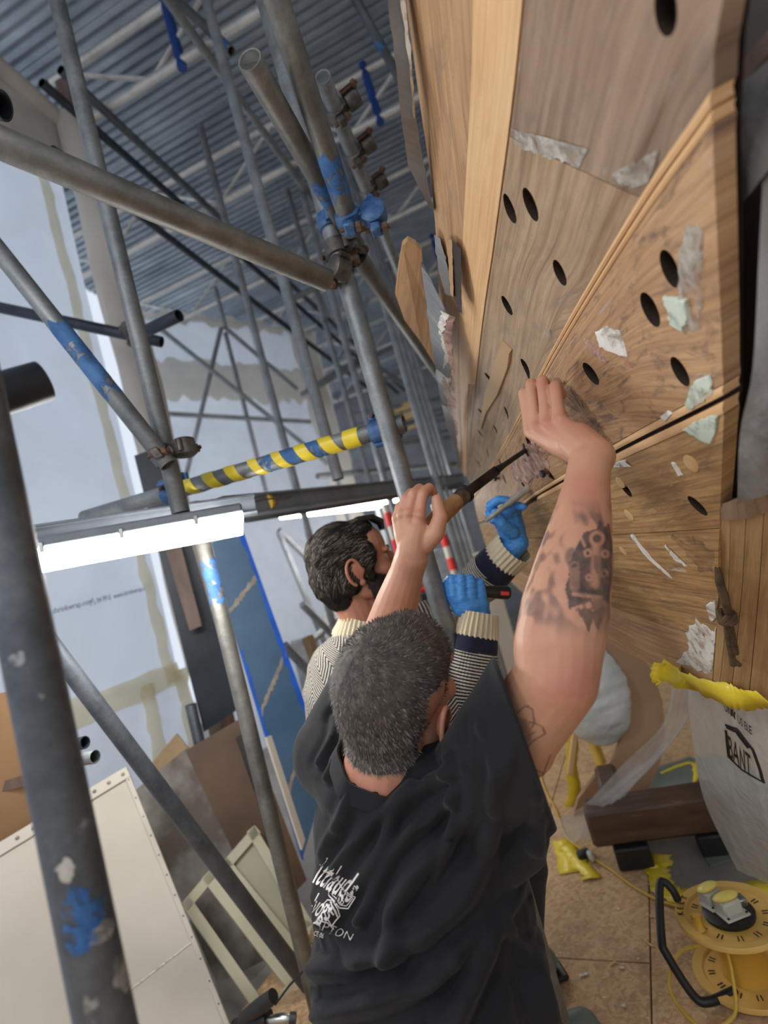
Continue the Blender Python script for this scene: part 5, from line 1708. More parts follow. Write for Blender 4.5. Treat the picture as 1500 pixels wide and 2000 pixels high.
# neck rib
ring = []
xn = ndir.orthogonal().normalized(); yn = ndir.cross(xn)
ndir = (F1(0, -.045, -.085) - NB).normalized()
xn = ndir.orthogonal().normalized(); yn = ndir.cross(xn)
SB = bvh_of(shirt)
ring = []
for q in range(40):
    an = 2 * math.pi * q / 40
    d_ = xn * math.cos(an) + yn * math.sin(an)
    p_ = NB + d_ * .088 + ndir * .05
    loc, nor, i_, dist = SB.find_nearest(p_)
    ring.append(loc.lerp(NB + d_ * .088 + ndir * .012, .55))
for _ in range(3):
    ring = [(ring[i - 1] + ring[i] * 2 + ring[(i + 1) % 40]) / 4 for i in range(40)]
rows = [[p_ + ndir * h_ + (p_ - NB).normalized() * o_ for h_, o_ in ((-.022, .006), (-.010, .004), (.002, .001), (.008, -.002), (.008, -.006), (-.004, -.008))] for p_ in ring + ring[:1]]
MB().grid(rows).build('neck_rib', M_SHIRT, shirt)
near = []
bm = bmesh.new(); bm.from_mesh(shirt.data)
near = [q.co.copy() for e in bm.edges if e.is_boundary for q in e.verts if (q.co - hemc).length < .2]
bm.free()
if near:
    xn = sa.orthogonal().normalized(); yn = sa.cross(xn)
    near = sorted(near, key=lambda q: math.atan2((q - hemc).dot(yn), (q - hemc).dot(xn)))
    step = max(1, len(near) // 60)
    ring = [near[i] for i in range(0, len(near), step)]
    for _ in range(2):
        ring = [(ring[i - 1] + ring[i] + ring[(i + 1) % len(ring)]) / 3 for i in range(len(ring))]
    MB().sweep(ring, 0.0035, 6, closed=True).build('sleeve_hem', M_SHIRT, shirt)
# print on the back
SB = bvh_of(shirt)
def on_shirt(pxx, pyy, off):
    loc, nor, i, dist = SB.ray_cast(Vector(CAM), Vector(ray(pxx, pyy)).normalized())
    if loc is None:
        return None
    if nor.dot(loc - Vector(CAM)) > 0: nor = -nor
    return loc + nor * off
def shirt_text(body, x0, y0, ang, size, sx=1.0, shear=0.0, off=0.0026, bold=0.0, name='print_lettering', squeeze=0.0):
    cu = bpy.data.curves.new('tmp', 'FONT'); cu.body = body; cu.size = size; cu.shear = shear; cu.offset = bold; cu.resolution_u = 3
    tmp = bpy.data.objects.new('tmp', cu); COL.objects.link(tmp)
    dg = bpy.context.evaluated_depsgraph_get()
    me = bpy.data.meshes.new_from_object(tmp.evaluated_get(dg))
    bpy.data.objects.remove(tmp); bpy.data.curves.remove(cu)
    bm = bmesh.new(); bm.from_mesh(me)
    bmesh.ops.triangulate(bm, faces=bm.faces)
    bmesh.ops.subdivide_edges(bm, edges=[e for e in bm.edges if e.calc_length() > 7], cuts=2)
    ca, sn = math.cos(ang), math.sin(ang)
    bad = []
    for q in bm.verts:
        X, Y = q.co.x * sx, q.co.y
        p = on_shirt(x0 + X * ca + Y * sn, y0 + X * sn - Y * ca, off)
        if p is None: bad.append(q)
        else: q.co = p
    bmesh.ops.delete(bm, geom=bad, context='VERTS')
    bm.to_mesh(me); bm.free()
    me.name = name
    o = bpy.data.objects.new(name, me); COL.objects.link(o); me.materials.clear(); me.materials.append(M_PRINT); attach(o, shirt)
    return o
def shirt_line(pts, r, closed=False, name='print_outline'):
    out = []
    n = len(pts) if closed else len(pts) - 1
    for i in range(n):
        a, b = pts[i], pts[(i + 1) % len(pts)]
        for k in range(5):
            q = on_shirt(lerp(a[0], b[0], k / 5), lerp(a[1], b[1], k / 5), .0022)
            if q: out.append(q)
    if not closed:
        q = on_shirt(pts[-1][0], pts[-1][1], .0022)
        if q: out.append(q)
    if len(out) > 2:
        return MB().sweep(out, r, 5, closed=closed).build(name, M_PRINT, shirt)
shirt_text('Attlauds', 599, 1716, .50, 84, .33, .35, bold=.5)
shirt_text('Jvogs', 602, 1780, .42, 60, .34, .35, bold=.5)
shirt_line([(662, 1716), (672, 1738), (694, 1750), (680, 1772), (664, 1771), (644, 1748), (646, 1735)], .0009, True)
shirt_line([(664, 1726), (674, 1743), (689, 1752), (677, 1767), (665, 1765), (650, 1746)], .0006, True)
shirt_text('Sb', 657, 1757, .60, 18, .9)
shirt_text('APTON', 612, 1806, .42, 26, .95, bold=-.5)
shirt_text('SINCE 06', 603, 1821, .32, 13, .62)
shirt_line([(636, 1765), (642, 1758), (652, 1760), (660, 1772), (664, 1786), (656, 1795), (648, 1806), (640, 1792), (634, 1780), (636, 1765)], .0010)
shirt_line([(640, 1768), (646, 1776), (652, 1784)], .0016); shirt_line([(648, 1764), (655, 1776), (660, 1788)], .0016)
shirt_line([(600, 1800), (612, 1806), (624, 1796), (640, 1800), (652, 1812)], .0008)
shirt_line([(598, 1780), (602, 1798), (598, 1812)], .0009)
# trousers: kneeling legs on the boards
m = MB()
hip = P(872, 2130, .84); hip.z = .47
for s in (-1, 1):
    h0 = hip + rT * (s * .095)
    kn = V(h0.x, h0.y, 0.075) + fT * .16
    an = V(h0.x, h0.y, 0.065) - fT * .27
    m.chain([h0, kn], [.10, .072], 20)
    m.chain([kn, an], [.070, .048], 18)
m.ball(hip, (.15, .17, .12), 22, 14, MT)
organic('trousers', m, M_TROUSER, man1, 0.008, 6)
for s in (-1, 1):
    h0 = hip + rT * (s * .095)
    an = V(h0.x, h0.y, 0.055) - fT * .31
    mm_ = MB(); mm_.chain([an + fT * .03, an - fT * .07 + V(0, 0, -.01), an - fT * .10 + V(0, 0, -.005)], [.045, .042, .036], 16)
    organic('boot', mm_, M_BLACK, man1, 0.006, 3)
# ------------------------------------------------------------------ bearded man in the striped jumper
man2 = thing('person', 'bearded man in a striped knitted jumper and blue gloves looking up at the hull', 'person', (-.50, 1.48, 0))
H2c = P(694, 1110, 1.50)
f2 = (Vector(RT) * .93 + Vector(UP) * .30 + Vector(FW) * .16).normalized()
u2 = (Vector(UP) * .95 - Vector(RT) * .30)
F2 = Frame(H2c, f2, u2)
m = MB()
head_lumps(m, F2, 1.04, nose=1.03)
NB2 = P(712, 1228, 1.50)
m.chain([F2(0, -.030, -.03), F2(0, -.030, -.085), NB2], [.054, .055, .062], 18)
m.chain([F2(0, .03, -.07), NB2 + Vector(RT) * .02], [.04, .05], 14)
body2 = organic('body', m, M_SKIN2, man2, 0.0026, 4)
v = verts_of(body2)
lx, ly, lz = F2.local(v)
fl = .7 * np.exp(-(((np.abs(lx) - .085) / .02) ** 2 + ((ly + .015) / .03) ** 2 + (lz / .045) ** 2)) + .4 * np.exp(-(((ly - .075) / .03) ** 2 + ((lz + .02) / .025) ** 2)) + .3 * np.exp(-((lz + .12) / .05) ** 2)
set_attr(body2, 'flush', np.clip(fl, 0, .8)); set_attr(body2, 'ink', np.zeros(len(v)))
for s in (-1, 1):
    e = MB().ball(F2(s * .029, .0835, .008), .0115, 14, 10).build('eye', M_EYE, body2)
    MB().ball(F2(s * .0295, .0925, .0095), (.0045, .0035, .0045), 10, 8, F2.M).build('iris', M_IRIS, body2)
    MB().sweep([F2(s * .014, .0965, .0135), F2(s * .028, .0985, .0165), F2(s * .043, .088, .009)], [.003, .0042, .003], 8, flat=.8).build('upper_lid', M_SKIN2, body2)
    MB().sweep([F2(s * .012, .099, .026), F2(s * .028, .1015, .032), F2(s * .045, .087, .024)], [.0035, .0058, .003], 8, flat=.7).build('eyebrow', M_BEARD, body2)
# hair volume swept back, tousled fringe
m = MB()
E2 = lambda c, r: m.ball(F2(*c), r, 22, 16, F2.M)
E2((0, -.024, .052), (.088, .104, .086)); E2((0, -.060, -.005), (.080, .070, .085)); E2((0, -.055, -.055), (.064, .052, .050)); E2((0, .035, .098), (.062, .046, .034))
for s in (-1, 1):
    E2((s * .070, .030, .030), (.016, .030, .040)); E2((s * .070, -.030, -.010), (.018, .036, .050))
    E2((s * .074, .028, -.012), (.009, .012, .030))
# kept off the ears and the face
hairv = organic('hair', m, M_HAIR2, man2, 0.004, 4)
hv = verts_of(hairv); hn = normals_of(hairv)
lx, ly, lz = F2.local(hv)
ww = np.array([mnoise.noise(Vector((a * 60, b * 18, c * 60))) for a, b, c in zip(lx, ly, lz)])
set_verts(hairv, hv + hn * (ww * .006)[:, None])
HB2 = bvh_of(hairv)
hv = verts_of(hairv); lx, ly, lz = F2.local(hv)
allm = np.ones(len(hv), dtype=bool)
for seed, n_, mt, nm in ((7, 4200, M_HAIR2, 'hair_strands'), (8, 1000, M_HAIR2G, 'grey_strands')):
    msk = allm.copy()
    if nm.startswith('grey'):
        msk &= (lz > -.02) & (ly < .06)
    pts, nn, rs = scatter(hairv, msk, n_, seed)
    dirs, lens = [], []
    for p, q in zip(pts, nn):
        q = Vector(q)
        a, b, c = F2.local(np.array([p])); a, b, c = a[0], b[0], c[0]
        down = np.clip((.06 - c) / .08 + (-.02 - b) * 6, 0, 1.2)
        d_ = -F2.y * (1.0 - .5 * down) - F2.z * (.15 + down) + F2.x * (.25 * np.sign(a) * (1 - down))
        d_ = d_ + Vector(rs.normal(0, .22, 3))
        d_ = d_ - q * d_.dot(q); d_ = d_.normalized() if d_.length > 1e-5 else -F2.z
        dirs.append(d_); lens.append(rs.uniform(.030, .060))
    o_ = blades(nm, pts + nn * .0015, dirs, nn, lens, .0017, mt, hairv, steps=5, bvh=HB2, lift=.0030, curve=lambda q: -F2.z * .25 - F2.y * .1)
    o_['kind'] = 'stuff'
# fringe locks
for k in range(9):
    x = -.045 + .011 * k
    MB().sweep([F2(x, .045, .128), F2(x + .004, .085, .122), F2(x + .008, .105, .098 + .004 * (k % 3)), F2(x + .010, .104, .078 + .006 * (k % 2))], [.008, .0075, .005, .001], 8).build('fringe_lock', M_HAIR2, hairv)
# beard
v = verts_of(body2); lx, ly, lz = F2.local(v)
bm_ = (lz < -.022 - .55 * np.clip(ly - .045, 0, 1)) & (ly > .012 + .25 * np.clip(-.05 - lz, 0, 1)) & (lz > -.125)
bm_ |= (np.abs(lx) > .048) & (ly > .012) & (ly < .042) & (lz < .02) & (lz > -.06)
bm_ |= (lz < -.037) & (lz > -.05) & (ly > .085)
lips = (np.abs(lx) < .022) & (lz < -.050) & (lz > -.067) & (ly > .09)
bm_ &= ~lips
beard = shell_from(body2, bm_, .0035, 'beard', M_BEARD, man2)
pts, nn, rs = scatter(body2, bm_, 5200, 12)
dirs = [((-F2.z * .8 + F2.y * .25 + Vector(q) * .7 + Vector(rs.normal(0, .25, 3))).normalized()) for q in nn]
o_ = blades('beard_strands', pts + nn * .002, dirs, nn, rs.uniform(.008, .015, len(pts)), .0012, M_BEARD, beard); o_['kind'] = 'stuff'

# knitted jumper: body, sleeves, cuffs
def sleeve(name, path, rads, mat, parent, n=24, wr=.003, seed=1, u0=0.0, rib=0, smooth_pts=6, flat=1.0):
    "tube with UV: u metres along, v metres round; rib>0 gives raised ribs"
    pts = np.array([np.array(p) for p in path], dtype=float)
    fine = [crom(pts, t) for t in np.linspace(0, len(pts) - 1, smooth_pts * (len(pts) - 1) + 1)]
    rr = [crom(np.array([[r] for r in rads], dtype=float), t)[0] for t in np.linspace(0, len(pts) - 1, smooth_pts * (len(pts) - 1) + 1)]
    mb = MB(); mb.sweep([Vector(f) for f in fine], rr, n, caps=False, flat=flat)
    a = np.array(mb.v).reshape(len(fine), n, 3)
    cen = np.array(fine)[:, None, :]
    dirn = a - cen; dirn /= np.linalg.norm(dirn, axis=2, keepdims=True)
    s_ = np.concatenate([[0], np.cumsum(np.linalg.norm(np.diff(np.array(fine), axis=0), axis=1))])
    rs = np.random.RandomState(seed)
    for i in range(len(fine)):
        for k in range(n):
            an = 2 * math.pi * k / n
            d_ = wr * (math.sin(s_[i] * 70 + 2 * math.sin(an + seed)) + .6 * math.sin(s_[i] * 130 + 3 * an + seed))
            if rib: d_ += .0026 * math.sin(an * rib)
            a[i, k] += dirn[i, k] * d_
    # close the seam with a doubled column so the UVs run on
    vv = []; uv = []
    for i in range(len(fine)):
        for k in range(n + 1):
            vv.append(tuple(a[i, k % n])); uv.append((u0 + s_[i], 2 * math.pi * rr[i] * k / n))
    mb2 = MB(); mb2.v = vv
    for i in range(len(fine) - 1):
        for k in range(n):
            q = i * (n + 1) + k
            mb2.f.append((q, q + 1, q + n + 2, q + n + 1))
    return mb2.build(name, mat, parent, uvs=uv, auto=0)
jum = MB()
cst = [P(700, 1240, 1.52), P(705, 1300, 1.50), P(722, 1400, 1.48), P(740, 1520, 1.46), P(765, 1660, 1.44)]
jumper = sleeve('jumper', cst, [.085, .155, .175, .170, .165], M_KNITC, man2, 40, .004, 3)
sleeve('collar', [P(712, 1205, 1.50), P(708, 1226, 1.50), P(704, 1245, 1.51)], [.066, .071, .080], M_RIB, jumper, 200, 0, 4, rib=34)
# near (right) arm
ES, EE, EW = P(765, 1300, 1.345), P(908, 1405, 1.29), P(934, 1218, 1.325)
sleeve('sleeve', [P(735, 1285, 1.41), ES, ES.lerp(EE, .5), EE + V(0, 0, -.005), EE.lerp(EW, .35), EE.lerp(EW, .72)], [.08, .075, .066, .062, .058, .054], M_KNIT, jumper, 30, .003, 5)
sleeve('navy_band', [EE.lerp(EW, .70), EE.lerp(EW, .80), EE.lerp(EW, .87)], [.055, .053, .0515], M_NAVY, jumper, 30, .001, 6)
sleeve('cuff', [EE.lerp(EW, .86), EE.lerp(EW, .98), EE.lerp(EW, 1.12)], [.052, .049, .044], M_RIB, jumper, 150, 0, 7, rib=25)
# far (left) arm
FS, FE, FWr = P(775, 1245, 1.66), P(868, 1205, 1.66), P(1006, 1068, 1.50)
sleeve('sleeve', [P(742, 1262, 1.62), FS, FS.lerp(FE, .6), FE, FE.lerp(FWr, .35), FE.lerp(FWr, .70)], [.075, .075, .070, .068, .066, .060], M_KNIT, jumper, 30, .003, 8)
sleeve('navy_band', [FE.lerp(FWr, .68), FE.lerp(FWr, .76), FE.lerp(FWr, .84)], [.061, .059, .057], M_NAVY, jumper, 30, .001, 9)
sleeve('cuff', [FE.lerp(FWr, .83), FE.lerp(FWr, .92), FE.lerp(FWr, 1.0)], [.057, .056, .056], M_RIB, jumper, 150, 0, 10, rib=25)
# gloved hands
m = MB()
W_ = P(932, 1200, 1.335)
mc = [(887, 1163, 1.325), (903, 1168, 1.318), (921, 1168, 1.318), (939, 1163, 1.325)]
pp_ = [(882, 1131, 1.335), (900, 1129, 1.328), (919, 1131, 1.328), (937, 1138, 1.335)]
tt = [(884, 1142, 1.375), (902, 1140, 1.37), (920, 1142, 1.37), (937, 1148, 1.37)]
for k in range(4):
    a, b, c = P(*mc[k]), P(*pp_[k]), P(*tt[k])
    m.chain([W_, W_.lerp(a, .55), a], [.030, .026, .0155], 14)
    m.chain([a, b, c, P(tt[k][0], tt[k][1] + 22, 1.372)], [.0155, .0128, .0118, .011], 14)
m.chain([P(900, 1190, 1.33), P(884, 1165, 1.335), P(876, 1140, 1.345), P(880, 1130, 1.36)], [.020, .017, .0145, .012], 14)
m.chain([W_ + (EE - EW).normalized() * .03, W_], [.036, .034], 16)
organic('glove', m, M_GLOVE, man2, 0.0028, 3)
m = MB()
W_ = P(1008, 1060, 1.50)
for c in ((972, 1012, 1.48), (985, 1004, 1.49), (998, 1002, 1.50), (1008, 1008, 1.52)):
    a = P(*c); m.chain([W_, W_.lerp(a, .5), a], [.030, .027, .017], 14)
m.chain([P(972, 1008, 1.48), P(957, 988, 1.465), P(974, 976, 1.45), P(993, 977, 1.445)], [.016, .0135, .0125, .0105], 14)
m.chain([P(990, 1003, 1.49), P(1003, 986, 1.475), P(1021, 990, 1.455)], [.016, .0135, .0115], 14)
m.chain([P(1000, 1040, 1.475), P(980, 1022, 1.45), P(968, 1001, 1.44)], [.021, .0155, .0120], 14)
m.chain([P(966, 1014, 1.49), P(955, 1002, 1.485), P(962, 1016, 1.465)], [.015, .013, .011], 14)
m.chain([P(1006, 1006, 1.515), P(1012, 996, 1.51), P(1004, 1000, 1.49)], [.015, .0125, .011], 14)
m.chain([W_ - (FWr - FE).normalized() * .03, W_], [.037, .035], 16)
organic('glove', m, M_GLOVE, man2, 0.0028, 3)
# trousers and boots, crouched
m = MB()
hp = P(765, 1660, 1.44); hp.z = .42
kk = V(hp.x + .20, hp.y + .14, .48)
f2h = V(f2.x, f2.y, 0).normalized(); r2h = f2h.cross(V(0, 0, 1))
for s in (-1, 1):
    h0 = hp + r2h * (s * .09)
    kn = h0 + f2h * .30 + V(0, 0, .02) + r2h * s * .03
    ft = V(kn.x, kn.y, .09) - f2h * .12
    m.chain([h0, kn], [.095, .068], 18); m.chain([kn, ft], [.064, .05], 18)
m.ball(hp, (.16, .16, .13), 20, 14)
organic('trousers', m, M_TROUSER, man2, 0.009, 6)
for s in (-1, 1):
    h0 = hp + r2h * (s * .09)
    kn = h0 + f2h * .30 + r2h * s * .03
    ft = V(kn.x, kn.y, .0) - f2h * .12
    mm_ = MB(); mm_.chain([ft + V(0, 0, .10), ft + V(0, 0, .05) - f2h * .02, ], [.048, .05], 16); mm_.chain([ft + V(0, 0, .045) - f2h * .03, ft + V(0, 0, .04) + f2h * .16], [.044, .040], 16)
    b_ = organic('boot', mm_, M_GREENGREY, man2, 0.006, 3)
    MB().bbox(ft + V(0, 0, .008) + f2h * .065, (.29, .095, .016), .006, Matrix((f2h, r2h, V(0, 0, 1))).transposed()).build('sole', M_BLACK, b_)

# ------------------------------------------------------------------ tools in the hands
tipp, tn = hit(1028, 884)
tp = P(1027, 879, (tipp - Vector(CAM)).dot(Vector(FW)) - .012)
h0, h1 = P(836, 1030, 1.035), P(893, 978, 1.09)
dirt_ = (P(940, 940, 1.14) - P(893, 978, 1.09))
tool = thing('reefing_iron', 'dark iron tool with a worn wooden handle in the bare left hand', 'tool', h0)
MB().sweep([h0, h0.lerp(h1, .3), h0.lerp(h1, .7), h1], [.0165, .019, .0185, .0165], 18).build('handle', M_HANDLEWOOD, tool)
f1_ = P(912, 962, 1.11)
MB().sweep([h1, h1.lerp(f1_, .5), f1_], [.0172, .0178, .0150], 18).build('ferrule', M_FERRULE, tool)
MB().lathe([(.0195, -.003), (.0195, .003)], h1.lerp(f1_, .85), f1_ - h1, 16).build('ferrule_ring', M_IRON, tool)
b1_ = P(968, 920, 1.18)
xa = (b1_ - f1_).normalized(); ya = Vector(FW).cross(xa).normalized(); za = xa.cross(ya)
MB().bbox((f1_ + b1_) / 2, ((b1_ - f1_).length + .012, .021, .012), .003, Matrix((xa, ya, za)).transposed()).build('blade_body', M_IRON, tool)
MB().sweep([b1_, P(985, 908, 1.2), tp], [.0095, .0062, .0060], 12).build('shank', M_IRON, tool)
hd = Vector(RT) * .42 - Vector(UP) * .9
MB().sweep([tp - hd.normalized() * .017, tp, tp + hd.normalized() * .017], [.002, .0055, .002], 10).build('tip_bar', M_IRON, tool)
# punch in the raised glove
pn0, pn1 = P(948, 1018, 1.425), P(1034, 951, 1.44)
M_PUNCH = mottled('brushed_punch_steel', srgb(150, 152, 146), srgb(190, 192, 184), 30, 0.35, 0.4, 0.05)
pu = thing('steel_punch', 'short bright steel punch pinched in the raised blue glove', 'punch', pn0)
MB().sweep([pn0, pn0.lerp(pn1, .45), pn0.lerp(pn1, .5)], [.0058, .0070, .0080], 14).build('shaft', M_PUNCH, pu)
MB().sweep([pn0.lerp(pn1, .5), pn0.lerp(pn1, .97), pn1], [.0095, .0098, .0085], 14).build('head', M_PUNCH, pu)
# hammer in the lower glove
g0, g1 = P(818, 1150, 1.350), P(996, 1158, 1.352)
hm = thing('hand_hammer', 'black handled hammer with a red tip and yellow ring in the lower blue glove', 'hammer', g1)
L_ = (g1 - g0)
MB().sweep([g0, g0 + L_ * .08], [.0085, .0085], 14).build('red_tip', M_RED, hm)
MB().sweep([g0 + L_ * .08, g0 + L_ * .2, g0 + L_ * .24], [.0065, .0072, .0085], 12).build('neck', M_FERRULE, hm)
MB().lathe([(.0125, 0), (.0132, .003), (.0125, .007)], g0 + L_ * .235, L_, 16).build('yellow_ring', M_YELLOWP, hm)
MB().sweep([g0 + L_ * .27, g0 + L_ * .4, g0 + L_ * .7, g0 + L_ * .97, g1], [.0118, .0135, .0150, .0172, .013], 16).build('grip', M_BLACK, hm)
MB().bbox(g0 + L_ * .93 - Vector(FW) * .0155, (.022, .004, .010), .0015, Matrix((L_.normalized(), Vector(FW), L_.normalized().cross(Vector(FW)))).transposed()).build('red_inlay', M_RED, hm)
MB().lathe([(.0045, 0), (.006, .002), (.0045, .004)], g0 + L_ * .34 - Vector(FW) * .0145, -Vector(FW), 12).build('printed_ring', M_YELLOWP, hm)
# ================================================================== boards and clutter on the left
def board(name, label, cat, corners, thick, mat, edge=None, group=None):
    "flat board through four corners (px,py,d) with real thickness"
    pts = [P(*c) for c in corners]
    # make the fourth corner coplanar
    n = (pts[1] - pts[0]).cross(pts[3] - pts[0]).normalized()
    pts[2] = pts[2] - n * (pts[2] - pts[0]).dot(n)
    if n.dot(pts[0] - Vector(CAM)) < 0: n = -n
    o = MB().prism(pts, n * thick).build(name, mat, None, smooth=False)
    tag(o, label, cat, group)
    return o, pts, n
def on_floor(px, py, z=.004):
    p = G(px, py, z); d = (p - Vector(CAM)).dot(Vector(FW)); return (px, py, d)
# white panel with a screwed rail
wbo, wp_, wn = board('white_panel', 'big cream white panel leaning at the lower left with a screwed top rail', 'panel', [(-150, 1735, 1.62), (247, 1497, 1.90), on_floor(462, 2030), on_floor(-40, 2330)], .012, M_WHITEBOARD)
tl, tr, br, bl = wp_
ex = (tr - tl).normalized(); ey = (bl - tl) - ex * (bl - tl).dot(ex); ey = (br - tr).normalized()
back = -wn
def rail(name, a, b, w, t, mat, parent, nrm, inward):
    x = (b - a).normalized(); y = inward.normalized(); y = (y - x * y.dot(x)).normalized()
    c = (a + b) / 2 + y * w / 2 + nrm * (t / 2)
    return MB().bbox(c, ((b - a).length, w, t), .0015, Matrix((x, y, x.cross(y))).transposed()).build(name, mat, parent)
rail('top_rail', tl, tr, .038, .010, M_WHITEBOARD, wbo, back, ey)
rail('side_rail', tr, br, .016, .008, M_WHITEBOARD, wbo, back, -ex)
for f in np.linspace(.42, .97, 8):
    p = tl.lerp(tr, f) + ey * .018 + back * .011
    MB().lathe([(.0062, 0), (.0055, .002), (.002, .0026)], p, back, 12).build('screw', M_SCREW, wbo)
for f in np.linspace(.05, .95, 13):
    p = tr.lerp(br, f) - ex * .008 + back * .009
    MB().lathe([(.0028, 0), (.0022, .001)], p, back, 8).build('screw', M_SCREW, wbo)
# joint line across the lower part
q0 = tr.lerp(br, .665); q1 = tl.lerp(bl, .78)
MB().sweep([q0 + back * .002, q0.lerp(q1, .28) + back * .002, q0.lerp(q1, .8) + back * .002], .0022, 6).build('joint_bead', M_FILLER, wbo)
# leaning boards behind it
gb, _, _ = board('spray_board', 'grey over-sprayed board leaning behind the white panel', 'board', [(262, 1545, 2.12), (368, 1458, 2.22), (560, 1900, 2.02), (440, 1960, 1.95)], .012, M_GREYBOARD)
bb, _, _ = board('brown_board', 'brown hardboard sheet leaning beside the black post', 'board', [(362, 1466, 2.20), (478, 1398, 2.30), (600, 1720, 2.12), (520, 1800, 2.05)], .012, M_BROWNBOARD)
pb_, _, _ = board('ply_scrap', 'small tan plywood scrap poking up behind the sprayed board', 'board', [(290, 1498, 2.26), (345, 1432, 2.32), (375, 1468, 2.28), (320, 1540, 2.2)], .012, M_PLYBOARD)
cb, _, _ = board('cardboard_sheet', 'plain brown cardboard at the left edge behind the near pole', 'cardboard', [(-60, 1370, 1.68), (60, 1340, 1.76), (150, 1760, 1.86), (-10, 1800, 1.76)], .006, M_CARD)
db, _, _ = board('dark_batten', 'thin dark batten under the cardboard at the left edge', 'batten', [(-60, 1538, 1.72), (110, 1505, 1.78), (116, 1520, 1.78), (-60, 1562, 1.72)], .02, M_BROWNPOST)
bbx, _, _ = board('black_recess_board', 'small black framed board between the brown sheet and the upright tube', 'board', [(462, 1440, 2.22), (478, 1430, 2.24), (512, 1530, 2.16), (498, 1545, 2.14)], .02, M_BLACK)
# cream frames
def frame(label, corners, w, mat, panel=None, depth=.02):
    pts = [P(*c) for c in corners]
    n = (pts[1] - pts[0]).cross(pts[3] - pts[0]).normalized()
    pts[2] = pts[2] - n * (pts[2] - pts[0]).dot(n)
    if n.dot(pts[0] - Vector(CAM)) > 0: n = -n
    r = thing('cupboard_door', label, 'door', pts[3])
    c = (pts[0] + pts[1] + pts[2] + pts[3]) / 4
    for i in range(4):
        a, b = pts[i], pts[(i + 1) % 4]
        inn = (c - (a + b) / 2)
        rail('stile' if i % 2 else 'frame_rail', a, b, w, depth, mat, r, n, inn)
    if panel:
        q = [p.lerp(c, .10) for p in pts]
        MB().prism(q, -n * .006).build('door_panel', panel, r, smooth=False)
    return r
frame('open cream door frame leaning over the sprayed board', [(352, 1768, 1.86), (408, 1702, 1.95), (582, 1925, 1.82), (520, 2010, 1.72)], .034, M_CREAMFRAME)
frame('cream panelled cupboard door leaning behind the raking brace', [(430, 1690, 2.02), (498, 1612, 2.10), (612, 1800, 1.98), (585, 1880, 1.9)], .036, M_CREAMFRAME, M_CREAMPANEL)
# black post, brown post, blue panel
board('black_sheet', 'tall black sheet standing against the wrapped post', 'sheet', [(262, 890, 2.42), (318, 870, 2.46), (468, 1385, 2.42), (398, 1430, 2.38)], .02, M_BLACKBOARD)
board('brown_post', 'short brown timber hanging in front of the black sheet', 'timber', [(322, 1070, 2.34), (352, 1062, 2.36), (394, 1222, 2.33), (370, 1232, 2.31)], .05, M_BROWNPOST)
bp, bpts, bn = board('blue_panel', 'blue grey panel with bright blue taped edges and peeled seams', 'panel', [(405, 1062, 2.28), (476, 1040, 2.34), (640, 1500, 2.30), (590, 1680, 2.18)], .02, M_BLUEPANEL)
fb = -bn
a, b, c, d_ = bpts
def strip_on(name, p, q, w, inward, mat, parent, nrm, seed, jit=.004):
    rs = np.random.RandomState(seed); rows = []
    x = (q - p).normalized(); y = (inward - x * inward.dot(x)).normalized()
    for i in range(25):
        t = i / 24
        o_ = p.lerp(q, t) + nrm * .0015
        rows.append([o_, o_ + y * (w + rs.uniform(-jit, jit)) + nrm * .0008])
    return MB().grid(rows).build(name, mat, parent)
strip_on('edge_tape', b, c, .022, a - b, M_BLUETAPE, bp, fb, 1, .008)
strip_on('edge_tape', a.lerp(d_, .35), d_, .014, b - a, M_BLUETAPE, bp, fb, 2, .008)
for k, f in enumerate((.20, .53, .80)):
    rs = np.random.RandomState(30 + k)
    rows = []
    for i in range(21):
        t = i / 20
        o_ = a.lerp(d_, f + .02).lerp(b.lerp(c, f - .03), .04 + t * .92) + fb * .0018
        y = (d_ - a).normalized()
        rows.append([o_ + y * rs.uniform(-.008, .004), o_ + y * (.022 + rs.uniform(-.008, .008))])
    MB().grid(rows).build('peeled_seam', M_PEEL, bp)
o = MB().sweep([P(600, 1245, 2.75), P(660, 1400, 2.6), P(690, 1480, 2.55)], .035, 6).build('pale_timber', M_PLYBOARD); tag(o, 'pale timber leaning beside the blue panel', 'timber')
board('narrow_white_strip', 'narrow pale strip leaning between the upright tube and the blue panel', 'strip', [(520, 1440, 2.0), (530, 1436, 2.02), (600, 1640, 1.95), (590, 1660, 1.93)], .01, M_WHITEBOARD)
# drill at the bottom edge
dr = thing('power_drill', 'black power tool with a side handle lying at the bottom edge', 'power tool', on_floor and G(520, 2000))
p0 = G(520, 1995, .10)
MB().sweep([P(476, 1992, 1.55), P(505, 1968, 1.53), P(534, 1945, 1.52)], [.021, .022, .019], 16).build('side_handle', M_BLACK, dr)
MB().sweep([P(470, 2010, 1.56), P(500, 1995, 1.54), P(525, 1992, 1.53)], [.03, .034, .026], 16).build('gearbox', M_IRON, dr)
MB().sweep([P(522, 1993, 1.53), P(552, 1990, 1.52), P(566, 1990, 1.52)], [.012, .014, .010], 14).build('chuck', M_CHROME, dr)
MB().sweep([P(566, 1990, 1.52), P(578, 1990, 1.52)], [.016, .016], 14).build('chuck_sleeve', M_BLACK, dr)
MB().sweep([P(470, 2012, 1.56), P(450, 2050, 1.58), P(440, 2120, 1.5)], [.034, .036, .03], 14).build('body', M_BLACK, dr)
MB().sweep([P(538, 1962, 1.5), P(565, 1925, 1.48), P(596, 1893, 1.45), P(615, 1880, 1.44)], .0028, 8).build('depth_rod', M_IRON, dr)
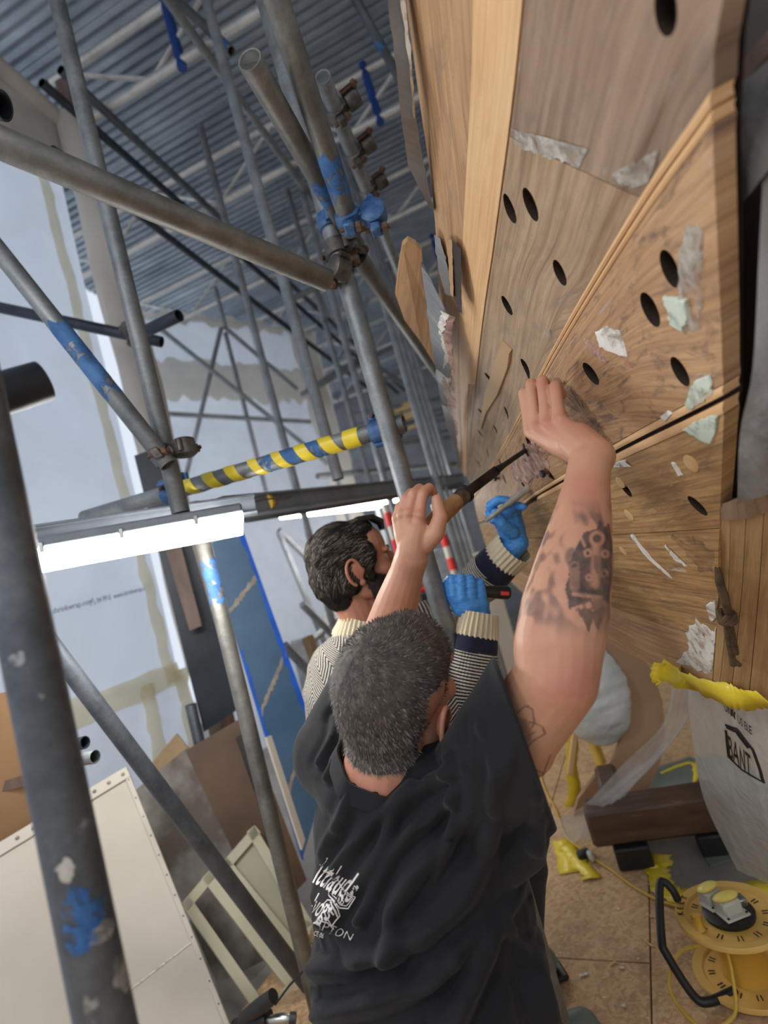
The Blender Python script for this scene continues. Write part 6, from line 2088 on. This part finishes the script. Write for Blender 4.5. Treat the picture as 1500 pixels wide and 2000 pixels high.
# ================================================================== right hand side, below the hull
# plywood former and the wrapped propeller
outl = [(1118, 1600), (1130, 1560), (1160, 1520), (1200, 1480), (1218, 1430), (1222, 1360), (1210, 1300), (1180, 1258), (1168, 1235), (1200, 1235), (1240, 1262), (1275, 1310), (1294, 1370), (1300, 1430), (1290, 1490), (1265, 1545), (1235, 1580), (1180, 1610), (1140, 1625)]
DPL = 2.35
pts = [P(x, y_, DPL) for x, y_ in outl]
n = Vector(FW)
o = MB().prism(pts, n * .018).build('plywood_former', M_PLYDISC, None, smooth=False)
tag(o, 'curved pinkish plywood former standing behind the draped film', 'former')
m = MB()
m.ball(P(1150, 1345, 2.42), (.17, .14, .25), 26, 18)
wpz = organic('wrapped_propeller', m, M_FILM, thing('tmp_holder', 'x', 'x', (0, 0, 0)), 0.008, 2)
wpz.parent = None; wpz.matrix_parent_inverse = Matrix.Identity(4)
bpy.data.objects.remove(bpy.data.objects['tmp_holder'])
vv = verts_of(wpz); nn = normals_of(wpz)
w_ = np.array([mnoise.noise(Vector((q[0] * 9, q[1] * 9, q[2] * 30))) for q in vv])
set_verts(wpz, vv + nn * (w_ * .006)[:, None])
wpz.data.materials.clear(); wpz.data.materials.append(mottled('grey_wrapped_plastic', srgb(196, 198, 195), srgb(218, 220, 216), 5, 0.16, 0, 0.5, bdist=.015))
tag(wpz, 'round part wrapped in shiny grey white plastic beside the plywood former', 'wrapped part')
# tape and lath at the left of the former
def tape_piece(label, pxs, w, d, seed, mat=M_YTAPE, floor=False, name='yellow_tape', lift=.002, thing_=True, jit=.004):
    rs = np.random.RandomState(seed)
    cen = [G(x, y_, lift) if floor else P(x, y_, d if not hasattr(d, '__len__') else d[i]) for i, (x, y_) in enumerate(pxs)]
    pts = np.array([np.array(c) for c in cen])
    fine = [Vector(crom(pts, t)) for t in np.linspace(0, len(pts) - 1, 8 * (len(pts) - 1) + 1)]
    rows = []
    for i, p in enumerate(fine):
        t_ = (fine[min(i + 1, len(fine) - 1)] - fine[max(i - 1, 0)]).normalized()
        up = V(0, 0, 1) if floor else -Vector(FW)
        y_ = up.cross(t_).normalized()
        a_ = w / 2 + rs.uniform(-jit, jit)
        z_ = up * (.0015 + abs(rs.normal(0, .002)))
        rows.append([p - y_ * a_, p + z_, p + y_ * (w / 2 + rs.uniform(-jit, jit))])
    mb = MB().grid(rows)
    o = mb.build(name, mat)
    sd = o.modifiers.new('thickness', 'SOLIDIFY'); sd.thickness = .0012
    tag(o, label, 'tape')
    return o
tape_piece('crumpled yellow tape hanging by the pale lath', [(1112, 1415), (1118, 1450), (1116, 1500), (1122, 1540), (1112, 1590)], .055, 2.45, 1)
o = MB().bbox(P(1118, 1470, 2.42), (.024, .02, .20), .003, Matrix((Vector(RT), Vector(FW), Vector(UP))).transposed() @ Matrix.Rotation(.12, 3, 'Y')).build('lath', M_H_PALE); tag(o, 'short pale lath caught in the yellow tape', 'lath')
tape_piece('yellow tape patch stuck on the strand board at the end of the film', [(1096, 1640), (1106, 1670), (1112, 1705)], .075, 0, 2, floor=True)
tape_piece('crumpled yellow tape tail beside the floor patch', [(1105, 1650), (1128, 1680), (1152, 1706), (1155, 1716)], .06, 0, 3, floor=True, jit=.012, lift=.006)
tape_piece('wide yellow tape curve edging the grey floor', [(1290, 1668), (1284, 1700), (1300, 1735), (1345, 1752), (1420, 1748), (1490, 1735), (1560, 1715)], .075, 0, 4, floor=True, jit=.010, lift=.005)
tape_piece('short yellow tape tab at the corner of the grey floor', [(1248, 1690), (1285, 1690)], .030, 0, 5, floor=True, lift=.007)
tape_piece('thin yellow tape line on the dark floor behind the timber', [(1290, 1510), (1352, 1490), (1358, 1540)], .02, 0, 6, floor=True, lift=.012)
# grey floor area and offcuts
poly = [(1285, 1690), (1300, 1728), (1350, 1750), (1490, 1735), (1640, 1700), (1560, 1560), (1400, 1470), (1270, 1500), (1230, 1580), (1240, 1670)]
o = MB().prism([G(x, y_, .0025) for x, y_ in poly], V(0, 0, .0022)).build('grey_floor_sheet', M_FLOORGREY, None, smooth=False); tag(o, 'grey protective sheet lying on the floor under the hull', 'floor sheet')
o = MB().prism([G(x, y_, .006) for x, y_ in ((1245, 1585), (1262, 1510), (1350, 1478), (1372, 1560))], V(0, 0, .004)).build('dark_offcut', M_GREENGREY, None, smooth=False); tag(o, 'dark grey green sheet lying behind the brown timber', 'offcut')
o = MB().prism([G(x, y_, .006) for x, y_ in ((1358, 1648), (1402, 1640), (1432, 1680), (1388, 1694))], V(0, 0, .005)).build('green_offcut', M_GREENGREY, None, smooth=False); tag(o, 'small grey green offcut lying on the grey floor sheet', 'offcut')
o = MB().prism([G(x, y_, .006) for x, y_ in ((1313, 1693), (1328, 1691), (1330, 1710), (1316, 1712))], V(0, 0, .004)).build('small_tile', M_FLOORGREY, None, smooth=False); tag(o, 'tiny square grey scrap on the grey floor sheet', 'scrap')
# heavy brown timber
def oriented_box(name, c, size, x, mat, parent=None, b=.006):
    x = Vector(x).normalized(); y = V(0, 0, 1).cross(x).normalized(); z = x.cross(y)
    return MB().bbox(c, size, b, Matrix((x, y, z)).transposed()).build(name, mat, parent)
ta, tb = G(1168, 1650, .085), G(1418, 1618, .085)
tx = (tb - ta)
tm = thing('timber_beam', 'heavy dark brown beam resting on blocks under the film', 'timber', (ta + tb) / 2 - V(0, 0, .08))
oriented_box('beam', (ta + tb) / 2 + V(0, .05, .055), (tx.length * 1.08, .13, .125), tx, M_DARKBEAM, tm, .012)
oriented_box('block', G(1238, 1676, .04) + V(0, .04, 0), (.12, .10, .075), tx, M_BLACK, tm)
oriented_box('block', G(1400, 1655, .04) + V(0, .05, 0), (.10, .10, .075), tx, M_BLACK, tm)
m = MB(); rs = np.random.RandomState(4)
o = oriented_box('timber_stub', G(1212, 1610, .105) + V(0, .12, .03), (.085, .22, .20), tx, M_DARKBEAM, None, .015); tag(o, 'rounded dark timber stub standing behind the heavy beam', 'timber')
# masking film hanging from the keel, and the tape that holds it
surf('tmp_x', [[(0, 0, 1), (1, 0, 1)], [(0, 1, 1), (1, 1, 1)]], M_FILM, None, 1, 1)
bpy.data.objects.remove(bpy.data.objects['tmp_x'])
def film_sheet(name, label, rowspix, nu=40, nv=46, amp=.006, seed=1, mat=None, pleat=26):
    C = np.array([[np.array(P(*c)) for c in r] for r in rowspix])
    nr, nc = C.shape[:2]
    rs = np.random.RandomState(seed); ph = rs.rand(8) * 6.28
    rows = []
    for a_ in range(nu + 1):
        t = a_ / nu
        line = np.array([crom(C[:, k], t * (nr - 1)) for k in range(nc)])
        r = []
        for b_ in range(nv + 1):
            s_ = b_ / nv
            p = crom(line, s_ * (nc - 1))
            w_ = amp * (math.sin(pleat * s_ + 2 * t + ph[0]) + .7 * math.sin(pleat * 1.9 * s_ - 3 * t + ph[1]) + .4 * math.sin(9 * t + 5 * s_ + ph[2])) * (1 - .55 * t)
            r.append(Vector(p - FW * w_))
        rows.append(r)
    o = MB().grid(rows).build(name, mat or M_FILM, None, auto=0)
    tag(o, label, 'plastic film')
    return o
fs = film_sheet('masking_film', 'clear printed masking film hanging from the yellow tape under the keel', [
    [(1345, 1345, 1.36), (1400, 1362, 1.27), (1470, 1372, 1.20), (1560, 1372, 1.12)],
    [(1352, 1420, 1.40), (1410, 1440, 1.30), (1480, 1450, 1.22), (1580, 1450, 1.14)],
    [(1375, 1560, 1.50), (1430, 1580, 1.38), (1500, 1590, 1.28), (1600, 1590, 1.2)],
    [(1440, 1700, 1.64), (1500, 1725, 1.56), (1560, 1740, 1.46), (1660, 1740, 1.38)]], seed=3)
FB = bvh_of(fs) if False else None
def bvh_world(o):
    vv = [Vector(x) + o.location for x in verts_of(o)]
    return BVHTree.FromPolygons(vv, [tuple(p.vertices) for p in o.data.polygons])
FBV = bvh_world(fs)
def on_film(px, py, off=.002):
    loc, nor, i, dist = FBV.ray_cast(Vector(CAM), Vector(ray(px, py)).normalized())
    if loc is None: return None
    if nor.dot(loc - Vector(CAM)) > 0: nor = -nor
    return loc + nor * off
def film_poly_text(body, org, ux, uy, size, bold, name):
    "lettering laid on the film; ux,uy pixel axes of the text"
    cu = bpy.data.curves.new('tmp', 'FONT'); cu.body = body; cu.size = 1.0; cu.offset = bold; cu.resolution_u = 3
    tmp = bpy.data.objects.new('tmp', cu); COL.objects.link(tmp)
    dg = bpy.context.evaluated_depsgraph_get()
    me = bpy.data.meshes.new_from_object(tmp.evaluated_get(dg))
    bpy.data.objects.remove(tmp); bpy.data.curves.remove(cu)
    bm = bmesh.new(); bm.from_mesh(me); bmesh.ops.triangulate(bm, faces=bm.faces)
    bmesh.ops.subdivide_edges(bm, edges=[e for e in bm.edges if e.calc_length() > .2], cuts=2)
    bad = []
    for q in bm.verts:
        p = on_film(org[0] + q.co.x * ux[0] + q.co.y * uy[0], org[1] + q.co.x * ux[1] + q.co.y * uy[1], .003)
        if p is None: bad.append(q)
        else: q.co = p
    bmesh.ops.delete(bm, geom=bad, context='VERTS')
    bm.to_mesh(me); bm.free(); me.name = name
    o = bpy.data.objects.new(name, me); COL.objects.link(o); me.materials.clear(); me.materials.append(M_BLACKINK); attach(o, fs)
def film_line(pts, w, name='print_box'):
    out = []
    for (a_, b_) in zip(pts[:-1], pts[1:]):
        for k in range(6):
            q = on_film(lerp(a_[0], b_[0], k / 6), lerp(a_[1], b_[1], k / 6), .002)
            if q: out.append(q)
    if len(out) > 2: MB().sweep(out, w, 6, flat=.4).build(name, M_BLACKINK, fs)
film_poly_text('BANT', (1424, 1476), (17.5, 16.0), (-3.5, -62), 1, .012, 'print_lettering')
film_poly_text('UNLT US ELE', (1417, 1386), (9.0, 8.2), (-2.0, -22), 1, .012, 'print_lettering')
film_line([(1417, 1415), (1441, 1424), (1471, 1463), (1492, 1528), (1450, 1503), (1424, 1478), (1417, 1415)], .0032)
film_line([(1420, 1418), (1441, 1428), (1470, 1466)], .006)
tape_piece('yellow tape band along the keel holding the film', [(1288, 1300), (1320, 1318), (1360, 1338), (1405, 1354), (1450, 1364), (1496, 1368)], .056, [1.36, 1.30, 1.22, 1.15, 1.10, 1.05], 8)
tape_piece('folded end of yellow tape at the left of the keel', [(1290, 1295), (1288, 1318), (1296, 1330)], .04, 1.345, 9)
tw = film_sheet('film_swag', 'twisted swag of clear film trailing from the keel to the floor', [
    [(1310, 1330, 1.42), (1340, 1338, 1.39), (1370, 1346, 1.36)],
    [(1290, 1420, 1.60), (1312, 1428, 1.58), (1330, 1420, 1.55)],
    [(1215, 1495, 1.85), (1240, 1518, 1.83), (1255, 1512, 1.80)],
    [(1130, 1580, 2.05), (1160, 1590, 2.03), (1190, 1575, 2.0)],
    [(1066, 1608, 2.22), (1085, 1622, 2.2), (1125, 1650, 2.12)]], 50, 24, .010, 5, M_FILM_THIN, 14)
film_sheet('film_skirt', 'loose clear film sagging below the twisted swag', [
    [(1240, 1500, 1.84), (1290, 1470, 1.80), (1310, 1440, 1.75)],
    [(1170, 1560, 2.02), (1215, 1545, 1.98), (1250, 1520, 1.95)],
    [(1120, 1640, 2.10), (1150, 1640, 2.08), (1172, 1620, 2.05)]], 30, 24, .008, 6, M_FILM_THIN, 12)
# rope tail on the hull
def hp(px, py, off=.006):
    l, n = hit(px, py); return l + n * off
rp = thing('rope_tail', 'old knotted brown rope hanging from the plank seam by the sternpost', 'rope', P(1425, 1300, 1.05))
rd = [P(1401, 1108, .875), P(1405, 1135, .885), P(1414, 1165, .91), P(1422, 1195, .94)]
MB().sweep(rd, [.004, .0065, .0075, .0065], 10).build('strand', M_ROPE, rp)
m = MB(); kc = P(1420, 1205, .95)
for k in range(3):
    pts = []
    for q in range(13):
        a_ = 2 * math.pi * q / 12
        pts.append(kc + Vector(RT) * (.013 * math.cos(a_ + k)) + Vector(UP) * (.010 * math.sin(a_ + 2.1 * k)) + Vector(FW) * (.010 * math.sin(a_ * 1 + k * 1.4)))
    m.sweep(pts, .0052, 8)
m.build('knot', M_ROPE, rp)
MB().sweep([kc, P(1421, 1240, .985), P(1428, 1275, 1.02), P(1432, 1298, 1.045)], [.006, .0058, .0055, .006], 10).build('strand', M_ROPE, rp)
MB().sweep([kc, P(1429, 1238, .98), P(1434, 1262, 1.0), P(1438, 1276, 1.015)], [.008, .006, .006, .005], 10).build('strand', M_ROPE, rp)
MB().sweep([P(1432, 1290, 1.04), P(1446, 1300, 1.04)], [.007, .004], 8).build('frayed_end', M_ROPE, rp)

# cable reel
rc = G(1464, 1908, 0.0)
rx = Vector(RT); rx.z = 0; rx.normalize(); ry = V(0, 0, 1).cross(rx)
reel = thing('cable_reel', 'yellow cable reel with a black carry handle standing on the strand board', 'cable reel', rc)
FR = .128; HZ = .150
def flange(z, name, mat):
    prof = [(.018, z), (.050, z + .002), (FR * .80, z + .004), (FR * .82, z + .009), (FR * .985, z + .011), (FR, z + .008), (FR, z - .001), (FR * .97, z - .003), (.05, z - .004), (.018, z - .003)]
    return MB().lathe(prof, rc, (0, 0, 1), 48).build(name, mat, reel)
fl0 = flange(.012, 'lower_flange', M_REEL); fl1 = flange(HZ, 'upper_flange', M_REEL)
MB().lathe([(.062, .014), (.056, .03), (.055, .10), (.060, HZ - .004)], rc, (0, 0, 1), 36).build('drum', M_REEL2, reel)
for fz, fo in ((.012, fl0), (HZ, fl1)):
    for k in range(12):
        for e in (-.055, .055):
            an = 2 * math.pi * k / 12 + e
            x = Vector((math.cos(an), math.sin(an), 0)); y = V(-math.sin(an), math.cos(an), 0)
            MB().bbox(rc + x * FR * .66 + V(0, 0, fz + .0042), (.016, .0028, .0016), .0004, Matrix((x, y, V(0, 0, 1))).transposed()).build('slot', M_BLACK, fo)
hub = MB().lathe([(.060, HZ + .003), (.062, HZ + .014), (.052, HZ + .018), (.02, HZ + .018)], rc, (0, 0, 1), 32).build('hub_plate', M_BLACK, reel)
for k, (dx, dy, ang, s_) in enumerate(((.000, -.010, .1, 1.0), (-.018, .040, .3, .9))):
    c = rc + rx * dx + ry * dy + V(0, 0, HZ + .036)
    M3 = Matrix.Rotation(ang, 3, 'Z') @ Matrix((rx, ry, V(0, 0, 1))).transposed()
    sk = MB().bbox(c, (.052 * s_, .046 * s_, .034), .005, M3).build('socket', M_PALEGREY, reel)
    MB().bbox(c + V(0, 0, -.014) - ry * .012, (.066 * s_, .052 * s_, .006), .002, M3).build('socket_plate', M_PALEGREY, sk)
    mm_ = MB(); mm_.ball(c + V(0, 0, .020) , (.034 * s_, .026 * s_, .010), 20, 10, M3 @ Matrix.Rotation(-.35, 3, 'X')); mm_.build('socket_lid', M_LIDY, sk)
    for e in (-1, 1):
        MB().lathe([(.0032, 0), (.003, .002)], c + V(0, 0, -.011) + M3 @ V(e * .026 * s_, -.030 * s_, 0), (0, 0, 1), 8).build('screw', M_BLACK, sk)
MB().bbox(rc + rx * .040 + V(0, 0, HZ + .026) + ry * .004, (.026, .03, .02), .003, Matrix((rx, ry, V(0, 0, 1))).transposed()).build('breaker', M_CHROME, reel)
kn_ = rc - rx * .092 - ry * .022
MB().lathe([(.014, HZ + .008), (.011, HZ + .012), (.0095, HZ + .038), (.0105, HZ + .042), (.006, HZ + .041)], kn_, (0, 0, 1), 18).build('winding_knob', M_REEL2, reel)
# handle: bent black tube from lower left up to the top
hpnts = [rc - rx * .06 + ry * .02 + V(0, 0, .014) - ry * .06, rc - rx * .135 - ry * .05 + V(0, 0, .016), rc - rx * .165 - ry * .04 + V(0, 0, .03), rc - rx * .190 - ry * .01 + V(0, 0, .115), rc - rx * .185 + ry * .01 + V(0, 0, .14), rc - rx * .125 + ry * .09 + V(0, 0, .205), rc - rx * .105 + ry * .10 + V(0, 0, .21), rc - rx * .092 + ry * .09 + V(0, 0, .19), rc - rx * .088 + ry * .085 + V(0, 0, .165)]
hpa = np.array([np.array(q) for q in hpnts])
MB().sweep([Vector(crom(hpa, t)) for t in np.linspace(0, len(hpa) - 1, 50)], .0105, 12).build('carry_handle', M_BLACK, reel)
# brand letters round the rim
for k, ch in enumerate('KELT'):
    an = math.radians(158 - k * 11)
    er = rx * math.cos(an) + ry * math.sin(an); et = rx * math.sin(an) - ry * math.cos(an)
    text_mesh(ch, .022, M_BLACKINK, 'rim_letter', fl1, rc + er * FR * .835 + V(0, 0, HZ + .0118) - et * .008, et, er, extrude=.0004)
# cables
cpt = [rc - rx * .10 - ry * .03 + V(0, 0, HZ - .02), rc - rx * .16 + V(0, 0, .10), rc - rx * .215 - ry * .03 + V(0, 0, .05), rc - rx * .19 - ry * .10 + V(0, 0, .012), rc - rx * .11 - ry * .11 + V(0, 0, .022), rc - rx * .07 - ry * .075 + V(0, 0, .08), rc - rx * .055 - ry * .05 + V(0, 0, .12)]
ca_ = np.array([np.array(q) for q in cpt])
MB().sweep([Vector(crom(ca_, t)) for t in np.linspace(0, len(ca_) - 1, 60)], .0042, 10).build('cable_loop', M_YCABLE, reel)
cl = [G(1330, 1772, .008), G(1285, 1758, .006), G(1235, 1730, .006), G(1195, 1700, .006), G(1165, 1680, .008), G(1130, 1655, .012), G(1104, 1630, .006), G(1085, 1580, .006), G(1062, 1535, .006), G(1050, 1480, .006), G(1040, 1400, .006)]
ca_ = np.array([np.array(q) for q in cl])
o = MB().sweep([Vector(crom(ca_, t)) for t in np.linspace(0, len(ca_) - 1, 90)], .0048, 10).build('yellow_cable', M_YCABLE); tag(o, 'yellow cable snaking from the reel across the strand board', 'cable')
# plug where cable meets tape
pg = thing('cable_plug', 'small black and white plug lying by the yellow floor tape', 'plug', G(1146, 1672, 0))
oriented_box('body', G(1140, 1668, .018), (.05, .03, .03), (1, .4, 0), M_BLACK, pg, .006)
oriented_box('collar', G(1154, 1672, .02), (.02, .034, .034), (1, .4, 0), M_PALEGREY, pg, .006)
# scraps and shavings on the boards
rs = np.random.RandomState(44)
for k in range(18):
    px_, py_ = rs.uniform(1120, 1480), rs.uniform(1690, 1990)
    if 1290 < px_ and 1740 < py_ < 1930: continue
    c = G(px_, py_, .0018); a_ = rs.uniform(0, 3.1); L_ = rs.uniform(.006, .018)
    dx = V(math.cos(a_), math.sin(a_), 0) * L_; dy = V(-math.sin(a_), math.cos(a_), 0) * rs.uniform(.002, .005)
    o = MB().prism([c - dx - dy, c + dx - dy * .4, c + dx * .8 + dy, c - dx * .7 + dy], V(0, 0, .0012)).build('wood_shaving', M_BUNG if k % 3 else M_FILLER, None, smooth=False)
    tag(o, 'tiny pale wood shaving lying on the strand board', 'shaving', 'shavings on the floor')
for o in bpy.data.objects:
    if o.name.startswith('tmp'):
        bpy.data.objects.remove(o)
